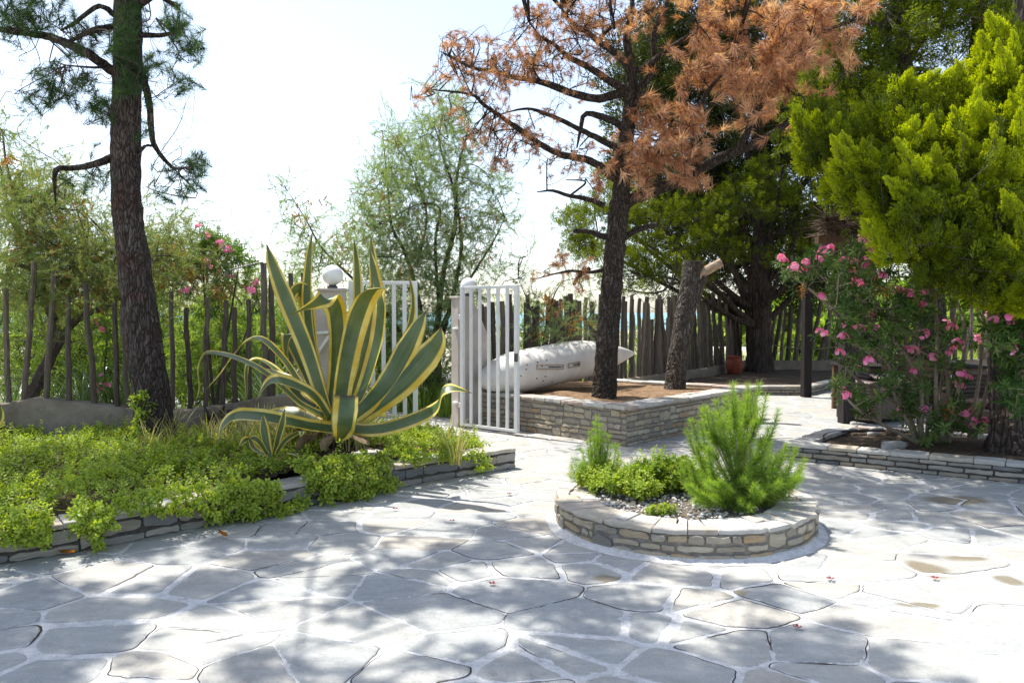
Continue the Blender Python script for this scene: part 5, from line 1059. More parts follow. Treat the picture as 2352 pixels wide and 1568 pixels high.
for _ in range(420):
    x, y = (U(1850, 2400), U(90, 680)); lim = 330 + (2352 - x) * .0
    lo = np.interp(x, [1820, 1900, 2000, 2100, 2200, 2400], [320, 380, 480, 570, 640, 680]); hi = np.interp(x, [1820, 1900, 2000, 2100, 2200, 2250, 2300, 2400], [240, 240, 230, 230, 210, 120, 60, 60])
    if not hi < y < lo: continue
    l = U(60, 190); a_ = math.radians(np.interp(x, [1800, 2100, 2400], [135, 118, 92]) + U(-22, 22)); bx, by = x - l * math.cos(a_), y + l * math.sin(a_)
    FLM.append((((x - 1764) / .3332, y / .3332), ((bx - 1764) / .3332, min(by, lo + 30) / .3332), np.interp(x, [1800, 2400], [8.0, 7.2]) - (y - 300) * .0012 + U(-.1, .35)))
S = []; Dd = []; SU = []; Bt = Buf()
ends = []
for (tp_, bs, dd) in FLM:
    a_ = at(*c4(*tp_), dd); b_ = at(*c4(*bs), dd + .35); ends.append(b_); L = np.linalg.norm(a_ - b_); n = int(24 + L * 105); ax = spline([b_, (a_ + b_) / 2 + A(.0, -.06, -.05), a_], 20); tube(Bt, ax, np.linspace(.010, .002, 20), 3, .5, 0, 0, cap=False)
    u = rng.random(n) ** .75; SU.append(1.15 - .8 * u); i_ = np.minimum(18, (u * 19).astype(int)); tng = np.gradient(ax, axis=0)[i_]; tng /= np.linalg.norm(tng, axis=1, keepdims=True); rad = (.17 * (1 - u) ** .85 + .006) * min(1.2, L / .8)
    o_ = rng.normal(0, 1, (n, 3)); o_ -= tng * (o_ * tng).sum(1, keepdims=True); o_ /= np.linalg.norm(o_, axis=1, keepdims=True); S.append(ax[i_] + o_ * (rad * rng.random(n) ** .4)[:, None] - tng * .05); Dd.append(tng + o_ * (.62 * (1 - u) + .05)[:, None] + A(-.10, 0, .12))
S = np.vstack(S); Dd = np.vstack(Dd); Dd /= np.linalg.norm(Dd, axis=1, keepdims=True)
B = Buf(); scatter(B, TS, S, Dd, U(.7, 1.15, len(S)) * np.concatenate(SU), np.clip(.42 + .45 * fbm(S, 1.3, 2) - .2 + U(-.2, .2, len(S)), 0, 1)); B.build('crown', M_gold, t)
fill = discs([(1990, 360, 80, 70, 7.9), (1880, 300, 50, 40, 8.2), (1900, 345, 55, 70, 7.9), (1985, 420, 60, 80, 7.6), (2060, 330, 70, 60, 7.9), (2060, 440, 80, 110, 7.5), (2140, 300, 60, 50, 8.), (2150, 420, 80, 110, 7.6), (2240, 260, 70, 70, 7.9), (2260, 380, 80, 110, 7.5), (2340, 250, 60, 60, 7.8), (2340, 400, 70, 90, 7.5), (2130, 520, 70, 100, 7.3), (2200, 530, 80, 130, 7.2), (2310, 530, 80, 130, 7.2), (2260, 620, 80, 110, 7.3), (2340, 640, 60, 80, 7.2), (2160, 620, 60, 40, 7.4), (2100, 570, 35, 30, 7.3), (2440, 450, 110, 120, 7.6), (2440, 250, 100, 80, 7.8), (2420, 640, 80, 80, 7.5), (2080, 240, 50, 24, 8.1), (2310, 120, 50, 40, 8.), (2400, 100, 80, 60, 8.)], 7.6, .22)
aa = [tr[25:]]
for k in range(20): e3 = fill[rng.integers(0, len(fill))] + A(.1, .3, -.1); s0 = tr[rng.integers(30, 80)]; aa.append(limb(t, np.array([s0, (s0 + e3) / 2 + A(0, 0, -.1), e3]), [.05, .035, .012], M_barkc, sides=6, n=12))
D = sprout(Bt, np.vstack(aa), np.vstack([fill, ends]), 12, .018, .004, .1, .08)[:len(fill)]; Bt.build('twigs', M_twig, t)
B = Buf(); scatter(B, TSw, fill, blend(D, (-.25, -.2, .7), .7, .3), U(.8, 1.2, len(fill)), U(.1, .6, len(fill))); q = rng.integers(0, len(fill), 1900); scatter(B, TS, fill[q] + rng.normal(0, .13, (1900, 3)), blend(D[q], (-.25, -.2, .7), .7, .35), U(.7, 1.1, 1900), U(.0, .6, 1900)); B.build('inner_crown', M_gold_mid, t)  # shade between the flames painted with the darker mid sprays

# ------------------------------------------------------------------ tamarisks
def tamarisk(name, label, base, stems, dl, d, ds, seeds, per=8, seed_n=1, mt=None, fat=1., more=1.5, jit=.12, droop=(.1, 0, .3)):
    t = thing(name, label, 'tamarisk', base); an = []
    for P, r in stems: an.append(limb(t, px(P, d), r, M_twig, 'stem', sides=6, rough=.06))
    tp = discs(dl, d, ds); B = Buf(); D = sprout(B, np.vstack(an), tp, per, .013, .002, .13, -.04); B.build('twigs', M_twig, t)
    B = Buf(); D = blend(D, (.15, 0, .55), .45, .4); scatter(B, TF, tp, D, U(.8, 1.5, len(tp)) * fat, U(.2, .9, len(tp))); m_ = int(len(tp) * more); q = rng.integers(0, len(tp), m_); scatter(B, TF, tp[q] + rng.normal(0, jit, (m_, 3)), blend(D[q], droop, .35, .5), U(.7, 1.3, m_) * fat, U(.2, 1., m_)); B.build('crown', mt or M_tam, t)
    if seeds: B = Buf(); sp_ = discs([(x, y, r_, n_ * 1.8) for x, y, r_, n_ in seeds], d - .25, ds * .6); D = blend(np.zeros((len(sp_), 3)), (-.1, 0, -.8), 1, .35); scatter(B, TSEED, sp_, D, U(.8, 1.7, len(sp_)), U(.2, .9, len(sp_))); B.build('seed_heads', M_tamseed, t)
    return t
tamarisk('tamarisk_tree', 'tall feathery tamarisk with orange seed tassels behind the open gate', gnd(985, 985) * A(1, 1, 0) * 1.25, [
    ([(985, 960), (990, 850), (1005, 740), (1020, 620), (1045, 520), (1050, 400), (1075, 300)], [.06, .055, .05, .04, .035, .025, .01]), ([(980, 960), (975, 800), (960, 680), (930, 580), (900, 520), (890, 420), (878, 300)], [.05, .045, .035, .03, .024, .016, .005]), ([(990, 960), (1010, 800), (1040, 680), (1060, 560), (1040, 430), (1010, 330), (1020, 250)], [.05, .04, .035, .028, .022, .015, .006]),
    ([(975, 960), (940, 800), (870, 700), (800, 630), (740, 570), (700, 500), (655, 430)], [.04, .03, .028, .022, .016, .01, .004]), ([(985, 920), (1010, 870), (1010, 760), (1080, 640), (1130, 560), (1160, 500)], [.04, .035, .03, .022, .014, .006]), ([(960, 600), (980, 500), (960, 420), (930, 340)], [.022, .018, .012, .005]), ([(1010, 740), (1000, 560), (1010, 480), (960, 470), (900, 500)], [.03, .025, .018, .014, .006])],
    [(888, 300, 16, 8), (905, 345, 28, 20), (935, 330, 20, 12), (880, 390, 34, 26), (930, 400, 40, 36), (1000, 290, 34, 30), (1045, 265, 40, 36), (990, 350, 40, 36), (1060, 340, 42, 36), (1010, 225, 12, 5), (985, 195, 5, 2), (860, 450, 42, 40), (930, 470, 55, 64), (1010, 440, 50, 52), (1080, 420, 42, 36), (1130, 440, 34, 20), (830, 520, 40, 36), (900, 550, 50, 64), (980, 550, 55, 70), (1060, 520, 50, 50), (1130, 520, 38, 26), (1165, 500, 20, 7), (800, 580, 36, 22), (870, 620, 50, 56), (960, 630, 55, 64), (1040, 620, 50, 50), (1110, 600, 38, 24), (920, 700, 50, 56), (1000, 720, 50, 56), (1080, 700, 40, 36), (960, 790, 50, 50), (1030, 790, 44, 40), (960, 870, 46, 44), (1020, 880, 36, 34), (700, 560, 40, 18), (660, 470, 16, 8), (655, 425, 8, 4), (680, 520, 22, 10), (740, 600, 34, 20), (690, 620, 34, 22), (760, 540, 26, 8), (720, 500, 18, 4), (890, 800, 40, 34), (880, 720, 40, 34)], 13.2, .45,
    [(800, 540, 40, 14), (870, 500, 60, 22), (900, 600, 70, 26), (950, 480, 60, 22), (1000, 560, 70, 26), (1090, 580, 40, 16), (800, 600, 40, 14), (690, 480, 30, 12), (700, 510, 30, 8), (740, 460, 20, 4), (860, 430, 40, 10), (900, 320, 22, 8), (1040, 420, 50, 12), (980, 650, 60, 18), (1095, 600, 14, 5), (1050, 500, 40, 12), (1120, 480, 30, 8), (1010, 300, 40, 8)], fat=1.2, more=2.3)
d = 9.6
tamarisk('tamarisk_tree', 'tamarisk with drooping brownish sprays hanging over the fence at the far left', (at(70, 930, d) * A(1, 1, 0)), [
    ([(60, 930), (90, 870), (130, 780), (110, 700), (70, 600), (20, 480), (0, 380)], [.09, .085, .07, .055, .045, .03, .012]), ([(100, 850), (170, 740), (250, 700), (330, 640), (420, 610), (520, 600)], [.06, .05, .035, .028, .02, .006]), ([(95, 700), (150, 640), (220, 600), (300, 560), (380, 560)], [.04, .035, .025, .018, .006]), ([(70, 620), (30, 600), (-20, 580)], [.03, .02, .01]), ([(110, 700), (70, 560), (110, 450), (150, 420)], [.035, .026, .018, .006]), ([(160, 660), (200, 560), (200, 480)], [.02, .014, .006]), ([(60, 500), (20, 400), (5, 300)], [.028, .02, .008])],
    [(10, 300, 16, 12), (30, 330, 12, 4), (20, 440, 40, 36), (70, 430, 34, 24), (110, 470, 40, 30), (40, 510, 50, 50), (110, 540, 50, 44), (170, 480, 34, 18), (180, 560, 46, 44), (60, 590, 50, 50), (140, 620, 46, 50), (210, 620, 46, 50), (250, 560, 34, 26), (240, 660, 40, 36), (370, 570, 34, 28), (420, 590, 40, 40), (480, 620, 40, 34), (400, 640, 40, 34), (530, 640, 26, 14), (350, 610, 40, 40), (30, 660, 40, 34), (100, 680, 36, 26), (380, 540, 22, 8), (170, 690, 34, 20), (500, 590, 24, 8), (300, 600, 40, 20), (560, 700, 20, 5)], d, .45,
    [(110, 520, 60, 24), (200, 600, 60, 34), (160, 660, 50, 26), (230, 680, 30, 16), (400, 600, 50, 28), (470, 620, 40, 26), (515, 650, 22, 18), (60, 560, 50, 16), (20, 360, 10, 12), (40, 420, 40, 10), (350, 620, 40, 14), (190, 470, 30, 8), (500, 680, 20, 8)], mt=leafmat('tamarisk_dull', [(.07, .12, .045), (.17, .23, .09), (.32, .31, .14)], .4), more=3.6, fat=1.1, jit=.22, droop=(.5, -.1, -.5))
tamarisk('tamarisk_shrub', 'small feathery tamarisk leaning over the white hull in front of the log fence', at(1230, 880, 11.9) * A(1, 1, 0), [([(1235, 870), (1240, 790), (1215, 700), (1190, 640)], [.02, .016, .01, .004]), ([(1235, 870), (1280, 770), (1320, 730), (1360, 740)], [.018, .014, .01, .003]), ([(1236, 860), (1260, 720), (1290, 650), (1340, 640)], [.018, .012, .008, .003])],
    [(1200, 640, 26, 14), (1215, 700, 26, 24), (1220, 760, 26, 24), (1180, 600, 20, 5), (1280, 690, 30, 18), (1330, 650, 30, 16), (1300, 750, 34, 26), (1350, 750, 24, 18), (1360, 700, 20, 12), (1250, 790, 30, 14), (1160, 640, 20, 6), (1225, 560, 20, 3)], 12.0, .25, [(1255, 670, 14, 8), (1250, 720, 14, 10), (1240, 760, 10, 5), (1330, 740, 30, 12), (1275, 700, 20, 6)], more=.25)

# ------------------------------------------------------------------ shrubs and grasses beyond the fences
def shrub(label, x, ytop, dist, rad, n, Ts, mt, sc=1., grp='shrubs beyond the fence', zb=0.):
    top = at(x, ytop, dist); base = A(top[0], dist, zb); H = top[2] - zb; t = thing('shrub', label, 'shrub', base, grp); B = Buf(); an = []
    for k in range(7):
        e = base + A(rng.normal(0, rad * .5), rng.normal(0, rad * .4), H * U(.6, .9)); q = spline([base + A(*rng.normal(0, .05, 2), 0), (base + e) / 2 + rng.normal(0, .05, 3), e], 10); tube(B, q, np.linspace(.02, .006, 10), 5, .5); an.append(q)
    g_ = rng.normal(0, 1, (n, 3)); g_ /= np.linalg.norm(g_, axis=1, keepdims=True); tp = base + A(0, 0, H * .52) + g_ * (rng.random((n, 1)) ** .4) * A(rad, rad * .8, H * .5) * (.75 + .5 * fbm(g_ * 2 + x, 1.3, 2))[:, None]; tp[:, 2] = np.maximum(tp[:, 2], zb + .05)
    D = sprout(B, np.vstack(an), tp, 14, .012, .003, .12); B.build('stems', M_twig, t)
    B = Buf(); scatter(B, Ts, tp, blend(D, (0, 0, .7), .4, .4), U(.8, 1.4, n) * sc, U(.1, 1., n)); B.build('foliage', mt, t); return t
nm_ = ['far left behind the leaning tamarisk trunk', 'behind the first fence posts', 'between the third and fourth fence posts', 'left of the pine trunk', 'hidden partly by the pine trunk', 'right of the pine trunk', 'behind the short post right of the pine', 'behind the agave leaf tips', 'behind the paired tall posts', 'left of the agave crown', 'behind the left gate pillar', 'behind the left gate leaf']
for k, (x, y, dd, r) in enumerate([(-60, 560, 11.5, 1.1), (60, 640, 12.5, 1.1), (150, 690, 11., .8), (240, 640, 13, 1.1), (330, 660, 12, 1.), (430, 650, 12.5, 1.1), (500, 700, 11., .7), (560, 670, 12.5, 1.), (630, 640, 13.5, 1.1), (720, 690, 12.2, .9), (800, 680, 14.5, 1.1), (900, 740, 13.5, .9)]):
    shrub('feathery bright green shrub beyond the fence, ' + nm_[k], x, y, dd, r, 760, TFd, M_shrub, 1.0)
for k, (x, y, dd, r, w_) in enumerate([(1120, 720, 16, .7, 'just right of the gate'), (1190, 700, 17, .9, 'behind the posts over the hull'), (1300, 735, 18, .9, 'behind the posts near the dead pine'), (1480, 745, 21, .7, 'between dead pine and cut trunk'), (1560, 770, 22, .6, 'behind the cut trunk')]): shrub('low green shrub seen through the log fence, ' + w_, x, y, dd, r, 260, TFd, M_shrub, 1.2)
for k, (x, y, dd, r, w_) in enumerate([(1650, 735, 40, 1.6, 'left of the cypress'), (1820, 690, 30, 2., 'right of the cypress trunk'), (1900, 665, 36, 2.6, 'behind the first pergola post'), (2010, 640, 38, 3., 'behind the oleander top'), (2130, 650, 34, 2.8, 'under the golden cypress'), (2240, 690, 30, 2.2, 'behind the oleander stems'), (1870, 770, 23, .8, 'low at the log fence'), (1960, 740, 24, 1., 'right of the pergola post'), (2330, 700, 32, 2.6, 'at the right edge')]): shrub('far olive green bush beyond the back fence, ' + w_, x, y, dd, r, 420, TB, M_shrub, 1.6 + dd * .04, 'far bushes beyond the back fence')
def T_blades(n, H, w, sp_):
    B = Buf()
    for k in range(n):
        ph = U(0, 6.283); l = H * U(.6, 1.1); o_ = U(.3, 1.) * sp_; t_ = np.linspace(0, 1, 7); P = np.column_stack([math.cos(ph) * (o_ * t_ ** 1.6 * l + .03), math.sin(ph) * (o_ * t_ ** 1.6 * l + .03), l * (t_ - .42 * o_ * t_ ** 2.4)]); s_ = A(-math.sin(ph), math.cos(ph), 0)[None] * (w * (1 - t_ ** 2) + .001)[:, None]; r = .5 + U(-.4, .4)
        B.add(np.vstack([P - s_, P + s_]), None, [(i, i + 1, i + 8, i + 7) for i in range(6)], np.column_stack([np.full(14, r), np.tile(t_, 2), np.zeros(14)]))
    return template(B)
TG = [T_blades(70, 1., .009, .8) for _ in range(3)]
for k, (x, y, dd, h, lb) in enumerate([(180, 925, 9.6, .9, 'left of the fourth fence post'), (215, 925, 10.2, 1.2, 'behind the fourth fence post'), (270, 930, 9.8, 1.05, 'just left of the pine trunk'), (300, 900, 10.4, 1.2, 'hidden by the pine trunk'), (30, 925, 9.9, .9, 'at the far left corner'), (640, 900, 9.9, 1.1, 'between the tall post pair and the next post'), (600, 880, 10.3, 1.2, 'behind the paired tall posts'), (420, 935, 9.7, .5, 'right of the pine trunk'), (680, 880, 10.4, 1.1, 'left of the left gate pillar'), (120, 920, 10.3, .8, 'under the leaning tamarisk stem')]):
    p = at(x, y, dd); p[2] = .05; B = Buf(); inst(B, TG[k % 3], p[None], A(0, 0, 1), A(h * 1.1), .5); tag(B.build('grass_clump', M_blade, loc=p), 'shiny arching grass clump beyond the fence, ' + lb, 'grass clump', 'silvery grass clumps beyond the left fence')
P = []
for _ in range(900):
    s__ = U(0, fp.len); q, N = fp.at(np.array([s__])); P.append(np.r_[q[0] - N[0] * U(.4, 2.2), -.05])
for _ in range(500): P.append(A(U(6, 16), U(21.2, 24), -.05))
B = Buf(); Tg = T_blades(14, .5, .006, .6); inst(B, Tg, np.array(P), A(0, 0, 1), U(.5, 1.5, len(P)), U(.2, .9, len(P))); tag(B.build('beach_grass', M_shrub), 'thin green grass growing along the outside of the log fence', 'grass', kind='stuff')

# ------------------------------------------------------------------ oleanders
def petals(B, c, n, R, s, up=A(0, -.5, .8)):
    up = up / np.linalg.norm(up)
    for k in range(n):
        g_ = rng.normal(0, 1, 3); g_ /= np.linalg.norm(g_); g_ = g_ + up * .9; g_ /= np.linalg.norm(g_); p = c + g_ * R * U(.6, 1); F = frames(g_[None])[0]; r = U(.25, 1.); a0 = U(0, 6)
        for j in range(5): q = a0 + j * 1.257; d_ = F @ A(math.cos(q), math.sin(q), .35); leaf(B, p, d_, g_, s * U(.85, 1.1), s * .85, 'petal', r + U(-.1, .1), .05, .2)
def oleander(label, base, stems, dl, d, ds, flowers, mat, r0=.018, fd=None, sc=1., stem_mat=None, dead=0, fn=8, fs=.024, dens=1.):
    t = thing('oleander_bush', label, 'oleander', base); an = []
    for P, r in stems: an.append(limb(t, px(P, d), r, stem_mat or M_twigl, 'stem', sides=7, rough=.04))
    tp = discs([(x, y, r_, max(2, int(n_ * dens))) for x, y, r_, n_ in dl], d, ds); B = Buf(); fl = np.array([at(x, y, (fd or d) + rng.normal(0, ds * .6)) for x, y in flowers]); D = sprout(B, np.vstack(an), np.vstack([tp, fl]), 6, .010, .003, .10); B.build('twigs', stem_mat or M_twigl, t)
    B = Buf(); scatter(B, TO, tp, blend(D[:len(tp)], (-.1, -.1, .6), .4, .25), U(.75, 1.15, len(tp)) * sc, U(.1, .95, len(tp))); scatter(B, TO, fl - A(0, 0, .05), blend(D[len(tp):], (0, 0, 1), .4, .2), U(.7, 1., len(fl)) * sc, U(.3, .9, len(fl))); B.build('leaves', mat, t)
    if dead: B = Buf(); q = discs([(2190, 950, 30, 4), (2180, 930, 20, 3), (2115, 600, 16, 2), (2150, 640, 30, 3), (1835, 660, 12, 2), (2030, 640, 30, 3)], d - .2, .1); scatter(B, TO, q, blend(np.zeros_like(q), (0, 0, -1), 1, .3), U(.6, .8, len(q)), U(.2, .8, len(q))); B.build('withered_leaves', M_orange, t)
    for c in fl: B = Buf(); petals(B, c - A(0, .12, 0), int(rng.integers(max(2, fn - 4), fn + 3)), .055 * U(.7, 1.2), fs); B.build('flower_cluster', M_pink, t)
    return t
c8 = lambda x, y: (1764 + x * .3332, 522.4 + y * .3332)
FLW = [(80, 240), (65, 215), (140, 300), (160, 275), (225, 250), (215, 300), (345, 165), (400, 150), (325, 220), (335, 200), (615, 90), (660, 115), (680, 165), (500, 240), (560, 235), (655, 235), (710, 215), (700, 240), (640, 270), (550, 310), (560, 370), (540, 400), (590, 390), (755, 340), (340, 480), (850, 435), (880, 450), (940, 465), (955, 500), (1045, 455), (1025, 545), (675, 610), (500, 685), (540, 690), (605, 695), (720, 705), (335, 730), (480, 760), (465, 870), (1030, 735), (1180, 665), (1220, 690), (1240, 830), (1210, 860), (1260, 800), (930, 840), (970, 850), (1090, 890), (655, 915), (600, 960), (960, 990), (1285, 995), (1250, 1075), (1290, 1085), (480, 1110), (500, 1150), (885, 1250), (1030, 1245), (1280, 1245), (1310, 1275), (1350, 1265), (1370, 1320), (1400, 1340), (1360, 1360), (1440, 1320), (1480, 610), (1400, 770), (1330, 1030)]
st = [[(2107, 1020), (2084, 965), (2054, 905), (2030, 855), (2017, 799)], [(2107, 1020), (2064, 932), (1997, 892), (1950, 852), (1934, 815)], [(2117, 1018), (2117, 922), (2112, 822), (2090, 760), (2030, 720), (1980, 690), (1930, 660)], [(2180, 1015), (2177, 839), (2190, 740), (2170, 640), (2130, 580)], [(2225, 1010), (2250, 856), (2257, 756), (2237, 690)], [(2240, 1005), (2270, 880), (2290, 790), (2300, 720)],
      [(2110, 1018), (2070, 900), (2000, 800), (1940, 740), (1890, 690), (1835, 645), (1800, 622)], [(2120, 1015), (2090, 850), (2040, 740), (1985, 650), (1962, 590)], [(2150, 1015), (2150, 880), (2152, 760), (2140, 650), (2080, 600)], [(2105, 1015), (2010, 965), (1965, 935), (1930, 895)], [(2160, 1015), (2200, 900), (2215, 760), (2190, 660), (2200, 600)], [(2130, 1015), (2125, 900), (2060, 790), (2000, 740), (1960, 700)], [(2115, 1015), (2100, 900), (2085, 800), (2070, 720)], [(2170, 1015), (2160, 900), (2180, 800), (2200, 720)], [(2110, 1016), (2075, 930), (2035, 830), (1960, 790), (1920, 760)]]
st = [([(x, y, 8.55 + (U(-.25, .25) if k else 0)) for k, (x, y) in enumerate(P)], [.023, .019, .015, .009]) for P in st]
oleander('pink flowering oleander with many bare grey stems in the low planter', gnd(2135, 1012, .17), st,
    [(1835, 628, 30, 14), (1880, 610, 34, 20), (1930, 640, 44, 30), (1985, 590, 40, 26), (1965, 680, 40, 24), (2020, 640, 44, 34), (2080, 690, 40, 26), (1930, 700, 26, 9), (1990, 740, 34, 14), (1945, 765, 34, 20), (2050, 740, 40, 18), (2110, 740, 40, 22), (2040, 790, 30, 14), (2180, 770, 30, 8), (2050, 865, 40, 14), (2100, 900, 44, 22), (2180, 960, 44, 26), (2150, 1000, 34, 18), (2230, 960, 30, 12), (1990, 925, 34, 14), (1940, 885, 16, 8), (2120, 660, 30, 12), (2040, 580, 24, 12), (2000, 810, 26, 8), (1950, 830, 20, 7), (2140, 830, 40, 14), (2200, 860, 30, 10), (2090, 960, 30, 12), (1965, 900, 14, 6)], 8.5, .28, [c8(*q) for q in FLW], M_ole, dead=1, dens=1.2, fn=12, fs=.026, sc=.9)
oleander('dark leaved oleander in front of the golden cypress trunk at the right edge', gnd(2400, 1050, .15), [([(2400, 1050), (2370, 950), (2340, 850), (2320, 760)], [.02, .016, .01, .005]), ([(2410, 1050), (2400, 900), (2350, 780), (2300, 730)], [.02, .016, .01, .005])],
    [(2320, 720, 30, 14), (2345, 770, 44, 34), (2310, 790, 30, 14), (2345, 850, 40, 26), (2330, 900, 30, 12), (2400, 800, 60, 40), (2290, 700, 20, 6), (2350, 700, 30, 14), (2340, 930, 20, 5)], 7.5, .2, [c8(*q) for q in ((1605, 615), (1610, 650), (1560, 820), (1610, 840), (1640, 835), (1764, 835), (1690, 1040), (1500, 640))], M_ole, sc=1.15)
oleander('oleander with deep pink flowers above the fence between the pine and the agave', at(490, 930, 9.2) * A(1, 1, 0), [([(490, 930, 9.2), (480, 800, 9.2), (470, 680, 9.2), (465, 560, 9.2)], [.02, .016, .012, .006]), ([(495, 930, 9.2), (520, 780, 9.2), (540, 660, 9.2), (550, 600, 9.2)], [.018, .014, .01, .004]), ([(495, 930, 9.2), (560, 780, 9.2), (590, 680, 9.2)], [.018, .012, .005])],
    [(470, 550, 22, 12), (500, 560, 26, 16), (540, 580, 22, 14), (470, 590, 28, 16), (560, 610, 24, 12), (590, 650, 24, 12), (520, 640, 26, 8), (600, 700, 26, 8), (530, 740, 40, 10), (480, 700, 34, 8)], 9.2, .2, [(467, 527), (485, 545), (492, 553), (515, 562), (522, 572), (535, 578), (505, 568), (485, 602), (490, 610), (440, 672), (540, 640), (575, 662), (585, 668), (595, 650), (590, 672)], M_olebr, sc=.8, stem_mat=M_twig, fn=7, fs=.026)
oleander('low pink oleander among grasses behind the fence, left of the pine trunk', at(240, 930, 9.9) * A(1, 1, 0), [([(245, 930, 9.9), (240, 860, 9.9), (245, 780, 9.9), (240, 740, 9.9)], [.014, .012, .01, .004])], [(240, 760, 24, 10), (250, 830, 34, 12), (240, 890, 30, 10)], 9.9, .15, [(232, 742), (245, 757), (250, 752), (248, 864), (237, 884), (243, 896), (258, 884)], M_olebr, sc=.9, stem_mat=M_twig, fn=6)

# ------------------------------------------------------------------ the variegated agave
m, nt = mat_new('agave_leaf'); x = att(nt); co = nd(nt, 'TexCoord').outputs['Object']
au = x[1]; st_n = nd(nt, 'TexNoise', {'Vector': nd(nt, 'CombineXYZ', {0: math_(nt, 'MULTIPLY', au, 9.), 1: math_(nt, 'MULTIPLY', x[2], .5), 2: math_(nt, 'MULTIPLY', x[0], 20.)}).outputs[0], 'Scale': 2.2, 'Detail': 3.}).outputs['Fac']
g_ = mix(nt, ramp(nt, noise_(nt, co, 3.5, 4., .6), [(.35, gray(0)), (.68, gray(1))]), (.05, .10, .028), (.115, .17, .085)); g_ = mix(nt, ramp(nt, st_n, [(.58, gray(0)), (.66, gray(.5))]), g_, (.24, .29, .13))
yl = mix(nt, ramp(nt, noise_(nt, co, 6., 3.), [(.4, gray(0)), (.65, gray(1))]), (.66, .46, .04), (.78, .66, .20)); edge = math_(nt, 'ADD', au, math_(nt, 'MULTIPLY', math_(nt, 'SUBTRACT', st_n, .5), .22))
c = mix(nt, ramp(nt, edge, [(.61, gray(0)), (.67, gray(1))]), g_, yl); c = mix(nt, ramp(nt, noise_(nt, co, 14., 6., .7), [(.70, gray(0)), (.78, gray(.7))]), c, (.22, .17, .13)); c = mix(nt, ramp(nt, x[2], [(.93, gray(0)), (1., gray(1))]), c, (.05, .025, .03)); c = mix(nt, ramp(nt, au, [(.985, gray(0)), (.995, gray(.6))]), c, (.16, .09, .05))
finish(nt, c, .34, bump=st_n, bstr=.2, bdist=.004, spec=.4, trans=.24, tcol=mix(nt, .5, c, (.9, .85, .2))); M_agave = m
M_drybrown = plain('withered_agave_leaf', (.12, .085, .05), .85, .15, (.26, .20, .12), 16., .4)
def agave_leaf(t, P, width, W0, W1=None, prof=None, thick=.007, ch=.22, seed=0., n=46, tip=True, mat=None):
    """P: centre line in space; W0, W1: the width direction at base and tip; ch: channel depth"""
    sh = .16 * math.sin(seed * 37.); q = spline(P, n); T = np.gradient(q, axis=0); T /= np.linalg.norm(T, axis=1, keepdims=True); u = np.linspace(0, 1, n); W1 = W0 if W1 is None else W1
    Wd = np.outer(1 - u, A(*W0)) + np.outer(u, A(*W1)); Wd -= T * (Wd * T).sum(1, keepdims=True); Wd /= np.linalg.norm(Wd, axis=1, keepdims=True)
    for k in range(1, n):
        if np.dot(Wd[k], Wd[k - 1]) < 0: Wd[k] *= -1
    for _ in range(3): Wd[1:-1] = (Wd[:-2] + Wd[1:-1] * 2 + Wd[2:]) / 4; Wd /= np.linalg.norm(Wd, axis=1, keepdims=True)
    N = np.cross(Wd, T); w = np.interp(u, *(prof or ([0, .12, .4, .62, .85, .96, 1.], [.62, .66, .95, 1., .55, .14, .01]))) * width / 2
    cs_ = np.array([-1, -.82, -.6, -.3, 0, .3, .6, .82, 1.]); k = len(cs_); chn = ch * (1 - .55 * u); rows = []
    wav = 1 + .0 * u; edge_w = (fbm(np.column_stack([u * 9, u * 0 + seed, u * 0]), 1., 2) - .5) * .10 * width
    top = q[:, None] + Wd[:, None] * (cs_[None] * w[:, None])[..., None] + N[:, None] * ((cs_ ** 2)[None] * (w * chn)[:, None] + np.abs(cs_)[None] ** 3 * edge_w[:, None])[..., None]
    th = thick * (1 - cs_ ** 2 * .92)[None] * (1.3 - u)[:, None] * (1 + 2.2 * np.exp(-u / .08))[:, None]; bot = top - N[:, None] * th[..., None]
    v = np.vstack([top.reshape(-1, 3), bot.reshape(-1, 3)]); a_ = np.stack([np.full((n, k), seed % 1), np.tile(np.abs(cs_) + sh * np.sign(cs_) * (np.abs(cs_) > .4) * (np.abs(cs_) < .95), (n, 1)), np.tile(u[:, None] if tip else u[:, None] * .8, (1, k))], -1).reshape(-1, 3); a_ = np.vstack([a_, a_])
    i = np.arange(n - 1)[:, None] * k + np.arange(k - 1)[None]; f = np.stack([i, i + 1, i + 1 + k, i + k], -1).reshape(-1, 4); o_ = n * k; B = Buf(); B.add(v, None, np.vstack([f, f[:, ::-1] + o_]), a_)
    # teeth along both margins
    for j, sg in ((0, -1), (k - 1, 1)):
        for r in np.arange(3, n - 4, .62):
            r0 = int(r); fr_ = r - r0; p = top[r0, j] * (1 - fr_) + top[r0 + 1, j] * fr_; s_ = .0055; B.add([p - T[r0] * s_, p + T[r0] * s_, p + Wd[r0] * sg * .008 - T[r0] * .001], [(0, 1, 2)], None, A(seed % 1, 1., .5))
    return B.build('leaf' if mat is None else 'withered_leaf', mat or M_agave, t, smooth=True)
BA = at(775, 985, 7.25)
t = thing('agave', 'large variegated agave with green and yellow striped leaves in the left bed', 'agave', BA)
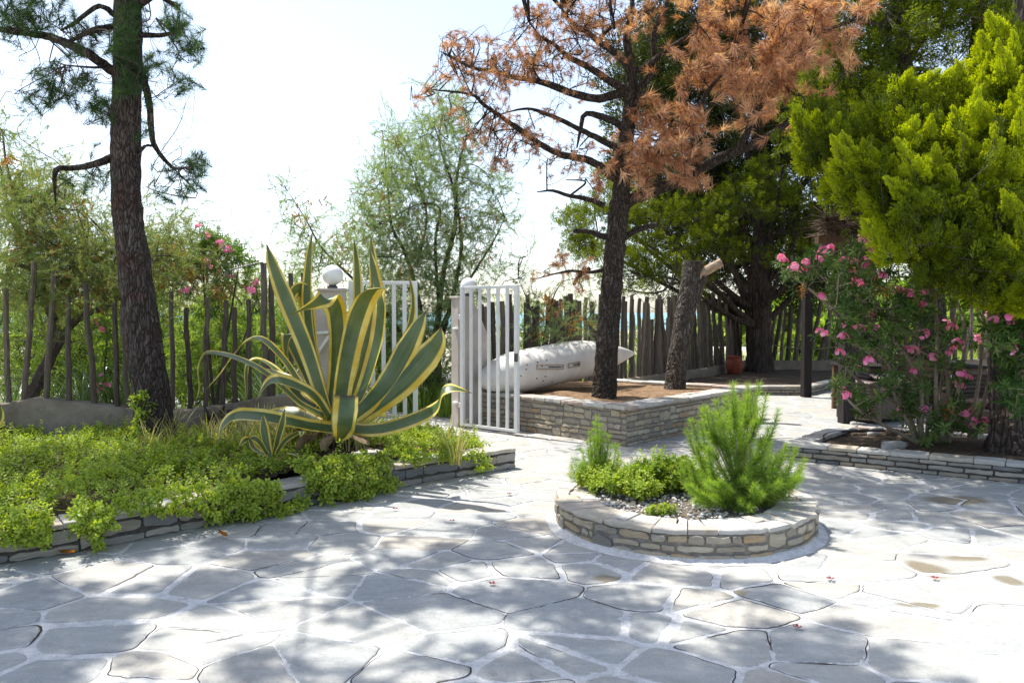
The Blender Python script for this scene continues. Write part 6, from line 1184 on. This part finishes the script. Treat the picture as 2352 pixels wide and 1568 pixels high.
AG = [ # pixel line with distance, width, width direction at base and at tip
 ([(757, 965, 7.2), (735, 900, 7.2), (702, 800, 7.2), (657, 690, 7.2), (627, 612, 7.2), (612, 559, 7.2)], .145, (1, .35, 0), (1, .2, 0)),
 ([(765, 950, 7.35), (735, 870, 7.4), (712, 780, 7.45), (703, 690, 7.45), (708, 600, 7.45), (718, 526, 7.45)], .10, (.75, .8, 0), (.8, .6, 0)),
 ([(795, 950, 7.4), (815, 820, 7.6), (820, 690, 7.7), (818, 600, 7.7), (812, 545, 7.7)], .10, (.7, .8, 0), None),
 ([(800, 940, 7.4), (845, 800, 7.6), (866, 700, 7.7), (862, 640, 7.7), (848, 566, 7.7)], .14, (1, .4, 0), (1, .3, 0)),
 ([(800, 950, 7.5), (850, 800, 7.8), (866, 690, 7.9), (858, 600, 7.9), (851, 540, 7.9)], .11, (.8, .7, 0), None),
 ([(812, 950, 7.4), (868, 885, 7.6), (918, 800, 7.7), (944, 735, 7.75), (948, 680, 7.75), (934, 612, 7.75)], .075, (.8, .8, 0), (.6, .8, 0)),
 ([(745, 945, 7.35), (722, 830, 7.5), (708, 730, 7.55), (700, 685, 7.5), (687, 663, 7.42), (672, 678, 7.38), (671, 716, 7.36)], .15, (.7, .8, 0), None),
 ([(735, 940, 7.4), (700, 860, 7.6), (672, 800, 7.7), (660, 768, 7.68), (655, 790, 7.62), (657, 835, 7.6)], .11, (.7, .8, 0), None),
 ([(762, 935, 7.25), (772, 840, 7.3), (775, 760, 7.3), (768, 705, 7.22), (748, 686, 7.1), (715, 702, 6.98), (662, 725, 6.9)], .185, (.95, .15, 0), (.25, .9, -.1)),
 ([(800, 930, 7.3), (828, 850, 7.35), (845, 760, 7.4), (853, 690, 7.4), (856, 640, 7.42)], .09, (.9, .5, 0), None),
 ([(778, 975, 7.15), (790, 870, 7.1), (812, 760, 7.1), (832, 700, 7.08), (852, 667, 7.0), (876, 661, 6.9), (884, 664, 6.86)], .235, (.95, .35, 0), (.35, .9, 0)),
 ([(795, 970, 7.2), (835, 890, 7.2), (865, 790, 7.2), (875, 715, 7.2), (872, 680, 7.25), (882, 664, 7.35)], .19, (.8, -.55, 0), (.6, -.8, 0)),
 ([(805, 962, 7.15), (850, 925, 7.1), (893, 875, 7.05), (930, 810, 7.02), (958, 755, 7.0), (980, 712, 7.)], .215, (-.80, .30, .50), (-.85, .25, .45)),
 ([(812, 966, 7.2), (865, 930, 7.1), (925, 880, 7.0), (975, 825, 6.95), (1005, 785, 6.9), (1013, 750, 6.88)], .235, (-.62, .45, .62), (-.75, .25, .6)),
 ([(795, 980, 7.1), (835, 985, 6.95), (888, 980, 6.82), (955, 958, 6.7), (1002, 932, 6.62), (1016, 897, 6.58), (1040, 891, 6.56), (1084, 902, 6.54)], .185, (.05, .70, .7), (.05, .85, .5)),
 ([(755, 955, 7.0), (722, 908, 6.9), (680, 884, 6.8), (638, 872, 6.68), (610, 884, 6.6), (586, 922, 6.56)], .155, (.35, .85, .1), (-.3, .85, .5)),
 ([(770, 985, 7.0), (715, 978, 6.8), (650, 965, 6.66), (590, 955, 6.58), (540, 955, 6.52), (512, 978, 6.48), (500, 1020, 6.46)], .185, (.15, .9, .5), (-.5, .8, .35)),
 ([(742, 935, 7.3), (698, 893, 7.4), (650, 825, 7.5), (615, 789, 7.55), (588, 777, 7.55), (558, 790, 7.55), (530, 825, 7.55), (505, 860, 7.55), (470, 898, 7.55)], .135, (.35, .9, .2), (-.35, .9, .2)),
 ([(745, 955, 7.15), (690, 928, 7.1), (648, 890, 7.05), (600, 850, 7.02), (540, 822, 7.), (495, 812, 7.), (468, 815, 7.), (456, 850, 7.), (459, 890, 7.), (448, 930, 7.)], .12, (.3, .92, .25), (-.6, .8, .1)),
 ([(735, 945, 7.45), (690, 905, 7.7), (640, 855, 7.85), (605, 830, 7.9), (580, 828, 7.9), (567, 850, 7.9), (568, 935, 7.9)], .155, (.5, .85, .1), (-.8, .6, 0)),
 ([(825, 965, 7.4), (850, 965, 7.6), (868, 955, 7.8), (872, 930, 7.9)], .17, (.6, .7, .3), None),
 ([(752, 975, 7.1), (690, 950, 7.2), (640, 945, 7.25), (590, 950, 7.3)], .14, (.2, .9, .4), None),
 ([(735, 940, 7.3), (690, 915, 7.4), (668, 880, 7.5), (640, 860, 7.6), (610, 845, 7.65)], .13, (.4, .85, .3), None)]
for k, (P, w_, a_, b_) in enumerate(AG): agave_leaf(t, px(P, 7.2), w_ * 1.08, a_, b_, seed=k * .37 + .1)
agave_leaf(t, px([(776, 1014, 6.86), (786, 992, 6.74), (794, 960, 6.66), (799, 908, 6.70)], 7), .22, (1, .1, 0), (1, -.15, 0), prof=([0, .25, .5, .8, 1.], [.12, .5, .85, 1., .97]), ch=.7, seed=.77, tip=True)
for P, w_ in (([(745, 990, 7.05), (715, 1000, 6.9), (690, 1020, 6.8), (680, 1040, 6.75)], .09), ([(800, 995, 6.95), (830, 1005, 6.85), (850, 1022, 6.75)], .08), ([(765, 1000, 6.9), (748, 1015, 6.8), (738, 1036, 6.72)], .08), ([(735, 975, 7.15), (690, 985, 7.1), (655, 1003, 7.05)], .08)): agave_leaf(t, px(P, 7), w_, (.5, .8, .2), None, n=20, ch=.5, seed=w_ * 9, mat=M_drybrown)
B = Buf(); tube(B, spline([BA + A(0, 0, -.34), BA + A(0, 0, -.1), BA + A(0, 0, .10)], 8), [.10, .12, .14, .15, .14, .12, .08, .04], 14, .5, 0, .08); B.build('stem', M_barkc, t)
def pup(label, c, L, leaves, tt='young_agave'):
    t = thing(tt, label, 'agave', c)
    for k, (P, w_) in enumerate(leaves): agave_leaf(t, px(P, c[1]), w_ * .8, (1, .2, 0) if k % 2 == 0 else (.7, .6, 0), None, seed=k * .31 + .2, n=18, thick=.004)
pup('young variegated agave with upright leaves in front of the big one, in the green bed', at(628, 1050, 6.5), 0, [([(622, 1050, 6.5), (612, 1010, 6.5), (607, 980, 6.5), (604, 950, 6.5)], .10), ([(628, 1048, 6.5), (640, 1000, 6.5), (648, 970, 6.5), (654, 938, 6.5)], .085), ([(632, 1045, 6.5), (655, 1010, 6.45), (690, 990, 6.4), (690, 1005, 6.35)], .07), ([(615, 1045, 6.5), (590, 1010, 6.4), (565, 1008, 6.35), (548, 1025, 6.3)], .075), ([(620, 1050, 6.5), (585, 1030, 6.6), (570, 1000, 6.7)], .06), ([(634, 1055, 6.45), (668, 1040, 6.3), (690, 1050, 6.2)], .06)])
pup('agave leaves reaching in at the left edge beside the rendered kerb', at(-12, 1000, 7.6), 0, [([(-30, 1010, 7.6), (-15, 980, 7.6), (-2, 955, 7.6), (1, 930, 7.6)], .14), ([(-20, 1010, 7.6), (0, 985, 7.6), (18, 978, 7.55)], .06)])

# ------------------------------------------------------------------ ground cover of the beds, young pines, pebbles
n = 9800; P = np.column_stack([U(-6.3, .1, n), U(3.7, 9.0, n)]); P = P[inside(P, BED)]; vis = P[:, 1] < 9; P = P[vis]
mn = lambda P: .03 + .20 * (.6 + .4 * (P[:, 1] < 7.6)) * np.clip(fbm(np.column_stack([P, np.zeros(len(P))]), 1.9, 3) * 1.5 - .35, 0, 1)
r_ag = np.hypot(P[:, 0] - BA[0] + .05, P[:, 1] - BA[1] + .15); keep = (r_ag > .13) & ~((fbm(np.column_stack([P, np.ones(len(P))]), 2.5, 2) > .66)); P = P[keep]
zz_ = bed_z(P) + mn(P) * rng.random(len(P)) ** .5; S = np.column_stack([P, zz_]); Dn = rng.normal(0, .45, (len(S), 3)) + A(.1, -.2, .8)
ov = []   # cushions that hang over the wall
for (x0, x1, y0, y1, nn, dd) in ((40, 110, 1180, 1245, 90, 0), (160, 260, 1160, 1215, 60, 0), (200, 232, 1215, 1262, 14, 0), (360, 470, 1120, 1175, 60, 0), (460, 640, 1110, 1200, 320, 0), (560, 700, 1160, 1205, 90, 0), (-60, 60, 1165, 1250, 120, 0), (690, 900, 1050, 1120, 420, 0), (740, 905, 1085, 1145, 230, 0), (900, 1100, 1010, 1060, 160, 0), (1095, 1125, 1045, 1080, 12, 0), (260, 380, 1130, 1180, 70, 0)):
    for _ in range(nn):
        x = U(x0, x1); y = U(y0, y1); u = (x - 1176) / F_PX / cp; lo, hi = 2., 10.
        # where this line of sight passes the face of the wall
        best = None
        for a_, b_ in zip(WL[:-1], WL[1:]):
            den = (b_[0] - a_[0]) - u * (b_[1] - a_[1]); s__ = (u * a_[1] - a_[0]) / den if abs(den) > 1e-6 else -1
            if 0 <= s__ <= 1: best = a_[1] + (b_[1] - a_[1]) * s__
        if best is None: continue
        p = at(x, y, best - U(.0, .16)); 
        if p[2] < .03: p[2] = .03
        if p[2] > .26: p = p + A(-.1, .12, 0) * (p[2] - .26) * 4; p[2] = min(p[2], .34)
        ov.append(p)
ov = np.array(ov); ov = ov[(fbm(ov, 4.5, 2) > .42) | (rng.random(len(ov)) < .25)]; Do = rng.normal(0, .4, (len(ov), 3)) + A(.35, -.55, .25)
S2 = np.vstack([S, ov]); D2 = np.vstack([Dn, Do]); D2 /= np.linalg.norm(D2, axis=1, keepdims=True)
B = Buf(); rv = np.clip(fbm(S2, 1.2, 2) * 1.3 - .15 + U(-.25, .25, len(S2)), 0, 1); scatter(B, TR, S2, D2, U(.7, 1.4, len(S2)) * (.75 + .7 * fbm(S2 + 9, 1.1, 2)), rv)
q = rng.integers(0, len(S2), 900); inst(B, T_needles(1, .1, .004, 0, 10, .01), S2[q], D2[q] * -1, U(.8, 1.4, 900), .2); tag(B.build('ground_cover', M_bed), 'bright green leafy ground cover filling the left bed and spilling over its wall', 'ground cover', kind='stuff')
B = Buf(); q = rng.integers(0, len(S2), 1500); T_st = Buf(); tube(T_st, [(0, 0, -.05), (.006, 0, .03), (0, 0, .06)], [.0012, .001, .001], 3, .5, cap=False); uvball(T_st, (0, 0, .063), .006, nu=5, nv=4, a=.8); inst(B, template(T_st), S2[q] + rng.normal(0, .02, (1500, 3)), D2[q], U(.7, 1.6, 1500), rng.random(1500))
tag(B.build('dry_seed_heads', M_dry), 'small dry seed heads scattered over the green ground cover', 'seed heads', kind='stuff')
P = []
for (x, y, n_) in ((350, 1000, 14), (330, 960, 6), (500, 960, 16), (680, 960, 30), (720, 930, 24), (620, 980, 24), (590, 1000, 14), (560, 960, 12), (830, 990, 14), (400, 990, 12), (1050, 985, 8), (700, 1000, 20)):
    for _ in range(n_): p = at(x + U(-30, 30), y, 7.6 + U(-.6, .7)); p[2] = bed_z(p[None, :2])[0]; P.append(p)
B = Buf(); inst(B, T_blades(8, .42, .0035, .7), np.array(P), A(0, 0, 1), U(.6, 1.3, len(P)), rng.random(len(P))); tag(B.build('grass_tufts', leafmat('dry_grass', [(.12, .16, .05), (.28, .26, .12), (.45, .38, .22)], .3)), 'thin dry and green grass blades around the agave foot', 'grass', kind='stuff')
# leafy shoot climbing the pine trunk
B = Buf(); pp = [at(318 + U(-12, 30), y_, 7.82) for y_ in np.linspace(1005, 905, 24)]; scatter(B, TR, np.array(pp), rng.normal(0, .5, (24, 3)) + A(-.3, -.8, .4), U(1.1, 1.8, 24), U(.3, .7, 24)); tube(B, spline([at(330, 1015, 7.8), at(322, 960, 7.8), at(335, 915, 7.8)], 12), .004, 4, .2); tag(B.build('climbing_shoot', M_bed), 'leafy green shoot growing up against the foot of the pine trunk', 'plant')

T_B = [T_needles(50, .088, .0026, 22, 66, .06, .35, .05) for _ in range(4)]; T_Bl = [T_needles(70, .11, .0024, 25, 100, .10, .3, .12) for _ in range(4)]
def bushpine(label, base, shoots, d, lower, sc=1., mt=None, fill_=48):
    t = thing('young_pine', label, 'pine', base); base = A(*base); B = Buf(); N_ = Buf()
    main = spline([base, base + A(0, 0, .3)], 6); tube(B, main, np.linspace(.022, .014, 6) * sc, 7, .5)
    for (x, y, dd, x2, y2) in shoots:
        tip = at(x, y, d + dd); root = at(x2, y2, d + dd * .5) if x2 else base + A(0, 0, U(.05, .30)); L = np.linalg.norm(tip - root); hor = tip - root; mid = root + hor * .5 + A(hor[0] * .12, hor[1] * .12, -.12 * L); q = spline([base + A(0, 0, .04) + (root - base) * .2, root, mid, tip], 26); tube(B, q[:-1], np.linspace(.006, .002, 25) * sc, 5, .5, cap=False)
        seg = q[10:]; T = np.gradient(seg, axis=0); T /= np.linalg.norm(T, axis=1, keepdims=True); k = max(4, int(np.linalg.norm(np.diff(seg, axis=0), axis=1).sum() / .033)); i_ = np.linspace(0, len(seg) - 1, k); Pn = np.stack([np.interp(i_, np.arange(len(seg)), seg[:, c]) for c in range(3)], 1); Tn = np.stack([np.interp(i_, np.arange(len(seg)), T[:, c]) for c in range(3)], 1)
        scatter(N_, T_B, Pn, Tn, np.linspace(1.15, .8, k) * sc, np.clip(np.linspace(.2, .8, k) + U(-.15, .15, k), 0, 1))
    f_ = base + A(0, 0, .24 * sc) + np.clip(rng.normal(0, 1, (fill_, 3)), -1.6, 1.6) * A(.19, .15, .12) * sc; f_[:, 2] = np.maximum(f_[:, 2], base[2] + .05); Df = (f_ - base - A(0, 0, .05)); scatter(N_, T_Bl, f_, blend(Df / .3, (0, -.1, .2), .3, .3), U(.7, 1.05, fill_) * sc, U(.0, .45, fill_)); B.build('stems', M_twigl, t); N_.build('needles', mt or M_needle_bright, t); return t
c2 = lambda x, y: ((2100 + x / 2.352) / 1.63265, (1400 + y / 2.352) / 1.63265)
up = [(1525, 95), (1660, 105), (1755, 90), (1460, 200), (1545, 215), (1580, 250), (1640, 170), (1680, 200), (1820, 195), (1925, 330), (1380, 240), (1285, 300), (1160, 410), (1330, 330), (1250, 310), (1400, 350), (1500, 350), (1550, 330), (1620, 360), (1700, 350), (1750, 300), (1240, 430), (1120, 500), (1840, 480), (1870, 560), (1440, 400), (1590, 440), (2000, 630), (2080, 660), (2160, 760), (1870, 720), (1690, 640), (1360, 560), (1140, 760), (1250, 800), (1330, 860), (1580, 760), (1700, 690), (1870, 850), (1080, 780), (1060, 860), (2050, 780), (2120, 820), (1780, 780), (1470, 500), (1650, 520), (1770, 560), (1200, 620), (1300, 640), (1950, 860)]
dn = [(1400, 950), (1460, 1010), (1620, 930), (1640, 1040), (1560, 1210), (1680, 1180), (1240, 1060), (1120, 980), (1900, 950), (2060, 1000), (2120, 940), (1990, 1060), (1780, 1060), (1350, 1080), (1180, 1120), (1500, 1100), (1720, 980), (1850, 1010), (1950, 960), (1300, 960), (1560, 870), (2140, 900), (1600, 1130), (1440, 1150), (1830, 1090)]
sh = [(*c2(x, y), U(-.28, .28), *c2(1550 + (x - 1550) * .55, min(1080, y + 330))) for x, y in up] + [(*c2(x, y), U(-.42, -.05), 0, 0) for x, y in dn] + [(*c2(1550 + U(-420, 480), 700 + U(-60, 320)), U(-.1, .35), *c2(1550 + U(-80, 80), 1050)) for _ in range(16)]
bushpine('bushy bright green young pine on the right side of the round planter', at(1705, 1172, 5.72), sh, 5.72, None)
up2 = [(330, 385), (300, 430), (365, 450), (260, 520), (430, 545), (385, 520), (200, 680), (240, 600), (500, 640), (190, 780), (300, 560), (340, 600), (450, 640), (270, 700), (400, 660), (320, 700), (230, 790), (360, 760), (290, 850), (520, 700)]
bushpine('slender pale green young pine on the left side of the round planter', at(1385, 1128, 6.25), [(*c2(x, y), U(-.12, .12), *c2(340 + (x - 340) * .5, min(950, y + 260))) for x, y in up2], 6.25, None, .8)
# ground cover and weeds of the round planter
def cushion(label, pts, n_, sx, sz, mt, Ts, sc, cat, name='ground_cover_plant'):
    B = Buf(); P = []
    for (x, y, dd, r, h) in pts:
        c = at(x, y, dd); k = n_ // len(pts); g_ = rng.normal(0, 1, (k, 3)); g_ /= np.linalg.norm(g_, axis=1, keepdims=True); g_[:, 2] = abs(g_[:, 2]); P.append(c + g_ * A(r, r * .8, h) * (rng.random((k, 1)) ** .35))
    P = np.vstack(P); scatter(B, Ts, P, rng.normal(0, .45, (len(P), 3)) + A(0, -.15, .8), U(.8, 1.35, len(P)) * sc, np.clip(rng.random(len(P)) + .1, 0, 1))
    for p in P[::5]: tube(B, [p, p * .75 + A(*pts[0][:2], 0)[0] * 0 + A(p[0] * .25, p[1] * .25, 0) + A(0, 0, -.04)], .002, 3, .1, cap=False)
    o = B.build(name, mt, loc=at(*pts[0][:3])); return tag(o, label, cat)
M_bedy = leafmat('yellow_green_leaves', [(.10, .18, .02), (.20, .31, .035), (.36, .42, .09)], .4, rough=.4)
cushion('yellow green leafy cushion between the two young pines', [(1500, 1115, 6.1, .26, .20), (1545, 1110, 6.1, .22, .20), (1470, 1128, 6.1, .22, .13), (1590, 1120, 6.2, .2, .13)], 640, 1, 1, M_bedy, TR, 1.0, 'plant')
cushion('dark green leafy cushion at the foot of the slender young pine', [(1400, 1120, 6.05, .2, .11), (1440, 1118, 6., .17, .11), (1475, 1135, 5.85, .12, .07), (1360, 1110, 6.2, .12, .09)], 300, 1, 1, M_bed, TR, 1.05, 'plant')
for k, (x, y, lb) in enumerate([(1495, 1178, 'on the gravel, left one'), (1535, 1182, 'on the gravel, right one'), (1515, 1190, 'at the coping, between the other two')]): B = Buf(); p = at(x, y, 5.42 + .02 * k); p[2] = .2; scatter(B, TB, p + rng.normal(0, .03, (6, 3)) * A(1, 1, 0), A(0, 0, 1), U(.3, .45, 6), U(.4, 1, 6)); tag(B.build('weed', M_bedy, loc=p), 'small yellow green weed in the round planter, ' + lb, 'weed')
Tp = []
for _ in range(5):
    b_ = Buf(); uvball(b_, (0, 0, 0), 1., nu=8, nv=6); v = b_.v[0]; b_.v[0] = v * (.75 + .5 * fbm(v + U(0, 40, 3), 1.6, 2))[:, None] * A(1, .72, .5); Tp.append(template(b_))
P = []
for _ in range(1500):
    a_ = U(0, 6.283); r = .69 * math.sqrt(rng.random()); x_, y_ = CX + r * math.cos(a_), CY + r * math.sin(a_)
    if (x_ < CX + .20 or rng.random() < .1) and y_ < CY + .25: P.append((x_, y_))
P = np.array(P); P = np.column_stack([P, rd_z(P) + U(.0, .014, len(P))]); B = Buf(); scatter(B, Tp, P, rng.normal(0, .35, (len(P), 3)) + A(0, 0, 1), .008 + .016 * rng.random(len(P)) ** 2.5, rng.random(len(P))); tag(B.build('gravel', M_peb, smooth=True), 'pale grey and white pebbles covering the round planter soil', 'gravel', kind='stuff')
# dry litter
P = []
for _ in range(260): a_ = U(0, 6.283); r = .66 * math.sqrt(rng.random()); P.append((CX + r * math.cos(a_), CY + r * math.sin(a_), .2))
for _ in range(500): q = K1 + dQ * U(.2, 3.2) + A(.25, .45) * U(.4, 2.6); P.append((*q, .16))
for _ in range(700): P.append((U(.2, 3.2), U(10, 12.8), .46))
P = np.array(P); k1 = inside(P[:, :2], RP) | inside(P[:, :2], KP) | (np.hypot(P[:, 0] - CX, P[:, 1] - CY) < .67); P = P[k1]; B = Buf(); Tl = Buf(); leaf(Tl, A(0, 0, 0), A(1, 0, .1), A(0, 0, 1), .05, .012, 'lance', .5); inst(B, template(Tl), P, rng.normal(0, .15, (len(P), 3)) + A(0, 0, 1), U(.5, 1.4, len(P)), rng.random(len(P)))
tag(B.build('leaf_litter', M_dry), 'dry brown leaf litter on the soil of the planters', 'leaf litter', kind='stuff')
for o in SC.objects:
    if '_o' in o: del o['_o']
